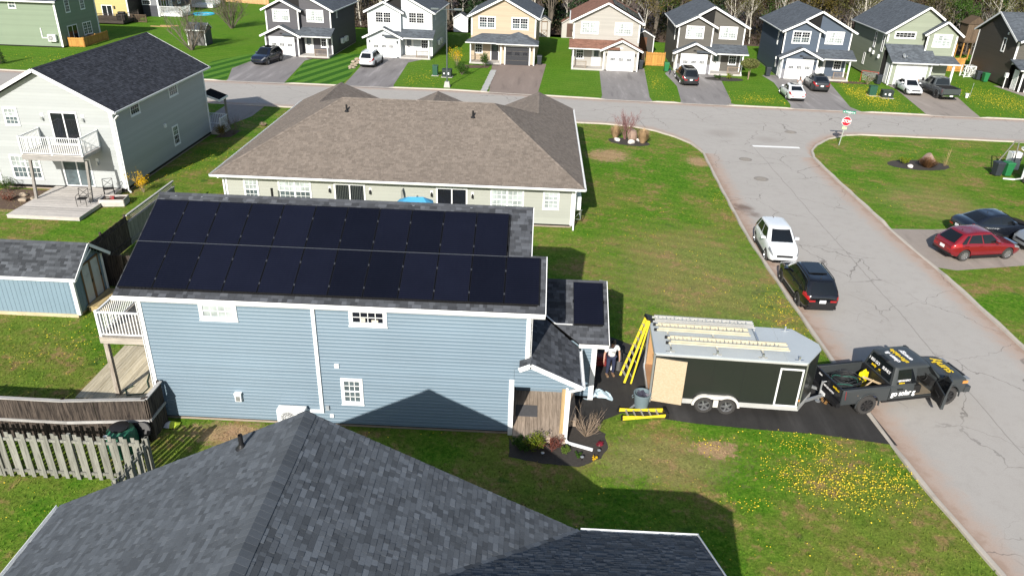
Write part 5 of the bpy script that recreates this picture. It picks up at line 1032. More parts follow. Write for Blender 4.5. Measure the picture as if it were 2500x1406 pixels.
fence('wood_deck_rail', 'short brown deck railing between the yellow and two-tone houses', [(-46.0, 92.9), (-43.8, 92.8)], 1.1, BRF, bw=.06, gap=.08, rails=(.1, 1.05))
def small_shed(name, label, x, y, w, d, h, pk, m, rm, dm, rz=0., xbrace=False, front='s', trim=WHITE):
    H = empty(name, (x, y, 0), label, 'shed', rz); F0 = (V((0, 0, 0)), V((1, 0, 0)), V((0, -1, 0)))
    if front == 's':     # gable faces the street
        MB().prism([V((a, 0, z)) for a, z in ((-w/2, 0), (w/2, 0), (w/2, h), (0, pk), (-w/2, h))], (0, d, 0)).build('wall', m, H)
        for s in (-1, 1):
            t = (pk-h)/(w/2); q = [V((s*(w/2+.12), -.15, h-.12*t)), V((s*(w/2+.12), d+.1, h-.12*t)), V((0, d+.1, pk)), V((0, -.15, pk))]; slab(H, [p+Z*.06 for p in q], .06, rm)
            MB().bar(V((s*(w/2+.12), -.16, h-.12*t)), V((0, -.16, pk)), .03, .12).build('fascia', trim, H); b = MB(); wbox(b, F0, s*w/2-.05, s*w/2+.05, 0, h, 0, .03); b.build('corner_trim', trim, H)
        b = MB(); wbox(b, F0, -.42, .42, .1, h*.95, 0, .03); o = b.build('shed_door', dm, H)
        if xbrace:
            b = MB(); G = (V((0, -.03, 0)), V((1, 0, 0)), V((0, -1, 0)))
            for p, q, r, s in ((-.45, .45, h*.93, h), (-.45, -.36, .1, h), (.36, .45, .1, h), (-.45, .45, .9, .98)): wbox(b, G, p, q, r, s, 0, .02)
            b.bar((-.4, -.045, .15), (.4, -.045, .9), .02, .06); b.bar((.4, -.045, .15), (-.4, -.045, .9), .02, .06); b.build('door_frame', wood('brace_brown', (.2, .14, .09), (.15, .1, .06), 2), o)
    else:                # eave faces the street, gable to the right
        MB().prism([V((-w, y_, z)) for y_, z in ((0, 0), (d, 0), (d, h), (d/2, pk), (0, h))], (w, 0, 0)).build('wall', m, H); t = (pk-h)/(d/2)
        slab(H, [V((-w-.1, -.15, h-.15*t+.05)), V((.12, -.15, h-.15*t+.05)), V((.12, d/2, pk+.05)), V((-w-.1, d/2, pk+.05))], .06, rm); slab(H, [V((.12, d+.15, h-.15*t+.05)), V((-w-.1, d+.15, h-.15*t+.05)), V((-w-.1, d/2, pk+.05)), V((.12, d/2, pk+.05))], .06, rm)
        for a in (-w, -.1): b = MB(); wbox(b, F0, a, a+.1, 0, h, 0, .03); b.build('corner_trim', trim, H)
        MB().box(-w-.1, .12, -.18, -.15, h-.2, h-.05).build('fascia', trim, H); MB().bar((.13, -.15, h-.1), (.13, d/2, pk), .03, .1).build('fascia', trim, H); MB().bar((.13, d/2, pk), (.13, d+.15, h-.1), .03, .1).build('fascia', trim, H)
        G = (V((0, 0, 0)), V((0, 1, 0)), V((1, 0, 0))); b = MB(); wbox(b, G, d*.25, d*.75, .1, h*.95, 0, .03); b.build('shed_door', dm, H)
    return H
WSH = mat('shed_white', (.66, .68, .68), .6, .06, 2); CSH = mat('shed_cream', (.42, .40, .36), .6, .06, 2); GSH = mat('shed_shingle_wall', (.13, .125, .12), .9, .3, 9, bump=.4)
small_shed('white_shed', 'small white shed with grey roof between white and beige houses', 2.05, 95.0, 2.0, 2.6, 1.95, 2.55, WSH, SLATE, WHITE)
small_shed('cream_shed', 'cream shed with crossed brown door frame behind the beige house', 14.35, 93.3, 1.6, 2.2, 2.2, 2.7, CSH, SLATE, CSH, xbrace=True, trim=CSH)
small_shed('brown_door_shed', 'cream shed with brown door behind the cream house', 18.0, 93.2, 2.2, 2.4, 2.1, 2.8, CSH, BROWNR, mat('door_brown', (.09, .05, .035), .7), trim=CSH)
small_shed('grey_shed', 'weathered grey shed with white peeling trim on the far lawn', -28.1, 75.7, 2.3, 2.0, 1.95, 2.6, GSH, SLATE, GSH, front='e')
small_shed('wood_shed', 'dark wooden play shed with slate roof behind the cedar gate', 27.3, 82, 2.6, 2.2, 2.2, 2.9, mat('shed_dark', (.06, .055, .05), .8), SLATE, mat('door_rust', (.12, .055, .03), .8))
# ------------------------------------------------------------------ vehicles
def paint(name, col, rough=.32, metal=0., coat=.6): return mat('paint_'+name, col, rough, .03, 2, metal=metal, coat=coat, fine=.015, spec=.5)
CHROME = mat('chrome', (.6, .6, .6), .15, .02, metal=1.); LAMPR = mat('lamp_red', (.32, .012, .014), .2, .1, 3, coat=.5); LAMPW = mat('lamp_clear', (.20, .21, .22), .12, .1, 3, coat=.5); PLATE = mat('plate', (.75, .76, .76), .5, .05); RIMS = mat('rim_silver', (.45, .46, .47), .3, .1, 4, metal=.8); RIMB = mat('rim_black', (.02, .02, .021), .4, .1, 4)
def smooth_interp(tab, xs, k=3):
    y = np.interp(xs, [a for a, b in tab], [b for a, b in tab])
    for _ in range(k): y[1:-1] = .25*y[:-2]+.5*y[1:-1]+.25*y[2:]
    return y
WH = {}
def wheel(par, x, y, r, w, rim, out, spokes=5):
    k = (round(r, 3), w, rim.name, spokes)
    if k not in WH:
        t = MB().lathe([(r*.66, -w/2), (r*.93, -w/2), (r, -w*.32), (r, w*.32), (r*.93, w/2), (r*.66, w/2), (r*.62, w*.3), (r*.62, -w*.3), (r*.66, -w/2)], ax='y', seg=26)
        for i in range(26):
            a = i*6.28319/26; t.bar((math.cos(a)*r, -w*.42, math.sin(a)*r), (math.cos(a+.06)*r, w*.42, math.sin(a+.06)*r), .035*r/.35, .02)
        m = MB().lathe([(r*.66, w*.46), (r*.62, w*.46), (r*.58, w*.22), (.001, w*.2)], ax='y', seg=26); n = spokes
        for i in range(n):
            a = i*6.28319/n; d = V((math.cos(a), 0, math.sin(a))); p = V((-math.sin(a), 0, math.cos(a))); y0, y1 = w*.22, w*.42
            q = [d*r*.1-p*r*.1, d*r*.1+p*r*.1, d*r*.62+p*r*.07, d*r*.62-p*r*.07]; m.hexa([V((v.x, y0, v.z)) for v in q]+[V((v.x, y1, v.z)) for v in q])
        m.lathe([(.12*r+.02, w*.2), (.12*r+.02, w*.44), (.001, w*.45)], ax='y', seg=12); dk = MB().lathe([(r*.575, w*.225), (.001, w*.225)], ax='y', seg=20)  # dk: black disc behind the spokes, painted shade inside the rim
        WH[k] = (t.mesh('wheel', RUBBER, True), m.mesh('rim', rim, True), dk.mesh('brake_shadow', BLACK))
    M = Matrix.Translation((x, y, r)) @ Matrix.Rotation(0 if out > 0 else math.pi, 4, 'Z')
    o = mobj('wheel', WH[k][0], par, M); mobj('rim', WH[k][1], o); mobj('shadow_disc', WH[k][2], o); return o
def boolean_cut(o, cutters):
    for c in cutters:
        m = o.modifiers.new('cut', 'BOOLEAN'); m.operation = 'DIFFERENCE'; m.solver = 'EXACT'; m.object = c
    bpy.context.view_layer.update(); dg = bpy.context.evaluated_depsgraph_get(); me = bpy.data.meshes.new_from_object(o.evaluated_get(dg))
    o.modifiers.clear(); o.data = me
    for c in cutters: bpy.data.objects.remove(c)
    me.polygons.foreach_set('use_smooth', [True]*len(me.polygons))
    try: me.set_sharp_from_angle(angle=RAD(32))
    except Exception: pass
CARS = dict(
 suv=dict(L=4.6, W=1.85, wb=2.7, fo=.92, wr=.36, top=[(0,.62),(.1,.80),(.3,.93),(1.15,1.08),(1.4,1.12),(3.9,1.16),(4.4,1.12),(4.55,1.0),(4.6,.85)], cab=(1.12, 1.95, 4.0, 4.5, 1.67, 1.60), bot=.24, sidewin=((.10, .40), (.43, .72), (.75, .93))),
 small=dict(L=4.25, W=1.78, wb=2.55, fo=.86, wr=.34, top=[(0,.60),(.1,.82),(.3,.98),(1.0,1.10),(1.2,1.14),(3.6,1.16),(4.1,1.1),(4.22,.98),(4.25,.8)], cab=(.95, 1.72, 3.65, 4.15, 1.66, 1.60), bot=.22, sidewin=((.10, .43), (.46, .80), (.84, .94))),
 hatch=dict(L=4.19, W=1.73, wb=2.58, fo=.84, wr=.31, top=[(0,.52),(.12,.66),(.4,.78),(1.2,.93),(1.45,.97),(3.4,1.03),(4.0,1.0),(4.15,.86),(4.19,.7)], cab=(1.18, 1.98, 3.45, 4.06, 1.45, 1.40), bot=.18, sidewin=((.10, .42), (.45, .76), (.80, .90))),
 sedan=dict(L=4.85, W=1.84, wb=2.88, fo=.88, wr=.34, top=[(0,.52),(.12,.66),(.4,.77),(1.4,.94),(1.7,.98),(3.6,1.03),(4.2,1.06),(4.7,1.02),(4.82,.85),(4.85,.7)], cab=(1.45, 2.25, 3.35, 4.25, 1.46, 1.40), bot=.18, sidewin=((.10, .44), (.47, .80), (.83, .90))),
 coupe_suv=dict(L=4.75, W=1.92, wb=2.88, fo=.86, wr=.37, top=[(0,.58),(.1,.74),(.4,.86),(1.3,1.02),(1.6,1.06),(3.8,1.16),(4.4,1.18),(4.65,1.12),(4.75,.85)], cab=(1.3, 2.1, 3.5, 4.55, 1.62, 1.52), bot=.2, sidewin=((.10, .42), (.45, .74), (.77, .88))),
 van=dict(L=5.15, W=1.99, wb=3.05, fo=.98, wr=.36, top=[(0,.6),(.1,.76),(.4,.92),(1.05,1.06),(1.3,1.1),(4.5,1.14),(5.0,1.1),(5.12,.95),(5.15,.8)], cab=(.95, 2.0, 4.55, 5.05, 1.76, 1.68), bot=.2, sidewin=((.08, .34), (.37, .64), (.67, .93))))
def car(name, label, cat, loc, yaw, kind, pm, sc=1., rim=None, spokes=5, roofglass=False, rails=False, dark_lower=True, plate=True, chrome=False, group=None):
    S = CARS[kind]; L, W = S['L'], S['W']; H = empty(name, loc, label, cat, yaw, group); H.scale = (sc, sc, sc); hw = W/2; X = lambda s: L/2-s
    n = 34; ss = np.concatenate([[0, .03], np.linspace(.08, L-.08, n), [L-.03, L]]); top = smooth_interp(S['top'], ss, 2)
    bot = smooth_interp([(0, .36), (.2, S['bot']+.03), (.6, S['bot']), (L-.6, S['bot']), (L-.15, S['bot']+.05), (L, .42)], ss, 2)
    wid = smooth_interp([(0, hw*.70), (.05, hw*.80), (.2, hw*.90), (.6, hw*.975), (1.2, hw), (L-1., hw), (L-.4, hw*.965), (L-.1, hw*.88), (L, hw*.74)], ss, 1)
    cs = [(0, 0), (.78, 0), (.92, .07), (.985, .25), (1, .48), (.985, .70), (.945, .88), (.88, .975), (.72, 1.0), (.35, 1.03), (0, 1.035)]
    ring = [(y, z) for y, z in cs]+[(-y, z) for y, z in cs[-2:0:-1]]; vs = []; K = len(ring)
    for s, t, b, w in zip(ss, top, bot, wid): vs += [(X(s), y*w, b+(t-b)*z) for y, z in ring]
    N = len(ss); fs = [(i*K+k, i*K+(k+1) % K, (i+1)*K+(k+1) % K, (i+1)*K+k) for i in range(N-1) for k in range(K)]+[tuple(range(K)), tuple(range((N-1)*K, N*K))[::-1]]
    body = MB().add(vs, fs).build('body', pm, H, smooth=35)
    fx, rx = X(S['fo']), X(S['fo']+S['wb']); wr = S['wr']; cut = []
    for cx in (fx, rx):
        c = MB().lathe([(.001, -hw*1.2), (wr*1.17, -hw*1.2), (wr*1.17, -hw+.28), (.001, -hw+.28)], ax='y', seg=22, o=(cx, 0, wr*1.02)).build('cut', BLACK, H); cut.append(c)
        c = MB().lathe([(.001, hw-.28), (wr*1.17, hw-.28), (wr*1.17, hw*1.2), (.001, hw*1.2)], ax='y', seg=22, o=(cx, 0, wr*1.02)).build('cut', BLACK, H); cut.append(c)
    boolean_cut(body, cut)
    MB().box(X(L-.4), X(.4), -hw+.1, hw-.1, S['bot']-.02, .5).build('underbody', BLACK, H)
    # cabin
    s1, s2, s3, s4, zr, zr2 = S['cab']; zb = lambda s: float(np.interp(s, ss, top))-.04; wb_, wr_ = hw*.915, hw*.70
    def cp(a, b, q):   # a: 0 front..1 rear, b: -1..1 across, q: 0 belt..1 roof
        e = q**1.0; sf = s1+(s2-s1)*e-.10*q*(1-q); sr = s4+(s3-s4)*e+.10*q*(1-q); s = sf+(sr-sf)*a
        z0 = zb(s1)+(zb(s4)-zb(s1))*a; z1 = zr+(zr2-zr)*a+.02*math.sin(math.pi*a); w = wb_+(wr_-wb_)*(q**1.15); bow = .06*(1-b*b)
        if a < .02: s -= bow*1.6
        if a > .98: s += bow
        cornr = 1-.10*(max(0, 1-a/.12)**2+max(0, (a-.88)/.12)**2)
        return V((X(s), b*w*cornr, z0+(z1-z0)*q))
    loop = [(0, b) for b in np.linspace(-1, 1, 9)]+[(a, 1) for a in np.linspace(0, 1, 15)[1:]]+[(1, b) for b in np.linspace(1, -1, 9)[1:]]+[(a, -1) for a in np.linspace(1, 0, 15)[1:-1]]
    qs = [0, .25, .5, .75, .9, .97]; cv = []; K = len(loop)
    for q in qs: cv += [cp(a, b, q) for a, b in loop]
    for k_, dz in ((.93, .012), (.7, .035), (.3, .045)):
        c = cp(.5, 0, 1.); cv += [V((c.x+(p.x-c.x)*k_, p.y*k_, p.z+dz)) for p in [cp(a, b, 1.) for a, b in loop]]
    J = len(qs)+3; cfs = [(j*K+i, j*K+(i+1) % K, (j+1)*K+(i+1) % K, (j+1)*K+i) for j in range(J-1) for i in range(K)]+[tuple(range((J-1)*K, J*K))]
    MB().add(cv, cfs).build('cabin', pm, H, smooth=50)
    def patch(nm, f, us, qs_, m, off=.012):
        vs = []; nu, nq = len(us), len(qs_)
        for q in qs_:
            for u in us:
                p = f(u, q); du = f(u+.01, q)-f(u-.01, q); dq = f(u, q+.02)-f(u, q-.02); nn = du.cross(dq).normalized(); c = V((0, 0, .9))
                if nn.dot(p-V((X((s1+s4)/2), 0, 1.0))) < 0: nn = -nn
                vs.append(p+nn*off)
        return MB().add(vs, [(j*nu+i, j*nu+i+1, (j+1)*nu+i+1, (j+1)*nu+i) for j in range(nq-1) for i in range(nu-1)]).build(nm, m, H, smooth=60)
    L9 = lambda a, b: list(np.linspace(a, b, 9))
    patch('windscreen', lambda u, q: cp(0, u, q), L9(-.86, .86), L9(.04, .93), CARGL); patch('rear_window', lambda u, q: cp(1, u, q), L9(-.82, .82), L9(.12 if kind != 'sedan' else .05, .90), CARGL)
    for sd in (-1, 1):
        for a, b in S['sidewin']: patch('side_window', lambda u, q: cp(u, sd, q), L9(a, b), L9(.08, .86), CARGL)
        MB().hexa([V((X(s1+.45), sd*(hw*.93), 1.0+.08)), V((X(s1+.62), sd*(hw*.93), 1.08)), V((X(s1+.62), sd*(hw+.18), 1.08)), V((X(s1+.48), sd*(hw+.18), 1.08)), V((X(s1+.47), sd*(hw*.95), 1.2)), V((X(s1+.62), sd*(hw*.95), 1.2)), V((X(s1+.62), sd*(hw+.18), 1.2)), V((X(s1+.50), sd*(hw+.18), 1.2))] if zb(s1) > .9 else [V((X(s1+.45), sd*hw*.93, .98)), V((X(s1+.6), sd*hw*.93, .98)), V((X(s1+.6), sd*(hw+.17), .98)), V((X(s1+.47), sd*(hw+.17), .98)), V((X(s1+.46), sd*hw*.95, 1.09)), V((X(s1+.6), sd*hw*.95, 1.09)), V((X(s1+.6), sd*(hw+.17), 1.09)), V((X(s1+.49), sd*(hw+.17), 1.09))]).build('mirror', pm, H)
        for s in (s1+.35+(s4-s1)*.33, s1+.35+(s4-s1)*.62): MB().box(X(s), X(s+.2), sd*(hw*.97), sd*(hw*1.005), zb(s)-.16, zb(s)-.13).build('door_handle', CHROME if chrome else pm, H)
        def bs(u, q):
            i_ = min(int(q), len(cs)-2); fy = cs[i_][0]+(cs[i_+1][0]-cs[i_][0])*(q-i_); fz = cs[i_][1]+(cs[i_+1][1]-cs[i_][1])*(q-i_); t_, b_, w_ = (float(np.interp(u, ss, k_)) for k_ in (top, bot, wid)); return V((X(u), sd*fy*w_, b_+(t_-b_)*fz))
        patch('headlight', bs, L9(.035, .52), L9(5.3, 6.75), LAMPW, .014); patch('tail_light', bs, L9(L-.5, L-.02), L9(5.1, 6.7), LAMPR, .014)
        MB().box(X(L+.006), X(L-.1), sd*hw*.40, sd*hw*.73, float(top[-1])-.15, float(top[-1])-.06).build('tail_light', LAMPR, H)
        for cx in (fx, rx): wheel(H, cx, sd*(hw-.115), wr, .215, rim or RIMS, sd, spokes)
        if rails: MB().tube([V((X(s2+.05), sd*wr_*.97, zr-.02)), V((X(s2+.25), sd*wr_*.97, zr+.06)), V((X(s3-.25), sd*wr_*.97, zr2+.07)), V((X(s3-.05), sd*wr_*.97, zr2-.0))], .022, 6).build('roof_rail', BLACK if pm.name != 'paint_white' else GALV, H)
        if dark_lower: MB().box(X(S['fo']+S['wb']-wr*1.25), X(S['fo']+wr*1.25), sd*(hw*.93), sd*(hw*.988), S['bot']-.01, S['bot']+.13).build('sill', BLACK, H)
    # grille, bumpers, plate, badge
    MB().box(X(.18), X(-.006), -hw*.5, hw*.5, .55, .66).build('grille', BLACK, H); MB().box(X(.2), X(.0), -hw*.66, hw*.66, .30, .40).build('front_air_intake', BLACK, H); MB().box(X(.2), X(-.012), -hw*.5, hw*.5, .665, .685).build('grille_bar', CHROME, H)
    MB().box(X(L), X(L-.3), -hw*.78, hw*.78, .30, .42).build('rear_diffuser', BLACK, H)
    if plate:
        zz = float(np.interp(L-.1, ss, top))-.28; zz = .62 if kind in ('hatch', 'small') else min(zz, .72)
        MB().box(X(L+.012), X(L-.2), -.16, .16, zz-.08, zz+.08).build('licence_plate', PLATE, H)
    if roofglass: c0, c1 = s2+.12, s2+.12+(s3-s2)*.62; MB().box(X(c1), X(c0), -wr_*.7, wr_*.7, zr+.01, zr+.05).build('sunroof', CARGL, H)
    MB().lathe([(.035, 0), (.03, .03), (.001, .06)], seg=8, o=(X(s3-.2), 0, zr2+.03)).build('roof_antenna', BLACK, H)
    return H
PW_, PK, PR = paint('white', (.70, .72, .73), .3), paint('black', (.006, .006, .007), .12, 0, 1.), paint('red', (.20, .008, .014), .25, .2, 1.); PN = paint('navy', (.012, .017, .034), .2, .3, 1.); PG = paint('graphite', (.040, .044, .048), .3, .5, .8); PB = paint('black_blue', (.010, .013, .020), .15, .2, 1.); PSV = paint('silver', (.42, .45, .46), .3, .6, .8); PGY = paint('grey_truck', (.085, .095, .10), .3, .4, .8)
h2 = math.pi/2
car('white_hatchback', 'small white sport utility car facing the camera, parked at the near kerb', 'car', (27.17, 17.75, .004), -h2-.03, 'small', PW_, .955, chrome=False)
car('black_suv', 'black sport utility car parked at the kerb behind the pickup truck', 'car', (27.30, 12.55, .004), h2+.02, 'suv', PK, .955, RIMB, 5, True, True)
car('red_hatchback', 'dark red hatchback with silver wheels on the driveway at right', 'car', (38.72, 18.65, .008), .215, 'hatch', PR, 1.06, RIMS, 10)
car('black_sedan', 'black sedan with chrome window trim parked beyond the red hatchback', 'car', (41.35, 21.75, .008), .12, 'sedan', PB, 1.0, RIMS, 7, chrome=True)
car('silver_car', 'silver car cut off by the right edge of the picture', 'car', (43.9, 19.9, .008), math.pi+.12, 'suv', PSV, .95)
car('navy_suv', 'dark navy sport utility car on the charcoal house driveway', 'car', (-17.35, 66.6, .008), -h2-.22, 'suv', PN, 1.0, RIMS, 5, rails=True, roofglass=True)
car('white_suv', 'white sport utility car with dark rear window before the white house', 'car', (-5.6, 67.6, .008), h2+.03-.12, 'suv', PW_, 1.0, RIMB, 5, rails=True)
car('dark_minivan', 'dark grey minivan parked in front of the taupe house garage', 'minivan', (30.1, 64.5, .008), h2-.04+.06, 'van', PG, .98, RIMS, 7, roofglass=True)
car('white_sedan', 'white sedan at the street end of the slate blue house drive', 'car', (40.0, 58.6, .008), h2+.02-.06, 'sedan', PW_, .97, RIMS, 5, roofglass=True)
car('graphite_suv', 'dark graphite sloping-back car parked beside the white sedan', 'car', (44.1, 63.6, .008), h2+.05-.12, 'coupe_suv', PG, .98, RIMB, 5, roofglass=True)
car('white_compact', 'white compact sedan nose to the street beside the grey pickup', 'car', (54.1, 63.6, .008), -h2+.03-.1, 'sedan', PW_, .93, RIMB, 7)
# pickup trucks
def pickup(name, label, loc, yaw, pm, sc, rim, crew=True, open_door=False, wr=.43, signs=False):
    H = empty(name, loc, label, 'pickup truck', yaw); H.scale = (sc, sc, sc); hw = .98      # origin: ground under the rear axle, +x forward
    xr, xc, xf = -1.22, .95, 4.82                                                         # tail, cab back, front bumper
    MATT = pm
    # front clip and cab lower loft
    ss = np.linspace(xc, xf, 30); top = smooth_interp([(xc, 1.22), (3.0, 1.24), (3.35, 1.26), (3.6, 1.27), (4.5, 1.20), (4.72, 1.08), (4.82, .88)], ss, 2); bot = smooth_interp([(xc, .52), (4.2, .50), (4.6, .42), (4.82, .52)], ss, 1); wid = smooth_interp([(xc, hw), (3.4, hw), (4.2, hw*.985), (4.6, hw*.93), (4.78, hw*.82), (4.82, hw*.74)], ss, 1)
    cs = [(0, 0), (.85, 0), (.96, .06), (1, .25), (1, .55), (.985, .80), (.95, .92), (.88, .985), (.6, 1.02), (.3, 1.04), (0, 1.03)]; ring = cs+[(-y, z) for y, z in cs[-2:0:-1]]; K = len(ring); vs = []
    for s, t, b, w in zip(ss, top, bot, wid): vs += [(s, y*w, b+(t-b)*z) for y, z in ring]
    N = len(ss); body = MB().add(vs, [(i*K+k, i*K+(k+1) % K, (i+1)*K+(k+1) % K, (i+1)*K+k) for i in range(N-1) for k in range(K)]+[tuple(range(K)), tuple(range((N-1)*K, N*K))[::-1]]).build('body', pm, H)
    wx = 3.78; cut = []
    for sd in (-1, 1): cut.append(MB().lathe([(.001, sd*(hw-.34)), (wr*1.16, sd*(hw-.34)), (wr*1.16, sd*hw*1.2), (.001, sd*hw*1.2)], ax='y', seg=24, o=(wx, 0, wr*1.05)).build('cut', BLACK, H))
    if open_door: cut.append(MB().box(2.02, 3.08, -hw*1.3, -.12, .60, 1.6).build('cut', BLACK, H))
    boolean_cut(body, cut)
    # bed
    for sd in (-1, 1):
        w = MB().box(xr, xc-.03, sd*(hw-.09), sd*hw, .55, 1.20); w.box(xr, xc-.03, sd*(hw-.14), sd*(hw+.005), 1.20, 1.26); o = w.build('bed_side', pm, H)
        c = MB().lathe([(.001, sd*(hw-.3)), (wr*1.17, sd*(hw-.3)), (wr*1.17, sd*hw*1.2), (.001, sd*hw*1.2)], ax='y', seg=24, o=(0, 0, wr*1.05)).build('cut', BLACK, H); boolean_cut(o, [c]); bevelled(o, .025, 2)
        MB().box(xr+.02, xc-.05, sd*(hw-.135), sd*(hw-.02), 1.262, 1.272).build('bed_rail_cap', BLACK, H)
        ar = MB().lathe([(wr*1.17, sd*(hw-.02)), (wr*1.27, sd*(hw-.0)), (wr*1.27, sd*(hw+.04)), (wr*1.17, sd*(hw+.04))], ax='y', seg=18, o=(0, 0, wr*1.05), a0=-.15, a1=math.pi+.15).build('wheel_flare', pm, H); ar = MB().lathe([(wr*1.16, sd*(hw-.02)), (wr*1.25, sd*(hw-.0)), (wr*1.25, sd*(hw+.035)), (wr*1.16, sd*(hw+.035))], ax='y', seg=18, o=(wx, 0, wr*1.05), a0=-.15, a1=math.pi+.15).build('wheel_flare', pm, H)
        for x in (0, wx): wheel(H, x, sd*(hw-.12), wr, .29, rim, sd, 8)
        MB().box(.7, 3.2, sd*(hw-.12), sd*(hw-.02), .46, .54).build('running_board', BLACK, H)
        MB().hexa([V((xr-.012, sd*(hw-.16), .82)), V((xr+.16, sd*(hw+.012), .82)), V((xr+.16, sd*(hw-.05), .82)), V((xr+.1, sd*(hw-.16), .82)), V((xr-.012, sd*(hw-.16), 1.2)), V((xr+.12, sd*(hw+.012), 1.2)), V((xr+.16, sd*(hw-.05), 1.2)), V((xr+.1, sd*(hw-.16), 1.2))]).build('tail_light', LAMPR, H)
        MB().box(4.5, 4.80, sd*.56, sd*.82, .98, 1.08).build('headlight', LAMPW, H); MB().box(4.35, 4.60, sd*.90, sd*.945, .97, 1.08).build('marker_light', mat('amber', (.6, .25, .06), .3), H)
        mr = MB().box(3.02, 3.16, sd*(hw+.06), sd*(hw+.30), 1.28, 1.62); mr.bar((3.1, sd*(hw-.05), 1.32), (3.1, sd*(hw+.1), 1.36), .07, .06)
        if not (open_door and sd < 0): bevelled(mr.build('mirror', BLACK, H), .02)
    MB().box(xr+.06, xc-.05, -hw+.09, hw-.09, .62, .68).build('bed_floor', BLACK, H); MB().box(xc-.06, xc+.02, -hw+.08, hw-.08, .55, 1.22).build('bed_front', BLACK, H)
    tg = bevelled(MB().box(xr-.02, xr+.06, -hw+.1, hw-.1, .68, 1.24).build('tailgate', pm if not signs else paint('tailgate_black', (.012, .013, .015), .3), H), .02); MB().box(xr-.16, xr+.02, -hw+.03, hw-.03, .44, .64).build('rear_bumper', BLACK if signs else CHROME, H); MB().box(xr-.175, xr-.155, -.17, .17, .46, .60).build('licence_plate', PLATE, H)
    MB().box(4.6, 4.88, -.9, .9, .48, .74).build('front_bumper', pm if signs else CHROME, H); MB().box(4.7, 4.84, -.5, .5, .76, 1.06).build('grille', BLACK, H)
    # cab
    def cp(a, b, q):
        s = (3.42+(2.62-3.42)*q)+((xc+.02+(xc+.14-xc)*q)-(3.42+(2.62-3.42)*q))*a; w = hw*.975+(hw*.775-hw*.975)*(q**1.1); bow = .08*(1-b*b)*(1 if a < .02 else 0); c = 1-.06*(max(0, 1-a/.1)**2+max(0, (a-.93)/.07)**2)
        return V((s+bow, b*w*c, 1.20+(1.95-1.20)*q+.015*math.sin(math.pi*a)*q))
    loop = [(0, b) for b in np.linspace(-1, 1, 9)]+[(a, 1) for a in np.linspace(0, 1, 17)[1:]]+[(1, b) for b in np.linspace(1, -1, 9)[1:]]+[(a, -1) for a in np.linspace(1, 0, 17)[1:-1]]; K = len(loop); cv = []
    for q in (0, .25, .5, .75, .9, .97): cv += [cp(a, b, q) for a, b in loop]
    for k_, dz in ((.94, .012), (.7, .03), (.3, .035)):
        c = cp(.5, 0, 1.); cv += [V((c.x+(p.x-c.x)*k_, p.y*k_, p.z+dz)) for p in [cp(a, b, 1.) for a, b in loop]]
    cab = MB().add(cv, [tuple(range(K))[::-1]]+[(j*K+i, j*K+(i+1) % K, (j+1)*K+(i+1) % K, (j+1)*K+i) for j in range(8) for i in range(K)]+[tuple(range(8*K, 9*K))]).build('cabin', pm, H, smooth=50)
    if open_door: boolean_cut(cab, [MB().prism([V((2.06, -hw*1.4, 1.1)), V((3.3, -hw*1.4, 1.1)), V((2.72, -hw*1.4, 1.86)), V((2.06, -hw*1.4, 1.86))], (0, .95, 0)).build('cut', BLACK, H)])
    def patch(nm, f, us, qs_, m, off=.012):
        vs = []; nu, nq = len(us), len(qs_)
        for q in qs_:
            for u in us:
                p = f(u, q); nn = (f(u+.01, q)-f(u-.01, q)).cross(f(u, q+.02)-f(u, q-.02)).normalized()
                if nn.dot(p-V((2.0, 0, 1.4))) < 0: nn = -nn
                vs.append(p+nn*off)
        return MB().add(vs, [(j*nu+i, j*nu+i+1, (j+1)*nu+i+1, (j+1)*nu+i) for j in range(nq-1) for i in range(nu-1)]).build(nm, m, H, smooth=60)
    L9 = lambda a, b: list(np.linspace(a, b, 8))
    patch('windscreen', lambda u, q: cp(0, u, q), L9(-.88, .88), L9(.06, .93), CARGL); rw = patch('rear_window', lambda u, q: cp(1, u, q), L9(-.86, .86), L9(.1, .9), CARGL)
    for sd in (-1, 1):
        if not (open_door and sd < 0): patch('side_window', lambda u, q: cp(u, sd, q), L9(.08, .50), L9(.08, .86), CARGL)
        sw = patch('side_window', lambda u, q: cp(u, sd, q), L9(.54, .92), L9(.08, .86), CARGL)
        for x in (1.25, 2.2):
            if not (open_door and sd < 0 and x > 2): MB().box(x, x+.24, sd*(hw*.99), sd*(hw+.03), 1.02, 1.07).build('door_handle', BLACK, H)
    MB().box(xc+.08, xc+.26, -.22, .22, 1.93, 1.975).build('brake_light', BLACK, H)
    if open_door:
        IN = mat('interior_black', (.012, .012, .012), .7, .2, 5)
        MB().box(2.03, 3.07, -.86, -.125, .605, .62).build('cabin_floor', mat('floor_mud', (.17, .14, .10), .9, .3, 4), H); st = MB().box(2.06, 2.55, -.80, -.2, .62, .98); st.hexa([V((2.06, -.8, .98)), V((2.24, -.8, .98)), V((2.24, -.2, .98)), V((2.06, -.2, .98)), V((2.06, -.78, 1.55)), V((2.14, -.78, 1.55)), V((2.14, -.22, 1.55)), V((2.06, -.22, 1.55))]); bevelled(st.build('seat', IN, H), .04, 2); MB().box(2.85, 3.06, -.85, -.125, .95, 1.2).build('dashboard', IN, H)
        MB().box(2.04, 3.05, -.125, -.115, .62, 1.58).build('interior_panel', IN, H)
        MB().lathe([(.17+.018*math.cos(a), .018*math.sin(a)) for a in np.linspace(0, 6.2832, 7)], seg=18).xf(Matrix.Translation((2.78, -.48, 1.18)) @ V((-.8, 0, .55)).to_track_quat('Z', 'Y').to_matrix().to_4x4()).build('steering_wheel', IN, H)
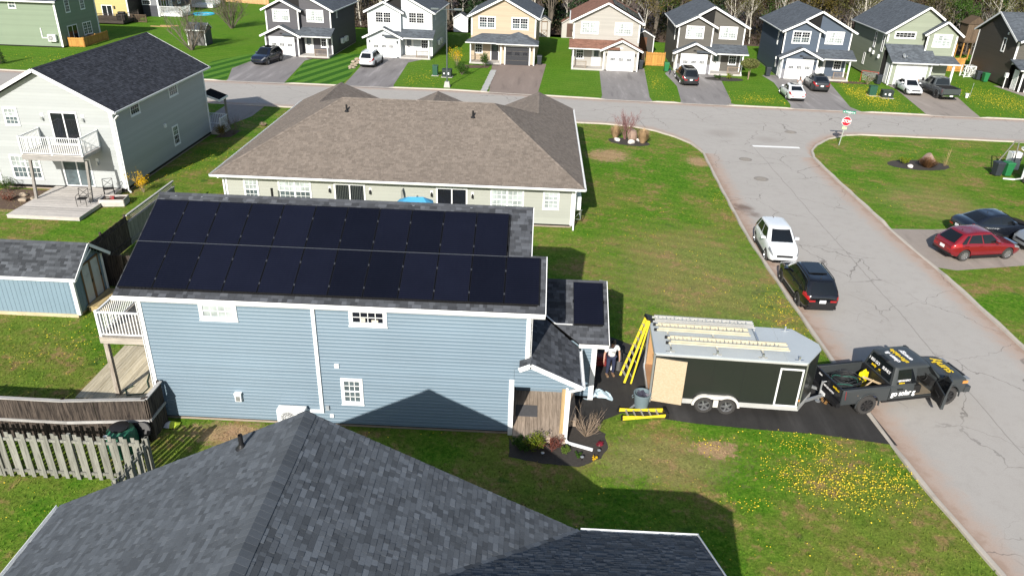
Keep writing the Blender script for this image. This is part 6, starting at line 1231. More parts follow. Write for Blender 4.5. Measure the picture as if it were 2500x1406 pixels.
        # open door, hinged at its front edge
        hinge = Matrix.Translation((3.10, -hw, 0)) @ Matrix.Rotation(RAD(68), 4, 'Z'); d = MB(); d.hexa([V((0, -.01, .58)), V((-1.05, -.01, .58)), V((-1.05, .10, .58)), V((0, .10, .58)), V((0, -.02, 1.22)), V((-1.05, -.02, 1.22)), V((-1.05, .08, 1.22)), V((0, .08, 1.22))]); 
        fr_ = [((0.02, 1.22), (-.55, 1.86)), ((-.55, 1.86), (-1.02, 1.86)), ((-1.02, 1.86), (-1.03, 1.22))]
        for (x0, z0), (x1, z1) in fr_: d.bar((x0, .04-.12*(z0-1.22), z0), (x1, .04-.12*(z1-1.22)+.0, z1), .05, .05, 0, Y_)
        do = d.build('door', pm, H, mtx=hinge); MB().hexa([V((-.05, .10, .62)), V((-1.0, .10, .62)), V((-1.0, .13, .62)), V((-.05, .13, .62)), V((-.05, .08, 1.2)), V((-1.0, .08, 1.2)), V((-1.0, .11, 1.2)), V((-.05, .11, 1.2))]).build('door_card', IN, do); MB().prism([V((.0, .04, 1.24)), V((-.53, -.03, 1.84)), V((-1.0, -.03, 1.84)), V((-1.0, .04, 1.24))], (0, .008, 0)).build('side_window', CARGL, do); m_ = MB().box(-.16, -.02, -.36, -.10, 1.24, 1.58); m_.bar((-.08, -.02, 1.28), (-.08, -.14, 1.32), .07, .06); bevelled(m_.build('mirror', BLACK, do), .02); MB().box(-.75, -.3, .13, .17, .95, 1.0).build('arm_rest', IN, do)
    return H
def text(par, s, M, size, m, name='lettering', bold=.012, ext=.003, shear=0., align='CENTER', sx=1.):
    cu_ = bpy.data.curves.new('t', 'FONT'); cu_.body = s; cu_.size = size; cu_.extrude = ext; cu_.offset = bold*size; cu_.align_x = align; cu_.align_y = 'CENTER'; cu_.shear = shear; cu_.space_character = .95
    o = bpy.data.objects.new('t', cu_); COL.objects.link(o); bpy.context.view_layer.update(); me = bpy.data.meshes.new_from_object(o.evaluated_get(bpy.context.evaluated_depsgraph_get())); bpy.data.objects.remove(o)
    me.name = name; me.materials.clear(); me.materials.append(m); q = mobj(name, me, par, M @ Matrix.Diagonal((sx, 1, 1, 1))); return q
def basis(o, r, u):
    o, r, u = V(o), V(r).normalized(), V(u).normalized(); n = r.cross(u); return Matrix(((r.x, u.x, n.x, o.x), (r.y, u.y, n.y, o.y), (r.z, u.z, n.z, o.z), (0, 0, 0, 1)))
YEL = mat('vinyl_yellow', (.75, .52, .01), .45, .03, 2); WHT = mat('vinyl_white', (.80, .80, .80), .45, .03, 2)
TRK = pickup('black_pickup_truck', 'dark grey pickup truck with yellow and white lettering, door open, hitched to the trailer', (26.22, 3.30, .004), RAD(14.2), paint('satin_graphite', (.055, .062, .065), .42, .3, .15), .94, RIMB, open_door=True, signs=True)
pickup('grey_pickup_truck', 'grey pickup truck with open bed seen from behind, before the sage house', (56.75, 60.9, .008), h2+.08-.05, PGY, .97, RIMB)
text(TRK, 'sunly', basis((3.98, 0, 1.305), (0, 1, 0), (-1, 0, .06)), .62, YEL, bold=.02, sx=.95)
text(TRK, 'clean &', basis((1.45, -.02, 1.995), (0, 1, 0), (-1, 0, 0)), .30, WHT, bold=.02); text(TRK, 'affordable', basis((1.76, 0, 1.997), (0, 1, 0), (-1, 0, 0)), .30, YEL, bold=.02, sx=.95); text(TRK, 'energy', basis((2.07, 0, 1.993), (0, 1, 0), (-1, 0, 0)), .30, WHT, bold=.02)
bu = V((.14, 0, .75)).normalized()
text(TRK, '1 833 GO', basis((xcx := 1.0, .37, 1.62), (0, -1, 0), bu), .17, WHT, bold=.02); text(TRK, 'SUNLY', basis((1.0, -.40, 1.62), (0, -1, 0), bu), .17, WHT, bold=.02); text(TRK, 'sunly', basis((.972, .3, 1.45), (0, -1, 0), bu), .15, YEL, bold=.02); text(TRK, '.ca', basis((.972, -.05, 1.45), (0, -1, 0), bu), .12, YEL, bold=.02)
sn = V((0, .2, .75)).normalized()
text(TRK, 'go solar g', basis((1.55, -1.0, .86), (1, 0, 0), (0, 0, 1)), .33, WHT, bold=.025, sx=.9); text(TRK, '1 833 GO SUNLY', basis((1.47, -.943, 1.43), (1, 0, 0), sn), .105, WHT, bold=.02, sx=.8); text(TRK, 'sunly.ca', basis((1.38, -.958, 1.33), (1, 0, 0), sn), .09, YEL, bold=.02)
text(TRK, '1 833 GO SUNLY', basis((-1.247, -.1, .80), (0, -1, 0), (0, 0, 1)), .11, WHT, bold=.02); text(TRK, 'sunly.ca', basis((-1.247, -.55, 1.08), (0, -1, 0), (0, 0, 1)), .14, YEL, bold=.02); text(TRK, 'clean', basis((-1.247, .55, 1.08), (0, -1, 0), (0, 0, 1)), .12, WHT, bold=.02)
def dark_corner_car(): car('dark_offroader', 'dark car cut by the right edge before the brown house', 'car', (69.6, 63.4, .008), h2, 'van', PK, .95, RIMB)
dark_corner_car()
# things in the truck bed (world positions from the truck frame)
TM = Matrix.Translation((26.22, 3.30, .004)) @ Matrix.Rotation(RAD(14.2), 4, 'Z') @ Matrix.Scale(.94, 4)
def tw(x, y, z): return TM @ V((x, y, z))
CABLE = mat('cable_black', (.018, .02, .022), .5, .2, 5); CABLEG = mat('cable_green', (.02, .10, .07), .5)
q = tw(-.35, .15, .69); K = empty('cable_coil', q, 'tangled coil of black cable in the pickup bed', 'cable'); rr = random.Random(3)
for j in range(16):
    r = rr.uniform(.3, .62); cx, cy = rr.uniform(-.12, .12), rr.uniform(-.12, .12); ph = rr.uniform(0, 6); MB().tube([V((cx+r*1.05*math.cos(a+ph), cy+r*.8*math.sin(a+ph), .05+.018*j+.05*math.sin(3*a+j))) for a in np.linspace(0, 5.9, 22)], .018, 5).build('cable_loop', CABLEG if j == 11 else CABLE, K, smooth=True)
q = tw(.62, .32, 1.0); K = empty('jerry_can', q, 'bright yellow plastic can standing in the pickup bed', 'jerry can', RAD(40)); bevelled(MB().box(-.19, .19, -.12, .12, -.30, .12).build('can', mat('can_yellow', (.80, .68, .01), .45), K), .05, 3); MB().tube([(-.12, 0, .12), (-.1, 0, .2), (.08, 0, .2), (.1, 0, .12)], .025).build('grip', MATS['can_yellow'], K); MB().tube([(.15, 0, .1), (.3, 0, -.05)], .03).build('spout', mat('red_plastic', (.5, .02, .01), .5), K)
sw = wood('shovel_wood', (.55, .42, .26), (.45, .33, .18), 0); K = empty('long_shovel', tw(.2, -.45, .98), 'shovel with pale wooden handle lying across the pickup bed', 'shovel', RAD(14+28)); MB().tube([(-.55, 0, 0), (.55, 0, .05)], .028, 8).build('handle', sw, K); MB().box(-.85, -.5, -.13, .13, -.03, -.01).build('blade', mat('blade_tan', (.40, .27, .15), .7), K)
K = empty('wood_stake', tw(.62, -.12, 1.02), 'flat wooden stake against the pickup cab beside the yellow can', 'wood', RAD(14-60)); MB().bar((-.3, 0, 0), (.4, 0, .02), .10, .03).build('plank', sw, K)
K = empty('clutter_bag', tw(.1, -.55, .72), 'crumpled dark tarp heap in the near corner of the bed', 'tarp'); m = MB(); g = 9
hv = [[(x/(g-1)-.5, (y/(g-1)-.5)*.6, (.14*math.exp(-3*((x/4-1)**2+(y/4-1)**2))+rr.uniform(0, .09))) for x in range(g)] for y in range(g)]; m.add([p for r in hv for p in r], [(y*g+x, y*g+x+1, (y+1)*g+x+1, (y+1)*g+x) for y in range(g-1) for x in range(g-1)]); m.build('tarp', mat('tarp_dark', (.03, .035, .06), .5, .5, 4), K)
# ------------------------------------------------------------------ cargo trailer
def trailer():
    H = empty('cargo_trailer', (18.22, 2.18, 0), 'black enclosed cargo trailer with white roof and open rear door, loaded with ladders', 'trailer', RAD(-2.5)); L, W, z0, z1 = 5.5, 2.45, .42, 2.42
    SK = mat('trailer_black', (.018, .021, .018), .35, .12, .7, coat=.2); RF = mat('trailer_roof', (.39, .43, .45), .45, .08, 1.2, dirt=.10); FL = mat('ply_floor', (.34, .19, .10), .8, .25, 3); IN = mat('ply_wall', (.42, .25, .12), .8, .2, 3)
    nose = [(L, 0), (L+.72, W*.42), (L+.72, W*.58), (L, W)]
    w = MB(); w.box(0, L, 0, .05, z0+.12, z1-.03); w.box(0, L, W-.05, W, z0+.12, z1-.03)
    for i in range(3): a, b = nose[i], nose[i+1]; d = (V((*b, 0))-V((*a, 0))); n = V((-d.y, d.x, 0)).normalized()*.05; w.prism([V((*a, z0+.12)), V((*b, z0+.12)), V((*b, z1-.03)), V((*a, z1-.03))], n)
    w.build('wall', SK, H, split=True)
    for k in range(1, 5): MB().box(k*1.1-.004, k*1.1+.004, -.004, .0, z0+.14, z1-.1).build('panel_seam', BLACK, H)
    MB().prism([V((x, y, z1-.03)) for x, y in [(-.02, -.02), (L, -.02), (L+.74, W*.42), (L+.74, W*.58), (L, W+.02), (-.02, W+.02)]], (0, 0, .06)).build('roof', RF, H)
    MB().box(4.75, 4.80, .0, W, z1+.031, z1+.045).build('roof_seam', RF, H)
    MB().prism([V((x, y, z0-.04)) for x, y in [(0, 0), (L, 0), (L+.7, W*.42), (L+.7, W*.58), (L, W), (0, W)]], (0, 0, .08)).build('floor', FL, H)
    tr = MB(); tr.box(0, L, -.015, .0, z0-.08, z0+.12); tr.box(0, L, W, W+.015, z0-.08, z0+.12); tr.bar((L, -.012, z0+.02), (L+.72, W*.42-.012, z0+.02), .02, .2); tr.box(0, L, -.018, .0, z1-.09, z1-.031); tr.build('trim_rail', mat('rail_pale', (.5, .5, .48), .4, metal=.2), H, split=True)
    fr_ = MB(); fr_.box(-.04, .03, -.02, .10, z0-.05, z1); fr_.box(-.04, .03, W-.10, W+.02, z0-.05, z1); fr_.box(-.04, .03, .1, W-.1, z1-.12, z1); fr_.box(-.06, .05, -.02, W+.02, z0-.14, z0-.0); fr_.build('rear_frame', GALV, H, split=True)
    MB().box(L-.03, L+.02, -.02, .03, z0, z1).build('corner_post', ALU, H)
    MB().box(2.6, 2.63, .06, W-.06, z0+.05, z1-.05).build('bulkhead', IN, H); MB().box(.05, 2.6, W-.09, W-.06, z0+.05, z1-.1).build('inner_wall', IN, H); MB().box(.05, 2.6, .051, .07, z0+.05, z1-.1).build('inner_wall', IN, H)
    for z in (.95, 1.55): MB().box(.25, 2.5, W-.6, W-.1, z, z+.04).build('shelf', IN, H)
    # rear door swung back along the near side
    dm = Matrix.Translation((.0, -.05, 0)) @ Matrix.Rotation(RAD(-9), 4, 'Z'); OSB = NT('osb'); p = OSB.obj(); v = OSB.new('ShaderNodeTexVoronoi', feature='F1'); OSB.put(v.inputs['Vector'], OSB.map(p, (26, 26, 60))); v.inputs['Scale'].default_value = 1.; s_ = OSB.new('ShaderNodeSeparateColor'); OSB.put(s_.inputs[0], v.outputs['Color']); c = OSB.mix(s_.outputs[0], (.40, .31, .20), (.50, .405, .285)); c = OSB.mix(OSB.step(OSB.noise(p, 2.5, 4), .66, .76, 0, .6), c, (.36, .17, .06)); osb = OSB.done(c, .75, 0, .3)
    d = MB().box(.04, 1.18, -.05, -.01, z0-.02, z1-.1).build('rear_door', SK, H, mtx=dm); MB().box(.05, 1.17, -.062, -.051, z0, z1-.12).build('plywood_lining', osb, d)
    # side door
    sd = MB().box(4.62, 5.36, -.022, -.002, z0+.16, z1-.32).build('side_door', SK, H); f = MB()
    for a, b, c_, e in ((4.56, 5.42, z1-.32, z1-.26), (4.56, 5.42, z0+.10, z0+.16), (4.56, 4.62, z0+.16, z1-.32), (5.36, 5.42, z0+.16, z1-.32)): f.box(a, b, -.03, -.0, c_, e)
    f.build('frame', WHITE2, sd, split=True); MB().box(4.66, 4.72, -.045, -.022, 1.2, 1.32).build('latch', BLACK, sd)
    MB().box(5.44, 5.49, -.03, -.005, z0+.35, z0+.42).build('marker_light', mat('amber', (.6, .25, .06), .3), H)
    FD = mat('fender_white', (.62, .60, .55), .5, .08, 2); ax = (2.03, 2.87)
    for y, sd_ in ((-.02, -1), (W+.02, 1)):
        fe = MB(); arc = lambda c, r, a0, a1: [(c+r*math.cos(a), .35+r*math.sin(a)) for a in np.linspace(a0, a1, 9)]
        prof = arc(ax[0], .47, math.pi, math.pi*.42)+arc(ax[1], .47, math.pi*.58, 0); inn = arc(ax[0], .385, math.pi, math.pi*.30)+arc(ax[1], .385, math.pi*.70, 0); ya, yb = y, y+sd_*.10
        for i in range(len(prof)-1): a, b, c_, e = prof[i], prof[i+1], inn[i+1], inn[i]; fe.hexa([V((a[0], ya, a[1])), V((b[0], ya, b[1])), V((c_[0], ya, c_[1])), V((e[0], ya, e[1])), V((a[0], yb, a[1])), V((b[0], yb, b[1])), V((c_[0], yb, c_[1])), V((e[0], yb, e[1]))])
        fe.box(2.36, 2.54, min(ya, yb)+.02, max(ya, yb)-.02, .30, .60)
        fe.build('fender', FD, H)
        for x in ax: wheel(H, x, y-sd_*.04, .34, .22, RIMS, sd_, 5)
        MB().box(1.62, 3.28, min(y-sd_*.02, y+sd_*.012), max(y-sd_*.02, y+sd_*.012), .27, .70).build('wheel_well', BLACK, H)
    # tongue, jack and chain
    tg = MB(); tg.bar((L+.2, W*.18, .44), (L+1.55, W*.5, .44), .07, .11); tg.bar((L+.2, W*.82, .44), (L+1.55, W*.5, .44), .07, .11); tg.bar((L+.1, W*.25, z0+.05), (L+.1, W*.75, z0+.05), .06, .1); tg.build('tongue', GALV, H); MB().box(L+1.45, L+1.75, W*.5-.06, W*.5+.06, .40, .52).build('coupler', GALV, H)
    j = MB(); j.tube([(L+1.15, W*.5, .1), (L+1.15, W*.5, .95)], .035, 8); j.tube([(L+1.15, W*.5, .92), (L+1.3, W*.5, .95)], .015); j.lathe([(.001, .02), (.1, .02), (.1, .04), (.001, .05)], o=(L+1.15, W*.5, 0), seg=10); j.build('jack', GALV, H)
    ch = MB(); R_ = random.Random(4)
    for k in range(26): a = k*.5; p_ = V((L+1.25+.03*k*.5+R_.uniform(-.05, .05), W*.5+.16*math.sin(a)+R_.uniform(-.03, .03), .14+.10*math.cos(a*.7))); ch.tube([p_+V((.035*math.cos(t_), .02*math.sin(t_+k), .035*math.sin(t_))) for t_ in np.linspace(0, 6.28, 7)], .009, 5)
    ch.build('safety_chain', mat('chain_orange', (.36, .20, .07), .6, .3, 6, metal=.4), H, kind='stuff')
    # roof racks
    for k, x in enumerate((.55, 2.25, 3.9, 5.2)):
        for y in (.12, W-.12): b = MB(); b.box(x-.16, x+.16, y-.04, y+.04, z1+.031, z1+.05); b.box(x-.03, x+.03, y-.03, y+.03, z1+.05, z1+.2); b.build('rack_bracket', ALU, H)
        if k < 3: MB().box(x-.03, x+.03, .1, W-.1, z1+.16, z1+.2).build('rack_bar', ALU, H)
    return H, Matrix.Translation((18.22, 2.18, 0)) @ Matrix.Rotation(RAD(-2.5), 4, 'Z')
TRL, TRM = trailer()
CRM = mat('fibreglass_cream', (.50, .46, .34), .55, .08, 3, dirt=.15); ALU2 = mat('ladder_aluminium', (.58, .58, .56), .4, .1, 3, metal=.6); RUNG = mat('rung', (.52, .50, .44), .45, .1, 4, metal=.4)
def ladder_flat(name, label, M, L, w, m, double=True, stand=False, group=None):
    """extension ladder: two stiles and rungs; the fly section lies on the base section"""
    H = empty(name, M.to_translation(), label, 'ladder', M.to_euler().z, group)
    if stand: H.rotation_euler = M.to_euler()
    for lay_ in range(2 if double else 1):
        z = lay_*.075; x0, x1 = (0, L) if lay_ == 0 else (L*.03, L*.985); ww = w-.05*lay_
        for s in (-1, 1):
            st = MB(); y = s*ww/2; st.box(x0, x1, y-.012, y+.012, z, z+.07); st.box(x0, x1, y-s*.03, y, z+.0, z+.008); st.box(x0, x1, y-s*.03, y, z+.062, z+.07); st.build('stile', m, H)
        n = int((x1-x0)/.305); rm = MB().tube([(0, -ww/2, 0), (0, ww/2, 0)], .017, 6).mesh('rung', RUNG if m is not ALU2 else ALU2)
        for k in range(n): mobj('rung', rm, H, Matrix.Translation((x0+.15+k*.305, 0, z+.035)))
    for s in (-1, 1): MB().box(-.06, .04, s*w/2-.03, s*w/2+.03, -.01, .09).build('foot', BLACK, H)
    return H
ladder_flat('extension_ladder', 'cream fibreglass extension ladder on the near side of the trailer roof', TRM @ Matrix.Translation((.45, .62, 2.62)), 4.45, .40, CRM); ladder_flat('extension_ladder', 'cream fibreglass extension ladder in the middle of the trailer roof', TRM @ Matrix.Translation((.1, 1.55, 2.62)), 3.55, .40, CRM)
ladder_flat('extension_ladder', 'grey aluminium ladder along the far edge of the trailer roof', TRM @ Matrix.Translation((.0, 2.14, 2.64)), 3.95, .36, ALU2)
YL = mat('ladder_yellow', (.70, .56, .03), .55, .18, 5, dirt=.15)
def step_ladder(name, label, loc, rot, h, w0, w1, spread, steps):
    H = empty(name, loc, label, 'ladder'); H.rotation_euler = rot
    for s in (-1, 1):
        a, b = V((0, s*w0/2, 0)), V((0, s*w1/2, h)); MB().bar(a, b, .03, .09, 0, X_).build('rail', YL, H); MB().bar(V((spread, s*w0/2*.9, 0)), V((.08, s*w1/2*.9, h-.05)), .03, .06, 0, X_).build('rear_rail', YL, H)
        for q in (a, V((spread, s*w0/2*.9, 0))): MB().box(q.x-.05, q.x+.05, q.y-.03, q.y+.03, -.01, .05).build('foot', BLACK, H)
    for k in range(1, steps+1):
        z = h*k/(steps+1.1); w = w0+(w1-w0)*z/h; MB().box(-.05, .05, -w/2, w/2, z-.012, z+.012).build('step', RUNG, H)
        if k % 2: x = spread+(.08-spread)*z/h; MB().bar((x, -w/2*.9, z), (x, w/2*.9, z), .03, .03).build('rear_brace', RUNG, H)
    bevelled(MB().box(-.08, .14, -w1/2-.05, w1/2+.05, h-.04, h+.08).build('top_cap', BLACK, H), .02)
    return H
# leaning folded against the rear of the trailer: feet on the drive, cap on the roof edge
p0, p1 = V((17.38, 3.98, .01)), V((18.16, 4.32, 2.72)); dz_ = (p1-p0); Lh = dz_.length; zz = dz_.normalized(); yy = (V((-.15, 1, 0))-zz*V((-.15, 1, 0)).dot(zz)).normalized(); xx = yy.cross(zz)
step_ladder('step_ladder', 'yellow step ladder leaning against the open rear of the trailer', p0, Matrix(((xx.x, yy.x, zz.x), (xx.y, yy.y, zz.y), (xx.z, yy.z, zz.z))).to_euler(), Lh, .62, .32, .30, 8)
p0, p1 = V((17.06, 1.50, .10)), V((18.78, 1.76, .12)); zz = (p1-p0).normalized(); yy = V((-.1, 1, 0)); yy = (yy-zz*yy.dot(zz)).normalized(); xx = yy.cross(zz)
step_ladder('step_ladder', 'yellow step ladder lying flat on the grass edge', p0, Matrix(((xx.x, yy.x, zz.x), (xx.y, yy.y, zz.y), (xx.z, yy.z, zz.z))).to_euler(), 1.75, .56, .38, -.10, 5)
# ------------------------------------------------------------------ people
def skin_mesh(name, verts, edges, rad, m, parent, root=0, sub=2, islands=()):
    me = bpy.data.meshes.new(name); me.from_pydata([tuple(v) for v in verts], edges, []); o = mobj(name, me, parent)
    o.modifiers.new('s', 'SKIN')
    for i, r in enumerate(rad): me.skin_vertices[0].data[i].radius = (r if hasattr(r, '__len__') else (r, r))
    for i in (root,)+tuple(islands): me.skin_vertices[0].data[i].use_root = True
    s = o.modifiers.new('u', 'SUBSURF'); s.levels = sub; s.render_levels = sub
    bpy.context.view_layer.update(); n = bpy.data.meshes.new_from_object(o.evaluated_get(bpy.context.evaluated_depsgraph_get())); o.modifiers.clear(); o.data = n; n.materials.clear(); n.materials.append(m); n.polygons.foreach_set('use_smooth', [True]*len(n.polygons)); return o
def person(name, label, loc, rz, J, shirt, trous, shoe, hair, skin, shirt_len=True, logo=None):
    H = empty(name, loc, label, 'person', rz); v = []; e = []; r = []; isl = []
    def chain(pts, rs, start=None):
        k = start
        for p, q in zip(pts, rs):
            v.append(V(p)); r.append(q)
            if k is not None: e.append((k, len(v)-1))
            else: isl.append(len(v)-1)
            k = len(v)-1
        return k
    j = J; pel, ch, nk, hd = V(j['pelvis']), V(j['chest']), V(j['neck']), V(j['head'])
    p0 = chain([pel], [(.14, .11)]); c0 = chain([pel.lerp(ch, .5), ch], [(.13, .105), (.145, .115)], p0); n0 = chain([nk], [.058], c0); chain([nk.lerp(hd, .45), hd, hd+(hd-nk).normalized()*.085], [.056, (.082, .098), (.055, .068)], n0)
    for s in 'LR':
        chain([j['hip'+s], j['knee'+s], V(j['knee'+s]).lerp(V(j['foot'+s]), .45), j['foot'+s]], [.085, .058, .055, .038], p0)
        w = V(j['wrist'+s]); el = V(j['elbow'+s]); k = chain([j['sh'+s], el, el.lerp(w, .4), w], [.062, .043, .041, .028], c0)
        d = (w-el).normalized(); sd = V(j.get('palm'+s, (0, 1, 0))); sd = (sd-d*sd.dot(d)).normalized(); k = chain([w+d*.05, w+d*.085], [(.038, .02), (.042, .018)], k)
        curl = d.cross(sd)*(1 if s == 'L' else -1)
        for i, (off, ln) in enumerate(((-.032, .062), (-.011, .075), (.011, .078), (.03, .066))):
            b = w+d*.08+sd*off; chain([b, b+d*ln*.55+curl*.008, b+d*ln+curl*.026], [.0095, .009, .0075])
        b = w+d*.03-sd*.03; chain([b, b-sd*.026+d*.03, b-sd*.03+d*.06], [.012, .011, .009])
    body = skin_mesh('body', v, e, r, skin, H, 0, 2, isl[1:])
    # face
    f = V(j['face']).normalized(); up = (hd-nk).normalized(); up = (up-f*up.dot(f)).normalized(); rt = f.cross(up); c = hd+up*.02; M = Matrix(((rt.x, f.x, up.x, c.x), (rt.y, f.y, up.y, c.y), (rt.z, f.z, up.z, c.z), (0, 0, 0, 1)))
    fc = MB()
    fc.hexa([V((-.014, .085, -.02)), V((.014, .085, -.02)), V((.012, .122, -.022)), V((-.012, .122, -.022)), V((-.007, .085, .03)), V((.007, .085, .03)), V((.005, .098, .028)), V((-.005, .098, .028))]); fc.build('nose', skin, H, mtx=M)
    for s in (-1, 1): MB().lathe([(.001, -.012), (.03, 0), (.001, .012)], ax='x', seg=8, o=(s*.088, .0, 0)).build('ear', skin, H, mtx=M); MB().lathe([(.001, -.006), (.011, 0), (.001, .006)], ax='y', seg=8, o=(s*.032, .088, .028)).build('eye', BLACK, H, mtx=M)
    MB().box(-.024, .024, .085, .094, -.055, -.045).build('mouth', mat('lips', (.3, .12, .1), .6), H, mtx=M)
    hm = MB(); R_ = random.Random(5); rings = []
    for i in range(7):
        ph = i/6*1.75
        for k in range(14): a = k*6.28319/14; rr_ = 1.0+R_.uniform(-.05, .05); fy = math.cos(a); y = math.sin(ph)*fy*.116*rr_-.018; z = .045+math.cos(ph)*.105*rr_; x = math.sin(ph)*math.sin(a)*.1*rr_; z = z if fy < .35 else max(z, .062); rings.append((x, y, z))
    hm.add(rings, [(i*14+k, i*14+(k+1) % 14, (i+1)*14+(k+1) % 14, (i+1)*14+k) for i in range(6) for k in range(14)]); hm.build('hair', hair, H, smooth=70, mtx=M)
    # clothes
    v, e, r, isl = [], [], [], []; p0 = chain([pel+V((0, 0, -.02))], [(.165, .135)]); c0 = chain([pel.lerp(ch, .35), pel.lerp(ch, .7), ch+V((0, 0, .03))], [(.165, .135), (.165, .13), (.155, .12)], p0); chain([nk.lerp(ch, .45)], [.075], c0)
    for s in 'LR': chain([j['sh'+s], V(j['sh'+s]).lerp(V(j['elbow'+s]), .72)], [.082, .07], c0)
    sh = skin_mesh('shirt', v, e, r, shirt, H, 0, 2)
    v, e, r, isl = [], [], [], []; p0 = chain([pel+V((0, 0, .03))], [(.155, .125)])
    for s in 'LR': a, b = V(j['knee'+s]), V(j['foot'+s]); chain([j['hip'+s], a, a.lerp(b, .5), a.lerp(b, .93)], [.102, .078, .07, .062], p0)
    skin_mesh('trousers', v, e, r, trous, H, 0, 2)
    for s in 'LR': b = V(j['foot'+s]); t = V(j.get('toe', (0, 1, 0))); bevelled(MB().bar(b-t*.08+Z*-.02, b+t*.19+Z*-.035, .095, .09).build('shoe', shoe, H), .03, 3)
    if logo:
        fw = V(j['face2']).normalized(); text(H, logo, basis(pel.lerp(ch, .86)+fw*.158, fw.cross(Z)*-1, Z), .075, BLACK, bold=.02)
    return H
SK = mat('skin', (.42, .24, .17), .55, .08, 6); HR_ = mat('hair_dark', (.012, .009, .008), .6, .3, 20)
stand = dict(pelvis=(0, 0, .93), chest=(.02, .06, 1.26), neck=(.03, .10, 1.46), head=(.05, .17, 1.60), hipL=(-.10, 0, .88), hipR=(.10, 0, .88), kneeL=(-.12, .03, .48), kneeR=(.12, .04, .48), footL=(-.13, -.02, .075), footR=(.13, -.01, .075), shL=(-.20, .06, 1.38), shR=(.22, .07, 1.37), elbowL=(-.30, .05, 1.10), elbowR=(.34, .11, 1.11), wristL=(-.30, .12, .86), wristR=(.40, .25, .90), face=(.75, .6, -.35), face2=(0.1, 1, 0), palmL=(0, 1, 0), palmR=(.3, 1, 0))
person('person', 'person in white T-shirt and dark blue jeans standing by the open garage', (16.92, 4.30, .008), RAD(180+14), stand, mat('tee_white', (.74, .74, .74), .85, .06, 6), mat('jeans', (.022, .028, .06), .85, .2, 8), mat('boot_brown', (.19, .12, .07), .8), HR_, SK, logo='sunly')
bend = dict(pelvis=(0, -.05, .92), chest=(0, .26, 1.15), neck=(0, .42, 1.27), head=(0, .54, 1.34), hipL=(-.10, -.05, .88), hipR=(.10, -.05, .88), kneeL=(-.11, .02, .48), kneeR=(.11, .0, .48), footL=(-.12, -.06, .075), footR=(.12, -.04, .075), shL=(-.20, .30, 1.20), shR=(.20, .30, 1.20), elbowL=(-.25, .44, .98), elbowR=(.25, .44, .98), wristL=(-.22, .60, .95), wristR=(.22, .60, .95), face=(0, 1, -.5), palmL=(1, 0, 0), palmR=(-1, 0, 0))
person('person', 'person all in white bending over beside the white sedan', (42.0, 62.6, .008), RAD(155), bend, mat('white_cloth', (.72, .72, .73), .9, .05, 5), MATS['white_cloth'], MATS['white_cloth'], HR_, SK)
# ------------------------------------------------------------------ small things round the blue house
BINM = mat('bin_greyblue', (.14, .19, .21), .6, .12, 3)
K = empty('garbage_can', (17.93, 2.12, .008), 'grey-blue round garbage can full of scraps behind the trailer', 'garbage can'); MB().lathe([(.001, .0), (.24, .0), (.25, .03), (.31, .66), (.335, .66), (.335, .70), (.30, .70), (.285, .6), (.24, .12), (.001, .1)], seg=22).build('can', BINM, K, smooth=True)
for s in (-1, 1): MB().tube([(s*.32, -.08, .55), (s*.37, -.06, .5), (s*.37, .06, .5), (s*.32, .08, .55)], .014).build('handle', BINM, K)
sc_ = MB(); R_ = random.Random(8)
for k in range(14): a = R_.uniform(0, 6.3); sc_.bar((R_.uniform(-.18, .18), R_.uniform(-.18, .18), .5), (.2*math.cos(a), .2*math.sin(a), R_.uniform(.58, .72)), R_.uniform(.05, .14), .02)
sc_.build('scrap', mat('scrap', (.05, .05, .07), .5, .6, 4), K, kind='stuff')
K = empty('galvanised_channel', (17.45, 1.95, .02), 'grey metal ramp rail resting behind the garbage can', 'metal rail'); MB().bar((0, 0, .0), (.62, .32, .42), .06, .05).build('channel', GALV, K)
K = empty('rag', (16.4, 2.85, .008), 'crumpled pale blue sheet on the black driveway', 'cloth'); g = 15; R_ = random.Random(2); pts = []
for y in range(g):
    for x in range(g): u, w = x/(g-1)*2-1, y/(g-1)*2-1; q = .34+.12*math.sin(3*u+2*w); pts.append((u*q*1.25+.08*w, w*q*.8, max(0.004, .09*(1-u*u)*(1-w*w)+.05*math.sin(7*u+3*w)+R_.uniform(0, .045))))
MB().add(pts, [(y*g+x, y*g+x+1, (y+1)*g+x+1, (y+1)*g+x) for y in range(g-1) for x in range(g-1)]).build('sheet', mat('sheet_blue', (.50, .62, .68), .8, .12, 5), K, smooth=True)
K = empty('toolbox', (16.55, 5.15, .008), 'dark red tool box on the drive beside the garage', 'toolbox'); bevelled(MB().box(-.28, .28, -.2, .2, 0, .42).build('box', mat('tool_red', (.16, .02, .02), .5), K), .02); MB().box(-.28, .28, -.21, .21, .28, .30).build('seam', BLACK, K); MB().tube([(-.15, 0, .42), (-.12, 0, .5), (.12, 0, .5), (.15, 0, .42)], .018).build('handle', BLACK, K)
K = empty('cable_reel', (17.35, 5.0, .008), 'black coil of conduit lying behind the person', 'cable'); 
for k in range(9): MB().lathe([(.36+.025*math.cos(a), .025*math.sin(a)+.05*k+.03) for a in np.linspace(0, 6.2832, 7)], seg=24).build('coil', CABLE, K, smooth=True)
K = empty('hoe', (17.0, 4.75, .008), 'pale wooden handled tool leaning beside the person', 'hand tool'); MB().tube([(0, 0, 0), (.06, .35, 1.05)], .02, 7).build('handle', sw, K); MB().box(-.04, .08, -.05, .05, 0, .16).build('head', WHITE, K)
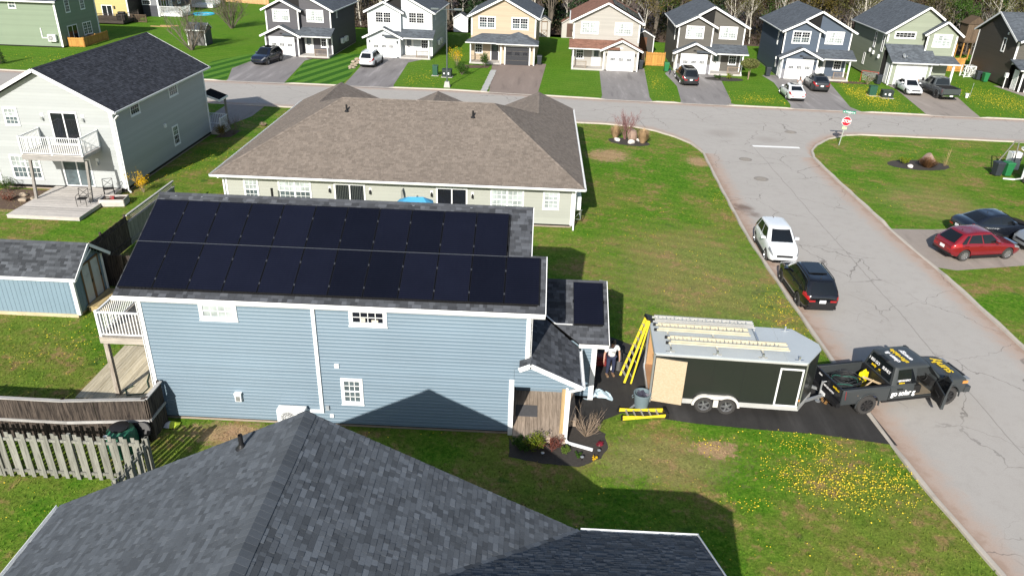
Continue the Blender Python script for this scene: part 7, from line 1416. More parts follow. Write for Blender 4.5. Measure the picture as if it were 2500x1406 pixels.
# things in the trailer's rear
def tl(x, y, z): return TRM @ V((x, y, z))
K = empty('tool_stand', tl(.75, 1.35, .5), 'black and silver power tool on a stand inside the trailer', 'power tool'); bx_ = MB(); bx_.box(-.22, .22, -.2, .2, 0, .1); bx_.box(-.05, .05, -.05, .05, .1, .55); bx_.box(-.18, .18, -.12, .12, .5, .62); bx_.build('stand', BLACK, K); MB().lathe([(.001, -.02), (.16, -.02), (.16, .02), (.001, .02)], ax='y', seg=16, o=(0, -.14, .72)).build('blade_guard', GALV, K); MB().box(-.12, .12, -.1, .1, .62, .78).build('motor', mat('tool_grey', (.2, .2, .2), .5), K)
for i, (x, y, z, w, h, c, lb) in enumerate(((.5, 2.05, 1.0, .35, .22, (.12, .11, .10), 'grey tool case on the lower shelf in the trailer'), (1.0, 2.1, 1.6, .3, .25, (.6, .45, .03), 'yellow bottle box on the upper shelf in the trailer'), (.4, 2.1, 1.6, .3, .2, (.5, .3, .14), 'cardboard box on the upper shelf in the trailer'), (.45, 1.75, .47, .28, .2, (.55, .18, .03), 'orange tool box on the trailer floor'))):
    K = empty('tool_case', tl(x, y, z), lb, 'box', RAD(-3)); bevelled(MB().box(-w/2, w/2, -.15, .15, 0, h).build('case', mat('case%d' % i, c, .6), K), .02); MB().box(-.06, .06, -.16, -.15, h*.5, h*.6).build('latch', GALV, K)
# hose on the low deck, rain barrel, bags by the fence
K = empty('garden_hose', (-1.2, 2.2, .27), 'dark green garden hose looped on the low wooden deck', 'hose'); MB().tube([V((x, y, .0)) for x, y in ((1.4, 2.0), (.9, 2.1), (.2, 1.5), (.1, .9), (.6, .6), (1.25, .95), (1.3, 1.6), (.8, 1.7), (.25, 1.1), (.15, .3), (.3, -.2), (.55, -.6), (.5, -1.0), (.0, -1.15), (-.25, -.8), (-.05, -.55))], .022, 6).build('hose', mat('hose_green', (.02, .06, .035), .5), K, smooth=True)
GRB = mat('barrel_green', (.018, .105, .062), .45, .08, 3)
K = empty('rain_barrel', (.12, -1.82, 0), 'round dark green barrel with black lid between the two fences', 'barrel'); MB().lathe([(.001, 0), (.42, 0), (.47, .12), (.50, .5), (.49, .75), (.42, .95), (.28, 1.02), (.26, 1.06)], seg=26).build('barrel', GRB, K, smooth=True); MB().lathe([(.30, 1.03), (.31, 1.09), (.25, 1.12), (.06, 1.15), (.001, 1.15)], seg=22).build('lid', BLACK, K, smooth=True); MB().lathe([(.285, .99), (.30, 1.0), (.285, 1.03)], seg=22).build('rim', GRB, K); MB().box(-.36, -.24, -.42, -.34, .86, .97).build('label_tag', WHITE, K)
K = empty('round_lid', (.60, -1.42, .62), 'black round lid leaning on the dark fence beside the green barrel', 'lid'); MB().lathe([(.001, 0), (.30, .0), (.33, .03), (.30, .05), (.001, .06)], seg=20).xf(Matrix.Rotation(RAD(62), 4, 'X')).build('lid', BLACK, K)
K = empty('soil_bag', (1.0, -.28, .0), 'white and lime plastic bag at the foot of the dark fence', 'bag'); pts = []
for y in range(7):
    for x in range(9): u, w = x/4-1, y/3-1; pts.append((u*.28, w*.18, .03+.14*max(0, 1-u*u)*max(0, 1-w*w)+R_.uniform(0, .03)))
mbag = MB().add(pts, [(y*9+x, y*9+x+1, (y+1)*9+x+1, (y+1)*9+x) for y in range(6) for x in range(8)], 0); mbag.m = [1 if (i % 8) > 3 else 0 for i in range(len(mbag.f))]; mbag.build('bag', [mat('bag_white', (.7, .7, .7), .6), mat('bag_lime', (.5, .62, .05), .6)], K, smooth=True)
# white house furniture
def patio_chair(x, y, z, rz, label):
    K = empty('patio_chair', (x, y, z), label, 'chair', rz, group='metal chairs on the white house deck'); r = .018; B = BLACK
    for s in (-1, 1): MB().tube([(s*.27, -.25, 0), (s*.27, -.25, .62), (s*.27, .2, .64)], r).build('front_leg', B, K); MB().tube([(s*.27, .28, 0), (s*.27, .24, .45), (s*.27, .34, .95)], r).build('rear_leg', B, K)
    m = MB()
    for k in range(6): m.box(-.26, .26, -.24+k*.085, -.19+k*.085, .42, .44)
    m.build('seat', B, K, kind='stuff'); m = MB(); m.tube([(-.27, .34, .95), (.27, .34, .95)], r); m.tube([(-.26, .33, .92), (.26, .26, .5)], r*.8); m.tube([(.26, .33, .92), (-.26, .26, .5)], r*.8); m.tube([(-.27, .26, .48), (.27, .26, .48)], r); m.build('backrest', B, K)
patio_chair(-13.05, 19.75, .25, RAD(8), 'black metal chair standing alone on the deck, nearer the camera'); patio_chair(-12.45, 21.6, .25, RAD(28), 'black metal chair by the house corner behind the planter')
K = empty('planter_box', (-11.75, 20.75, 0), 'grey wooden planter box beside the white house deck', 'planter', RAD(8)); GWD = MATS['silver_deck']
for a, b in (((-.7, -.45), (.7, -.45)), ((.7, -.45), (.7, .45)), ((.7, .45), (-.7, .45)), ((-.7, .45), (-.7, -.45))):
    for z in (.12, .34): MB().bar((*a, z), (*b, z), .05, .2).build('plank', GWD, K)
MB().box(-.66, .66, -.42, .42, .02, .34).build('soil', mat('soil', (.06, .045, .035), .95, .3, 6), K); MB().box(-.2, .05, -.1, .1, .34, .5).build('red_pot', mat('pot_red', (.3, .03, .03), .6), K); MB().bar((-.3, -.3, .5), (.3, .25, .42), .06, .03).build('loose_plank', GWD, K)
# blue awning tent behind the ridge
K = empty('sun_shelter', (7.1, 17.2, 0), 'blue fabric shelter roof showing above the solar roof ridge', 'shelter'); TB = mat('tent_blue', (.06, .30, .50), .7, .12, 2); zt, ze = 2.5, 2.2; cs_ = [(-.9, -.6), (.9, -.6), (1.05, 0), (.9, .6), (-.9, .6), (-1.05, 0)]
tv = [(-.35, 0, zt+.05), (.45, 0, zt+.08)]+[(x, y, ze) for x, y in cs_]+[(x*1.02, y*1.05, ze-.3) for x, y in cs_]
MB().add(tv, [(0, 2, 3, 1), (1, 3, 4), (1, 4, 5), (1, 5, 6, 0), (0, 6, 7), (0, 7, 2)]+[(2+i, 2+(i+1) % 6, 8+(i+1) % 6, 8+i) for i in range(6)]).build('canopy', TB, K)
for x, y in ((-.85, -.55), (.85, -.55), (.85, .55), (-.85, .55)): MB().tube([(x, y, 0), (x, y, ze)], .02).build('pole', GALV, K)
K = empty('privacy_board', (6.35, 17.6, 0), 'grey wooden post end beside the blue shelter', 'post'); MB().prism([V((-.12, 0, 0)), V((.12, 0, 0)), V((.10, 0, 2.4)), V((.02, 0, 2.75)), V((-.06, 0, 2.7))], (0, .5, 0)).build('board', GRF, K)
K = empty('vent_stack', (-1.5, 19.3, 0), 'black vent pipe in front of the bungalow wall beside its left window', 'pipe'); MB().tube([(0, 0, 0), (0, 0, 1.95)], .07, 10).build('pipe', BLACK, K); MB().lathe([(.07, 1.9), (.09, 1.93), (.001, 1.97)], seg=10).build('cap', BLACK, K)
# ------------------------------------------------------------------ street furniture
K = empty('stop_sign', (38.7, 40.6, 0), 'red stop sign with green street name blade on a leaning post', 'sign'); K.rotation_euler = (0, RAD(5), RAD(0))
PST = mat('post_galv', (.46, .50, .45), .5, .1, 3, metal=.3); MB().bar((0, .03, 0), (0, .03, 2.85), .05, .05).build('post', PST, K); SR = mat('sign_red', (.45, .012, .03), .4, .03); SGN = mat('sign_green', (.0, .22, .13), .4, .03); Rr = .40
oc = lambda r, y: [V((r*math.cos(RAD(22.5+45*k)), y, 2.02+r*math.sin(RAD(22.5+45*k)))) for k in range(8)]
s_ = MB().prism(oc(Rr, -.01), (0, .012, 0)).build('stop_plate', WHT, K); MB().prism(oc(Rr*.93, -.016), (0, .006, 0)).build('red_face', SR, s_); text(s_, 'STOP', basis((0, -.02, 2.02), (1, 0, 0), (0, 0, 1)), .34, WHT, bold=.02, sx=.9)
b_ = MB().box(-.52, .52, -.005, .012, 2.68, 2.88).build('street_name_blade', SGN, K); text(b_, 'Wedgett', basis((0, -.010, 2.78), (1, 0, 0), (0, 0, 1)), .19, WHT, bold=.015); 
for x in (-.42, .42): MB().box(x-.04, x+.04, -.012, -.005, 2.72, 2.80).build('blade_mark', WHT, b_)
MB().box(-.09, .09, -.02, .06, 2.5, 2.66).build('bracket', GALV, K); MB().box(-.19, .19, -.012, .004, 1.36, 1.56).build('small_plate', mat('sign_lime', (.45, .62, .32), .5), K)
K = empty('street_lamp', (4.32, 57.2, 0), 'slim grey street lamp with two heads on a concrete foot', 'street lamp'); MB().hexa([V((x*.32, y*.32, 0)) for x, y in ((-1, -1), (1, -1), (1, 1), (-1, 1))]+[V((x*.22, y*.22, .55)) for x, y in ((-1, -1), (1, -1), (1, 1), (-1, 1))]).build('foot', CONC, K)
LPG = mat('lamp_grey', (.10, .12, .12), .5, .1, 3, metal=.4); MB().tube([(0, 0, .5), (0, 0, 7.6)], [.075, .05], 10).build('pole', LPG, K, smooth=True); MB().tube([(-1.0, 0, 7.55), (1.0, 0, 7.55)], .035, 8).build('arm', LPG, K)
for s in (-1, 1): bevelled(MB().box(s*.75, s*1.55, -.16, .16, 7.48, 7.66).build('lamp_head', LPG, K), .03)
UG, UD = mat('utility_green', (.018, .075, .045), .5, .1, 2), mat('utility_dark', (.022, .032, .030), .5, .1, 2)
for i, (x, y, w, d, h, m, lb) in enumerate(((2.4, 62.8, .55, .6, 1.05, UG, 'tall green utility box beside the street lamp'), (3.75, 62.3, 1.0, .8, .8, UD, 'low dark utility box with white labels near the street lamp'), (49.2, 61.0, .75, .6, 1.0, UG, 'green utility box on the dandelion lawn by the white compact'), (50.4, 60.2, 1.1, .85, .75, UD, 'low dark utility box with white labels on the dandelion lawn'))):
    K = empty('utility_box', (x, y, 0), lb, 'utility box', RAD(-3), group='utility boxes on the far lawns'); bevelled(MB().box(-w/2, w/2, -d/2, d/2, .05, h).build('cabinet', m, K), .03); MB().box(-w/2-.03, w/2+.03, -d/2-.03, d/2+.03, h, h+.05).build('lid', m, K); MB().box(-w/2-.1, w/2+.1, -d/2-.1, d/2+.1, 0, .05).build('pad', CONC, K)
    if m is UD: MB().box(.05, .27, -d/2-.006, -d/2-.001, .3, .55).build('label_plate', WHT, K); MB().box(-.35, -.2, -d/2-.006, -d/2-.001, .35, .5).build('label_plate', WHT, K)
BD, BG2 = mat('bin_dark', (.030, .036, .045), .5, .1, 3), mat('bin_green', (.02, .16, .055), .5, .1, 3)
def wheelie(x, y, rz, m, label, grp='wheeled bins'):
    K = empty('wheeled_bin', (x, y, 0), label, 'bin', rz, group=grp); q = lambda w, d, z, o=0: [V((a*w, b*d+o, z)) for a, b in ((-1, -1), (1, -1), (1, 1), (-1, 1))]
    bevelled(MB().hexa(q(.22, .24, .06)+q(.29, .34, .98)).build('bin_body', m, K), .02); bevelled(MB().hexa(q(.31, .37, .98)+q(.28, .33, 1.07)).build('lid', m, K), .02); MB().tube([(-.25, .40, .95), (.25, .40, .95)], .02).build('handle', m, K)
    for s in (-1, 1): MB().lathe([(.001, -.03), (.1, -.03), (.1, .03), (.001, .03)], ax='x', seg=12, o=(s*.24, .27, .1)).build('wheel', BLACK, K)
wheelie(48.0, 33.9, RAD(6), BD, 'dark grey wheeled bin beside the green one at the right edge'); wheelie(48.75, 33.95, RAD(4), BG2, 'bright green wheeled bin at the right edge'); wheelie(13.75, 71.5, 0, BD, 'dark wheeled bin against the beige house garage'); wheelie(25.75, 71.0, 0, BD, 'dark wheeled bin against the cream house garage'); wheelie(28.7, 70.2, 0, BG2, 'green wheeled bin beside the taupe house'); wheelie(40.4, 69.6, 0, BD, 'dark wheeled bin beside the slate blue house'); wheelie(52.3, 67.3, 0, BD, 'black wheeled bin beside the sage house side door'); wheelie(66.3, 71.2, 0, BG2, 'green wheeled bin against the dark brown gable'); wheelie(66.0, 72.3, 0, BD, 'black wheeled bin against the dark brown gable'); wheelie(-7.3, 75.2, 0, BG2, 'green wheeled bin behind the white sport utility car')
K = empty('lattice_bin_store', (65.7, 74.2, 0), 'white lattice box beside the dark brown house', 'bin store', RAD(0)); m = MB()
for x, y in ((-.6, -.5), (.6, -.5), (.6, .5), (-.6, .5)): m.box(x-.04, x+.04, y-.04, y+.04, 0, 1.3)
for y in (-.5, .5):
    m.bar((-.6, y, 1.28), (.6, y, 1.28), .06, .06); m.bar((-.6, y, .1), (.6, y, .1), .06, .06); m.bar((-.6, y, .1), (0, y, 1.28), .03, .05); m.bar((0, y, .1), (-.6, y, 1.28), .03, .05); m.bar((0, y, .1), (0, y, 1.28), .05, .05); m.bar((0, y, .1), (.6, y, 1.28), .03, .05); m.bar((.6, y, .1), (0, y, 1.28), .03, .05)
for k in range(4): m.box(-.6+k*.38, -.54+k*.38, -.5, .5, 1.3, 1.34)
m.build('frame', WHITE2, K); MB().box(.56, .6, -.5, .5, .05, 1.3).build('side_panel', WHITE2, K)
K = empty('hockey_net', (51.6, 68.3, 0), 'white and red street hockey net leaning at the sage house', 'hockey net', RAD(-35)); m = MB(); fr3 = [(-.9, 0, 0), (-.9, 0, 1.2), (.9, 0, 1.2), (.9, 0, 0)]; m.tube(fr3, .035, 6); m.build('frame', mat('net_red', (.5, .06, .05), .5), K); m = MB()
for k in range(13): x = -.9+k*.15; m.tube([(x, 0, 1.2), (x, .4, 1.1), (x, .9, .02)], .008, 4)
for k in range(7): t_ = k/6; m.tube([(-.9, .9*t_, 1.2-1.15*t_), (.9, .9*t_, 1.2-1.15*t_)], .008, 4)
m.build('net', WHT, K, kind='stuff')
K = empty('bucket_stool', (59.6, 61.8, 0), 'white pail and rod on the lawn beside the grey pickup', 'pail'); MB().lathe([(.001, 0), (.14, 0), (.17, .4), (.22, .4), (.22, .43), (.001, .43)], seg=14).build('pail', WHT, K); MB().tube([(.35, .1, 0), (.5, .25, 1.5)], .015).build('rod', GALV, K)
def bicycle(x, y, rz, m, label, sc=.8):
    K = empty('bicycle', (x, y, 0), label, 'bicycle', rz, group='bicycles beside the taupe house'); K.scale = (sc,)*3
    for wx in (-.5, .5): MB().lathe([(.31+.02*math.cos(a), .02*math.sin(a)) for a in np.linspace(0, 6.2832, 6)], ax='y', seg=20, o=(wx, 0, .33)).build('wheel', RUBBER, K)
    f = MB(); f.tube([(-.5, 0, .33), (-.05, 0, .3), (-.15, 0, .75), (-.5, 0, .33)], .02); f.tube([(-.05, 0, .3), (.35, 0, .72), (-.13, 0, .7)], .02); f.tube([(.5, 0, .33), (.33, 0, .9)], .02); f.build('frame', m, K); MB().tube([(.33, -.25, .95), (.33, 0, .9), (.33, .25, .95)], .016).build('handlebar', BLACK, K); MB().box(-.28, -.05, -.06, .06, .76, .82).build('saddle', BLACK, K)
bicycle(28.9, 68.6, RAD(75), mat('bike_blue', (.02, .06, .35), .4), 'blue bicycle parked beside the taupe house garage'); bicycle(29.3, 67.6, RAD(60), mat('bike_black', (.02, .02, .05), .4), 'dark bicycle lying nearer the minivan', .75)
K = empty('paddling_pool', (-39.9, 103.9, 0), 'flat bright blue paddling pool on the far lawn', 'paddling pool'); MB().lathe([(.001, .03), (1.5, .03), (1.6, .12), (1.75, .1), (1.8, 0)], seg=26).build('pool', mat('pool_blue', (.03, .35, .5), .4, .25, 1.5), K, smooth=True); MB().lathe([(.001, .045), (.7, .045)], seg=14, o=(.3, .1, 0)).build('water', mat('pool_water', (.3, .6, .68), .2), K)
for k, (x, y, l) in enumerate(((-40.2, 89.6, 3.0), (-39.4, 90.6, 2.6))): K = empty('timber_plank', (x, y, 0), ('pale plank lying on the far lawn, nearer one of two', 'pale plank lying on the far lawn, farther one of two')[k], 'plank', RAD(-2+6*k), group='planks on the lawn'); MB().box(-l/2, l/2, -.15, .15, 0, .08).build('plank', PNF, K)
K = empty('tree_house', (71.3, 86.5, 0), 'wooden play house on stilts behind the dark brown house', 'play house')
for x in (-.9, .9):
    for y in (-.8, .8): MB().bar((x, y, 0), (x, y, 2.6), .14, .14).build('post', CDF, K)
MB().box(-1.1, 1.1, -1, 1, 2.4, 2.6).build('platform', BRF, K)
for k in range(9): MB().box(-1.05+k*.235, -.83+k*.235, -1.0, -.97, 2.6, 4.8).build('wall_board', BRF, K)
MB().box(-1.05, 1.05, -.96, .95, 2.6, 4.7).build('wall', BRF, K); MB().prism([V((-1.2, -1.1, 4.75)), V((1.2, -1.1, 4.75)), V((0, -1.1, 5.7))], (0, 2.2, 0)).build('roof', BRF, K)
K = empty('barbecue', (-46.2, 90.8, .55), 'covered black barbecue on the dark deck', 'barbecue'); bevelled(MB().box(-.7, .7, -.35, .35, .0, .85).build('cover', BLACK, K), .08); bevelled(MB().box(-.5, .5, -.3, .3, .85, 1.15).build('hood', BLACK, K), .1); 
K = empty('cable_spool', (-42.4, 75.6, 0), 'brown wooden spool table behind the cedar fence', 'table'); MB().lathe([(.001, 0), (.6, 0), (.6, .08), (.25, .08), (.25, .8), (.6, .8), (.6, .88), (.001, .88)], seg=16).build('spool', BRF, K)
# stone slabs beside the beige house drive, rock edging by the white car
SLB = mat('slab_grey', (.40, .40, .38), .9, .15, 2)
for k in range(9): K = empty('paving_slab', (8.22+.04*k, 56.2+k*1.25, 0), 'pale concrete slabs in a line along the beige house drive', 'slab', RAD(random.uniform(-4, 4)), group='slabs by the beige drive'); MB().box(-.32, .32, -.6, .6, 0, .07).build('slab', SLB, K)
def rock(name, label, x, y, s, m, cat='rock', group=None, seed=0, sq=.7, z=0.):
    R_ = random.Random(seed+int(x*100)); bm = bmesh.new(); bmesh.ops.create_icosphere(bm, subdivisions=3, radius=1.)
    d = [(V((R_.uniform(-1, 1), R_.uniform(-1, 1), R_.uniform(-1, 1))).normalized(), R_.uniform(.6, .95)) for _ in range(12)]
    for v in bm.verts:
        for n, k in d:
            h = v.co.dot(n)
            if h > k: v.co -= n*(h-k)
        v.co *= 1+R_.uniform(-.02, .02)
    me = bpy.data.meshes.new(name); bm.to_mesh(me); bm.free(); me.materials.append(m); me.transform(Matrix.Diagonal((s, s*.8, s*sq, 1))); o = mobj(name, me, None, Matrix.Translation((x, y, z+s*sq*.55)) @ Matrix.Rotation(R_.uniform(0, 6), 4, 'Z')); return tag(o, label, cat, group)
RK, RKW, RKT = mat('rock_red', (.30, .21, .16), .9, .25, 2.5, bump=.6, bsc=8), mat('rock_white', (.62, .58, .54), .9, .2, 4, bump=.5, bsc=12), mat('rock_tan', (.33, .27, .2), .9, .3, 3, bump=.5, bsc=10)
rock('boulder', 'reddish boulder leaning in the corner bed by the bare tree', 21.45, 39.75, .62, RK, seed=1, sq=1.0); rock('boulder', 'large pale brown boulder in the right-hand oval bed', 43.9, 36.1, .78, RK, seed=2, sq=.75)
for i, (x, y, s, l) in enumerate(((20.25, 39.35, .3, 'white stone at the left of the corner bed'), (21.35, 38.75, .32, 'white stone at the front of the corner bed'), (22.0, 39.5, .25, 'pale stone behind the boulder in the corner bed'), (42.2, 35.15, .26, 'white stone at the front of the right-hand oval bed'))): rock('garden_stone', l, x, y, s, RKW, seed=i, sq=.6)
for i in range(14): rock('edging_stone', 'brown rock in the rough edging left of the white car', -7.4+.3*math.sin(i*1.9)-.02*i, 64.6+i*.42, .28+.1*math.sin(i*3), RKT, group='rock edging by the white house drive', seed=i, sq=.5)
for i in range(8): rock('edging_stone', 'pale rock in the pile behind the slate blue house', 39.3+.35*(i % 4), 88+.4*(i//4), .32, RKW, group='rock pile behind the slate blue house', seed=i+40, sq=.6)
for i in range(5): rock('edging_stone', 'grey rock in the rough patch left of the white house deck', -18.3+i*.5, 21.0+.5*math.sin(i*2), .3, RKT, group='rocks by the white house deck', seed=i+70, sq=.5)
# ------------------------------------------------------------------ beds, shrubs, trees
MUL = mat('mulch', (.045, .039, .034), .95, .4, 9, bump=.8, bsc=30, world=True); MULB = mat('mulch_brown', (.10, .065, .045), .95, .4, 7, bump=.8, bsc=24, world=True)
def bed(pts, z=.012, m=None):
    pr = []; n = len(pts)
    for i in range(n):
        a, b = pts[i], pts[(i+1) % n]; pr += [(a[0]+(b[0]-a[0])*k/4+random.uniform(-.03, .03), a[1]+(b[1]-a[1])*k/4+random.uniform(-.03, .03)) for k in range(4)]
    o = sheet('mulch_bed', pr, z, m or MUL); return o
ell = lambda cx, cy, rx, ry, n=14, rot=0: [(cx+rx*math.cos(a)*math.cos(rot)-ry*math.sin(a)*math.sin(rot), cy+rx*math.cos(a)*math.sin(rot)+ry*math.sin(a)*math.cos(rot)) for a in [6.28319*k/n for k in range(n)]]
bed([(13.0, .1), (13.05, -1.1), (14.2, -1.35), (15.4, -1.45), (16.2, -1.0), (16.5, -.35), (16.45, .45), (15.95, .9), (15.45, .72), (15.02, .7), (15.02, -.3), (13.1, -.31)]); bed(ell(21.2, 39.1, 1.75, 1.05, rot=-.35)); bed(ell(43.1, 35.8, 2.4, 1.35, rot=.06)); bed(ell(34.8, 66.9, 2.2, 1.2)); bed([(4.6, 69.6), (8.0, 69.6), (7.8, 68.2), (5.2, 67.6)], m=MULB); bed([(45.9, 68.6), (50.5, 68.3), (51.5, 67.0), (48, 67.0)], m=MULB); bed([(-19.8, 19.3), (-16.7, 19.2), (-16.7, 22.6), (-19.8, 22.6)], m=MULB); bed([(-11.5, 35.5), (-10.3, 36.0), (-10.2, 38), (-11.1, 38)], m=MULB); bed([(-14.2, 70.6), (-11.2, 70.6), (-11.4, 69.7), (-13.6, 69.7)], m=MULB)
def leaf_arrays(c, size, rs, up=.3):
    n = len(c); a = rs.normal(size=(n, 3)); a[:, 2] += up; a /= np.linalg.norm(a, axis=1)[:, None]; b = np.cross(a, rs.normal(size=(n, 3))); b /= np.linalg.norm(b, axis=1)[:, None]; t = np.cross(a, b); s = (size*rs.uniform(.6, 1.3, n))[:, None]
    return np.stack([c-b*s*.5, c+t*s*.35, c+b*s*.5, c-t*s*.35], 1).reshape(-1, 3)
def quad_mesh(name, P, m, tone=None):
    n = len(P)//4; me = bpy.data.meshes.new(name); me.vertices.add(n*4); me.vertices.foreach_set('co', P.astype(np.float32).ravel()); me.loops.add(n*4); me.loops.foreach_set('vertex_index', np.arange(n*4, dtype=np.int32)); me.polygons.add(n); me.polygons.foreach_set('loop_start', np.arange(0, n*4, 4, dtype=np.int32))
    if tone is not None: a = me.attributes.new('tone', 'FLOAT', 'FACE'); a.data.foreach_set('value', tone.astype(np.float32))
    me.materials.append(m); me.update(calc_edges=True); me.validate(); return me
def leafmat(name, col, tr=.35):
    if name in MATS: return MATS[name]
    t = NT(name); oi = t.new('ShaderNodeObjectInfo').outputs['Random']; c = t.scale(col, t.math('MULTIPLY', t.attr('tone'), t.madd(oi, .5, .75))); t.done(c, .7, 0, .2)
    tb = t.new('ShaderNodeBsdfTranslucent'); t.put(tb.inputs[0], c); mx = t.new('ShaderNodeMixShader'); mx.inputs[0].default_value = tr; t.t.links.new(t.b.outputs[0], mx.inputs[1]); t.t.links.new(tb.outputs[0], mx.inputs[2]); t.t.links.new(mx.outputs[0], t.n['Material Output'].inputs[0]); MATS[name] = t.m; return t.m
def twigs(mb, base, d, L, r, lev, R_, tips, spread=.55, curve=.15, nb=4, seg=4):
    pts = [base]; dd = d.normalized()
    for i in range(3): dd = (dd+V((R_.uniform(-1, 1), R_.uniform(-1, 1), R_.uniform(-.2, .8)))*curve).normalized(); pts.append(pts[-1]+dd*L/3)
    mb.tube(pts, [r, r*.8, r*.6, r*.35], seg, cap=False); tips.append(pts[-1]); tips.append(pts[2])
    if lev > 0:
        for k in range(nb):
            t = R_.uniform(.25, .95); i = min(2, int(t*3)); p = pts[i].lerp(pts[i+1], t*3-i); a = (dd+V((R_.uniform(-1, 1), R_.uniform(-1, 1), R_.uniform(-.3, .9)))*spread*1.3).normalized()
            twigs(mb, p, a, L*R_.uniform(.4, .65), r*.5, lev-1, R_, tips, spread, curve, nb, 3)
def shrub(name, label, x, y, h, n, bark, seed, leaf=None, nleaf=0, lsize=.05, spread=.6, lev=2, lean=.5, r=.012, cat='shrub', z=0., nb=4, group=None):
    R_ = random.Random(seed); rs = np.random.default_rng(seed); K = empty(name, (x, y, z), label, cat, 0, group); tips = []; mb = MB()
    for k in range(n):
        a = R_.uniform(0, 6.283); l_ = R_.uniform(.2, 1.)*lean; d = V((math.cos(a)*l_, math.sin(a)*l_, 1)); twigs(mb, V((math.cos(a)*.1*h*.3, math.sin(a)*.1*h*.3, 0)), d, h*R_.uniform(.6, .9), r, lev, R_, tips, spread, .12, nb)
    mb.build('branches', bark, K, fix=False)
    if leaf and nleaf:
        T = np.array([tuple(t) for t in tips]); c = T[rs.integers(0, len(T), nleaf)]+rs.normal(size=(nleaf, 3))*h*.07; quad = leaf_arrays(c, lsize, rs); mobj('foliage', quad_mesh('foliage', quad, leaf, rs.uniform(.55, 1.35, nleaf)), K)
    return K
BK1, BK2, BKR = mat('bark_tan', (.28, .21, .15), .9, .25, 6), mat('bark_grey', (.13, .11, .085), .9, .25, 6), mat('bark_red', (.20, .10, .095), .9, .2, 6)
LG, LY, LYE, LRD, LOL, LLM = leafmat('leaf_green', (.055, .12, .018)), leafmat('leaf_yellowgreen', (.19, .24, .02)), leafmat('leaf_forsythia', (.72, .46, .01)), leafmat('leaf_red', (.19, .06, .04)), leafmat('leaf_olive', (.11, .115, .035)), leafmat('leaf_lime', (.16, .24, .045))
shrub('bare_shrub', 'bare tan twiggy shrub in the mulch bed by the blue house porch', 15.75, .25, .85, 34, BK1, 1, lev=2, lean=1.3, r=.011, spread=.4, nb=3)
shrub('golden_shrub', 'yellow-green shrub in the bed under the blue house porch', 13.95, -.62, .55, 16, BK2, 2, LY, 1500, .055, lean=1.2, lev=1); shrub('golden_shrub', 'darker green low shrub beside the porch corner trim', 13.45, -.68, .48, 14, BK2, 3, LG, 1300, .055, lean=1.2, lev=1); shrub('barberry', 'small red-brown shrub at the porch front edge', 14.55, -.62, .5, 14, BKR, 4, LRD, 700, .045, lean=1., lev=1); shrub('hosta', 'lime green tuft beside the barberry', 14.98, -.72, .3, 10, LLM and BK2, 5, LLM, 700, .06, lean=1., lev=0); shrub('hosta', 'small dark green tuft right of the downspout', 15.42, -.95, .22, 8, BK2, 6, LG, 500, .05, lean=1., lev=0); shrub('hosta', 'small yellow flowered tuft at the bed tip', 16.0, -1.05, .2, 8, BK2, 7, LYE, 160, .04, lean=1., lev=0); shrub('red_sedum', 'small red plant near the driveway corner of the bed', 16.2, -.3, .22, 8, BKR, 8, leafmat('leaf_crimson', (.25, .02, .04)), 220, .05, lean=1., lev=0)
for i, (x, y, l) in enumerate(((14.2, -1.0, 'small garden light in the dark mulch under the golden shrub'), (15.55, -1.12, 'small garden light at the front of the porch bed'), (16.15, -.72, 'small garden light near the bed tip by the lawn'))): K = empty('garden_light', (x, y, 0), l, 'garden light', group='solar garden lights'); MB().tube([(0, 0, 0), (0, 0, .16)], .012).build('stake', BLACK, K); MB().lathe([(.05, .15), (.065, .18), (.02, .21), (.001, .21)], seg=12).build('cap', GALV, K, smooth=True)
shrub('forsythia', 'bright yellow forsythia at the corner of the white house', -11.05, 23.0, 1.15, 9, BK1, 9, LYE, 900, .06, lean=.55, lev=1); shrub('forsythia', 'yellow forsythia beyond the street lamp', 4.2, 68.6, 1.9, 12, BK1, 10, LYE, 700, .09, lean=.6, lev=1); shrub('evergreen_shrub', 'round dark evergreen shrub beside the street lamp utility boxes', 5.2, 63.8, 1.2, 18, BK2, 11, LG, 1600, .1, lean=1., lev=1); shrub('evergreen_shrub', 'dark evergreen shrub at the beige house corner', 7.4, 68.8, 1.3, 16, BK2, 12, LG, 1200, .1, lean=.5, lev=1)
shrub('corner_tree', 'bare reddish multi-stem tree in the corner bed', 20.95, 39.9, 1.9, 11, BKR, 13, lev=3, lean=.6, r=.024, cat='tree', nb=5, spread=.5); shrub('large_bare_bush', 'big rounded bare bush on the far lawn left of the charcoal house', -30.3, 90.3, 4.2, 26, BK2, 14, LOL, 1800, .12, lev=2, lean=.75, r=.05, cat='bush'); shrub('bare_apple_tree', 'bare spreading tree in front of the grey shed', -28.6, 72.4, 4.6, 12, BK2, 15, LOL, 900, .1, lev=3, lean=1.1, r=.06, cat='tree', nb=4); shrub('dark_lilac', 'bare brown shrub at the white house porch corner', -10.4, 36.9, 1.3, 18, BK2, 16, LRD, 200, .06, lean=1., lev=2); shrub('box_shrub', 'olive rounded shrub by the white house porch', -11.0, 35.9, .9, 16, BK2, 17, leafmat('leaf_bronze', (.16, .12, .03)), 1500, .06, lean=.9, lev=1)
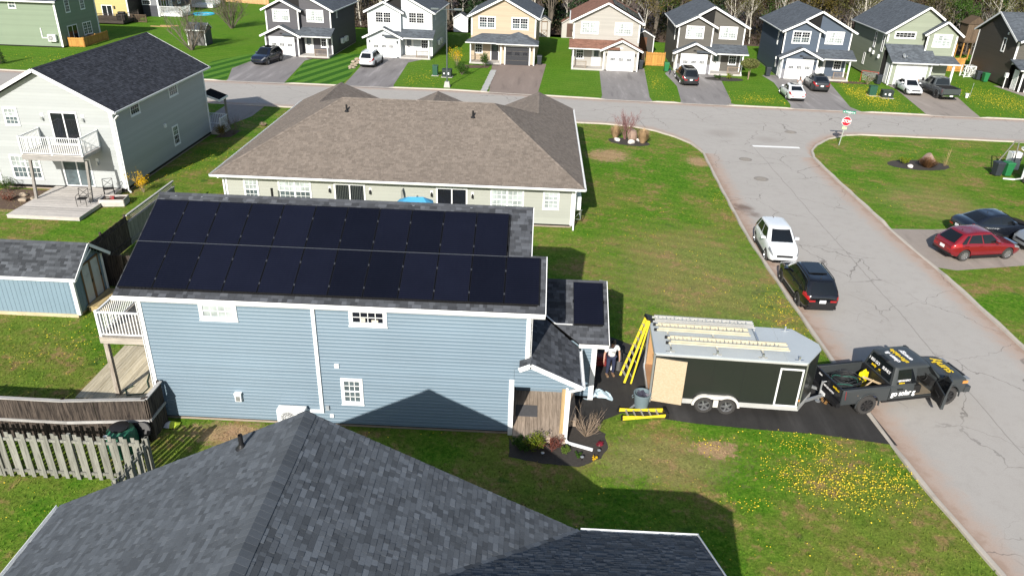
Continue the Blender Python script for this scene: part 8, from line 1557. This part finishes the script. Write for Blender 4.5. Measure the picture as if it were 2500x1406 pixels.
shrub('weeping_standard', 'mushroom-shaped small tree before the taupe house porch', 37.6, 67.3, 2.1, 5, BK1, 18, None, lev=0, lean=.08, r=.05, cat='tree'); rs = np.random.default_rng(5); c = rs.normal(size=(2600, 3)); c /= np.linalg.norm(c, axis=1)[:, None]; c *= (rs.uniform(.55, 1., 2600)[:, None]**.5); c = c*np.array([1.05, 1.05, .55])+np.array([0, 0, 1.75]); mobj('crown', quad_mesh('crown', leaf_arrays(c, .13, rs), leafmat('leaf_weeping', (.17, .175, .06)), rs.uniform(.6, 1.3, 2600)), [o for o in bpy.data.objects if o.name == 'weeping_standard'][0])
shrub('flower_clump', 'lime flowering clump in the taupe house bed', 35.4, 66.9, .7, 10, BK2, 19, LY, 600, .09, lean=1., lev=0); shrub('flower_clump', 'dark green clump at the left of the taupe house bed', 34.0, 66.6, .6, 10, BK2, 20, LG, 600, .09, lean=1., lev=0); shrub('twiggy_rose', 'brown twiggy bush on the mulch beside the slate blue porch', 51.0, 67.0, 1.2, 16, BK1, 21, LOL, 300, .07, lean=1., lev=1); shrub('bed_perennial', 'yellow-green perennials in the right-hand oval bed', 42.1, 36.0, .6, 18, BK2, 22, LY, 1200, .07, lean=1.2, lev=0); shrub('weed_patch', 'green weeds at the corner of the white house wall', -19.2, 22.2, .8, 14, BK2, 23, LG, 700, .07, lean=1., lev=1); shrub('weed_patch', 'brown dead weeds left of the white house deck', -18.2, 20.6, .6, 30, BK1, 24, LRD, 500, .06, lean=1.6, lev=1)
shrub('brush_pile', 'low heap of cut brown twigs on the lawn by the white house porch', -8.9, 39.6, .35, 40, BK1, 25, lev=1, lean=3.0, r=.02, cat='twig heap')
def grass_clump(name, label, x, y, h, n, m, seed, w=.5):
    rs = np.random.default_rng(seed); K = empty(name, (x, y, 0), label, 'ornamental grass', group='ornamental grasses'); a = rs.uniform(0, 6.283, n); l = rs.uniform(.1, 1., n)**.7*w; b = np.stack([np.cos(a)*l*.3, np.sin(a)*l*.3, np.zeros(n)], 1); t = np.stack([np.cos(a)*l, np.sin(a)*l, h*rs.uniform(.6, 1.05, n)*(1-.35*(l/w)**2)], 1); s = np.stack([-np.sin(a), np.cos(a), np.zeros(n)], 1)*.012; mdl = (b*.45+t*.55); mdl[:, 2] *= 1.25
    P = np.stack([b-s, b+s, mdl+s, mdl-s], 1).reshape(-1, 3); Q = np.stack([mdl-s, mdl+s, t+s*.2, t-s*.2], 1).reshape(-1, 3); mobj('blades', quad_mesh('blades', np.concatenate([P, Q]), m, np.tile(rs.uniform(.6, 1.3, n), 2)), K)
TANB = leafmat('blade_tan', (.36, .25, .15)); grass_clump('fountain_grass', 'tan grass clump left of the bare tree in the corner bed', 20.2, 40.3, 1.15, 700, TANB, 1, .6); grass_clump('fountain_grass', 'tan grass clump right of the boulder in the corner bed', 22.3, 39.0, 1.25, 800, TANB, 2, .65); grass_clump('fountain_grass', 'rusty grass clump before the boulder in the right-hand oval bed', 43.6, 35.4, .8, 700, leafmat('blade_rust', (.28, .15, .07)), 3, .9); grass_clump('fountain_grass', 'pale upright stalks at the right end of the oval bed', 45.2, 35.9, 1.7, 12, TANB, 4, .45)
# corner house at the right edge
K = empty('corner_house', (49.1, 29, 0), 'dark brown house corner with white downspout at the right edge', 'house'); CB = SDM('cornerbrown', (.075, .062, .055)); MB().box(.02, 8, -6, 3.4, 0, 2.5).build('wall', CB, K); siding(K, (V((0, 0, 0)), V((0, -1, 0)), V((-1, 0, 0))), [(-3.4, .1), (6, .1), (6, 2.5), (-3.4, 2.5)], CB, .13); siding(K, (V((0, 3.4, 0)), V((-1, 0, 0)), V((0, 1, 0))), [(-8, .1), (0, .1), (0, 2.5), (-8, 2.5)], CB, .13); slab(K, [V((-.5, 3.9, 2.5)), V((8, 3.9, 2.5)), V((8, -1.5, 5.0)), V((-.5, -1.5, 5.0))], .1, SLATE); slab(K, [V((8, -6.5, 2.5)), V((-.5, -6.5, 2.5)), V((-.5, -1.5, 5.0)), V((8, -1.5, 5.0))], .1, SLATE); MB().bar((-.52, 3.9, 2.42), (-.52, -1.5, 4.92), .03, .16).build('fascia', WHITE, K); downspout(K, [V((-.5, 3.9, 2.4)), V((-.08, 3.45, 2.1)), V((-.08, 3.45, .3)), V((-.25, 3.9, .08)), V((-1.0, 4.1, .05))], WHITE, .11)
K = empty('pergola_frame', (49.6, 35.3, 0), 'grey leaning pole frame behind the wheeled bins', 'frame'); 
for a, b in (((-1.2, 0, 0), (0, .2, 2.2)), ((.1, -.4, 0), (.2, 0, 2.2)), ((0, .2, 2.2), (1.6, 0, 2.2)), ((.9, .5, 0), (1, 0, 2.2))): MB().tube([a, b], .045, 7).build('pole', GRF, K)
MB().box(.2, 1.0, .3, .9, .0, 1.3).build('covered_appliance', WHITE2, K)
# ------------------------------------------------------------------ woodland behind the row
def tree_proto(kind, seed):
    R_ = random.Random(seed); rs = np.random.default_rng(seed); mb = MB(); tips = []
    h = {'birch': 11.5, 'maple': 10, 'spruce': 9}[kind]*R_.uniform(.85, 1.15)
    if kind == 'spruce':
        mb.tube([(0, 0, 0), (0, 0, h)], [.16, .02], 6, cap=False); n = 3800; z = h*(.08+.92*rs.uniform(0, 1, n)**1.25); r = (h-z)*.25*rs.uniform(.25, 1., n)**.5*(1+.25*np.sin(z*5)); a = rs.uniform(0, 6.283, n); c = np.stack([np.cos(a)*r, np.sin(a)*r, z-r*.25], 1); return mb, leaf_arrays(c, .26, rs, .8), rs.uniform(.5, 1.3, n)
    stems = 1 if kind == 'birch' and R_.random() < .6 else R_.randint(2, 4)
    for s in range(stems):
        a = R_.uniform(0, 6.28); lean = R_.uniform(.02, .12 if stems == 1 else .22); pts = [V((0, 0, -.1))]; d = V((math.cos(a)*lean, math.sin(a)*lean, 1))
        for i in range(6): d = (d+V((R_.uniform(-.05, .05), R_.uniform(-.05, .05), 0))).normalized(); pts.append(pts[-1]+d*h/6)
        r0 = R_.uniform(.11, .17)/(1 if stems == 1 else 1.3); mb.tube(pts, [r0*(1-.14*i) for i in range(7)], 6, cap=False)
        for k in range(16 if stems == 1 else 9):
            t = R_.uniform(.3, 1.); i = min(5, int(t*6)); p = pts[i].lerp(pts[i+1], t*6-i); a2 = R_.uniform(0, 6.28); twigs(mb, p, V((math.cos(a2)*.8, math.sin(a2)*.8, .8)), (1.15-t)*h*.32+.4, r0*.3, 1, R_, tips, .6, .15, 5, 3)
    n = 1500 if kind == 'birch' else 2600; T = np.array([tuple(t) for t in tips]); c = T[rs.integers(0, len(T), n)]+rs.normal(size=(n, 3))*.28; return mb, leaf_arrays(c, .17 if kind == 'birch' else .2, rs), rs.uniform(.5, 1.4, n)
BIRCH = NT('birch_bark'); p = BIRCH.obj(); c = BIRCH.mix(BIRCH.step(BIRCH.noise(BIRCH.map(p, (3, 3, 9)), 1.2, 4), .52, .66), (.52, .49, .42), (.10, .085, .07)); BIRCH = BIRCH.done(c, .85, 0, .2)
SPR = leafmat('leaf_spruce', (.022, .045, .016), .1); LB1, LB2, LB3 = leafmat('leaf_bud_olive', (.105, .105, .030)), leafmat('leaf_bud_gold', (.17, .135, .03)), leafmat('leaf_bud_brown', (.105, .075, .045))
prot = {}
for kd, ns in (('birch', 4), ('maple', 4), ('spruce', 2)):
    for i in range(ns):
        mb, lv, tn = tree_proto(kd, 100+i+{'birch': 0, 'maple': 20, 'spruce': 40}[kd]); prot[(kd, i)] = (mb.mesh('trunk', BIRCH if kd == 'birch' else BK2, fix=False), [quad_mesh('crown', lv, m, tn) for m in ({'birch': (LB1, LB3), 'maple': (LB1, LB2, LB3, LG), 'spruce': (SPR,)}[kd])])
LBL = {'birch': ('birch_tree', 'pale-barked birch in the wood behind the row of houses', 'birches in the wood'), 'maple': ('budding_tree', 'brown-stemmed budding tree in the wood behind the row of houses', 'budding trees in the wood'), 'spruce': ('spruce_tree', 'dark green spruce in the wood behind the row of houses', 'spruces in the wood')}
R_ = random.Random(77)
def plant(kd, x, y, s=1., lab=None):
    i = R_.randrange(4 if kd != 'spruce' else 2); tr, cr2 = prot[(kd, i)]; nm, lb, gp = LBL[kd]; K = empty(nm, (x, y, 0), lab or lb, 'tree', R_.uniform(0, 6.28), None if lab else gp); K.scale = (s, s, s*R_.uniform(.9, 1.1)); mobj('trunk', tr, K); mobj('crown', R_.choice(cr2), K)
def edge(x): return 96.5 if x < 30 else (93 if x < 55 else 92)
pts = []
for row, (dy, step) in enumerate(((0, 3.2), (2.5, 3.0), (5.5, 3.2), (9, 3.6), (14, 4.4), (20, 5.5), (28, 7.0))):
    x = -23+R_.uniform(0, 2)
    while x < 112:
        kd = R_.choices(('birch', 'maple', 'spruce'), (5, 6, 1.4))[0]; yy_ = edge(x)+dy+R_.uniform(-1.2, 1.2)
        if not (x < -18 and dy < 3): plant(kd, x, yy_, R_.uniform(.75, 1.15))
        x += step*R_.uniform(.6, 1.4)
for x, y in ((75, 88), (80, 86), (85, 90), (60, 92), (47.5, 90)): plant('birch', x, y, 1.0)
plant('spruce', -44.3, 60.2, .28, 'small dark spruce at the left edge of the far lawn')
n = 26000; rs = np.random.default_rng(9); X__ = rs.uniform(-24, 115, n); Y__ = 95.5+rs.uniform(0, 1, n)**1.4*34; Y__ -= np.where(X__ > 30, 3.0, 0); Zz = rs.gamma(1.6, .55, n); c = np.stack([X__, Y__, Zz], 1)
br = quad_mesh('brushwood', leaf_arrays(c, .34, rs, .2), leafmat('leaf_brush', (.075, .062, .034)), rs.uniform(.35, 1.3, n)); tag(mobj('brushwood', br), 'brown undergrowth on the floor of the wood', 'undergrowth', kind='stuff')
sheet('forest_floor', [(-26, 96.5), (30, 95.8), (31, 92.2), (125, 90), (125, 170), (-26, 170)], .01, MULB)
# ------------------------------------------------------------------ grass blades and dandelions
def inpoly(px, py, poly):
    ins = np.zeros(len(px), bool); n = len(poly)
    for i in range(n):
        (x1, y1), (x2, y2) = poly[i], poly[(i+1) % n]; cnd = ((y1 > py) != (y2 > py)) & (px < (x2-x1)*(py-y1)/((y2-y1) or 1e-9)+x1); ins ^= cnd
    return ins
EXR = [(.4, 13.2, .1, 8), (13, 16.1, 2.5, 7.4), (-4.5, 15.95, 20, 38), (-20, -12, 22.8, 36.5), (-11.5, -6.2, 7, 9.5), (-3, .5, .8, 4.5), (-16.5, -12.3, 17.8, 22.8), (2.1, 14.6, -25, -7.7), (14, 17.7, -16, -7.7), (-6.3, -5.2, 7.5, 9.4)]
EXP = [[(13.2,0.0),(15.9,.05),(16.45,1.25),(17.2,1.75),(19.9,1.3),(22.1,1.12),(24.3,1.0),(26.95,.55),(26.75,2.6),(26.65,5.3),(22,5.8),(18.5,6.45),(17.3,7.35),(13.2,7.4)], [(13.0,.1),(13.05,-1.1),(14.2,-1.35),(15.4,-1.45),(16.2,-1.0),(16.5,-.35),(16.45,.45),(15.45,.72),(13.1,-.31)], [(35.3,22.0),(35.6,16.5),(36.6,16.2),(41,17.3),(50,18.3),(50,24.6),(44,23.2),(38,22.2)], ell(21.2, 39.1, 1.75, 1.05, rot=-.35), ell(43.1, 35.8, 2.4, 1.35), [(-14.6,46.5),(-14.4,38),(-10.3,38),(-10.5,46.5)], [(-20.2,62.5),(-18.2,55.8),(-12.2,55.6),(-12.4,71.5),(-18.9,71.5)], [(-6.9,72.8),(-6.2,55),(-.9,55),(.5,73.3)], [(8.1,72),(8.7,54),(13.5,54),(14.6,72)], [(20.9,70),(19.9,53),(25.1,53),(26.3,72)], [(28.4,69),(27.7,53),(32.7,53),(34.6,68.6)], [(39.9,70),(38.4,53),(45.3,53),(48,70)], [(53.2,68),(51.4,52),(56.4,52),(60,68)], [(66.2,69),(64.5,52),(71,52),(74,69)]]
def lawn_ok(x, y):
    ok = np.ones(len(x), bool)
    for a, b, c_, d in EXR: ok &= ~((x > a) & (x < b) & (y > c_) & (y < d))
    for p in EXP: ok &= ~inpoly(x, y, p)
    xl = np.interp(y, [a for a, b in LEFT], [b for a, b in LEFT])-.22; xr_ = np.interp(y, [a for a, b in RIGHT], [b for a, b in RIGHT])+.22; ok &= ~((y < 37) & (x > xl) & (x < xr_))
    yn = np.interp(x, [a for a, b in NEAR], [b for a, b in NEAR])-.22; yf = np.interp(x, [a for a, b in FAR], [b for a, b in FAR])+.22; ok &= ~((y > yn) & (y < yf)); return ok
rs = np.random.default_rng(21); xs, ys = [], []
for (a, b, c_, d, dn) in ((-12, 30, -12, 12, 75), (-20, 27, 12, 24, 34), (14, 27, 24, 45, 24), (35, 52, 6, 44, 14)):
    n = int((b-a)*(d-c_)*dn); x = rs.uniform(a, b, n); y = rs.uniform(c_, d, n); k = lawn_ok(x, y); xs.append(x[k]); ys.append(y[k])
x = np.concatenate(xs); y = np.concatenate(ys); n = len(x); a = rs.uniform(0, 6.283, n); h = rs.uniform(.025, .075, n)*(1+.6*(rs.uniform(0, 1, n) > .93)); w = rs.uniform(.010, .022, n); ln = rs.normal(size=(n, 2))*.03
b0 = np.stack([x-np.cos(a)*w, y-np.sin(a)*w, np.zeros(n)], 1); b1 = np.stack([x+np.cos(a)*w, y+np.sin(a)*w, np.zeros(n)], 1); t1 = np.stack([x+ln[:, 0]+np.cos(a)*w*.2, y+ln[:, 1]+np.sin(a)*w*.2, h], 1); t0 = np.stack([x+ln[:, 0]-np.cos(a)*w*.2, y+ln[:, 1]-np.sin(a)*w*.2, h], 1)
tag(mobj('lawn_grass', quad_mesh('lawn_grass', np.stack([b0, b1, t1, t0], 1).reshape(-1, 3), GRASS)), 'short spring grass of the lawns', 'grass', kind='stuff')
DAN = [(23.6,.1,1.5,.8,220),(24.3,-1.8,1.3,1.1,520),(26.0,-1.5,.9,1.0,260),(22.7,-1.4,1.0,.7,170),(20.0,0,.6,.4,40),(20.8,-2.9,.7,.25,40),(25.6,10.7,.9,1.8,160),(25.3,8.5,.9,1.4,110),(25.9,26,.6,3.2,70),(21,21.3,4.2,5.5,130),(22.6,13.6,3,3.5,130),(48.6,60.6,2.2,5.2,1700),(62.5,60.5,3.2,6,1400),(36.0,56.9,2.6,2.2,300),(26.6,64,.9,8,260),(.9,60.5,2.4,3.2,220),(-1.0,67.5,.7,2.0,160),(-10.3,27.5,1.3,3.5,130),(-10.2,31.5,1.2,3,120),(-6.2,4.6,2.6,2.0,150),(40.6,41,2,2,60),(45,40,5,3,90),(18,-4,4,2.5,60),(8,.3,8,.9,50),(-3,-4.5,3,.9,40),(37.5,28,1.5,5,40),(-40,64,6,4,160),(22,-6,4,3,30)]
V_, T_ = [], []; rs = np.random.default_rng(31); ax, ay, ar = [], [], []
for (cx, cy, rx, ry, n) in DAN:
    n = int(n*1.3); g = rs.normal(size=(n, 2)); xx_ = cx+g[:, 0]*rx*.6; yy_ = cy+g[:, 1]*ry*.6; k = lawn_ok(xx_, yy_); ax.append(xx_[k]); ay.append(yy_[k]); ar.append(rs.uniform(.007, .027, k.sum())*(1 if cy < 50 else 1.5))
ax, ay, ar = map(np.concatenate, (ax, ay, ar)); n = len(ax); hz = rs.uniform(.05, .10, n); cen = np.stack([ax, ay, hz+.012], 1); vv = [cen]; tl_ = rs.normal(size=(n, 2))*.25
for k in range(6): a = k*math.pi/3; dx, dy = np.cos(a)*ar, np.sin(a)*ar; vv.append(np.stack([ax+dx, ay+dy, hz+dx*tl_[:, 0]+dy*tl_[:, 1]], 1))
vv = np.stack(vv, 1).reshape(-1, 3); base = np.arange(n)*7; tri = np.stack([np.stack([base, base+1+k, base+1+(k+1) % 6], 1) for k in range(6)], 1).reshape(-1, 3)
me = bpy.data.meshes.new('dandelions'); me.from_pydata(vv.tolist(), [], tri.tolist()); me.materials.append(mat('dandelion', (.74, .55, .03), .7, .35, 9, world=True)); tag(mobj('dandelions', me), 'yellow dandelions scattered over the lawns', 'dandelions', kind='stuff')
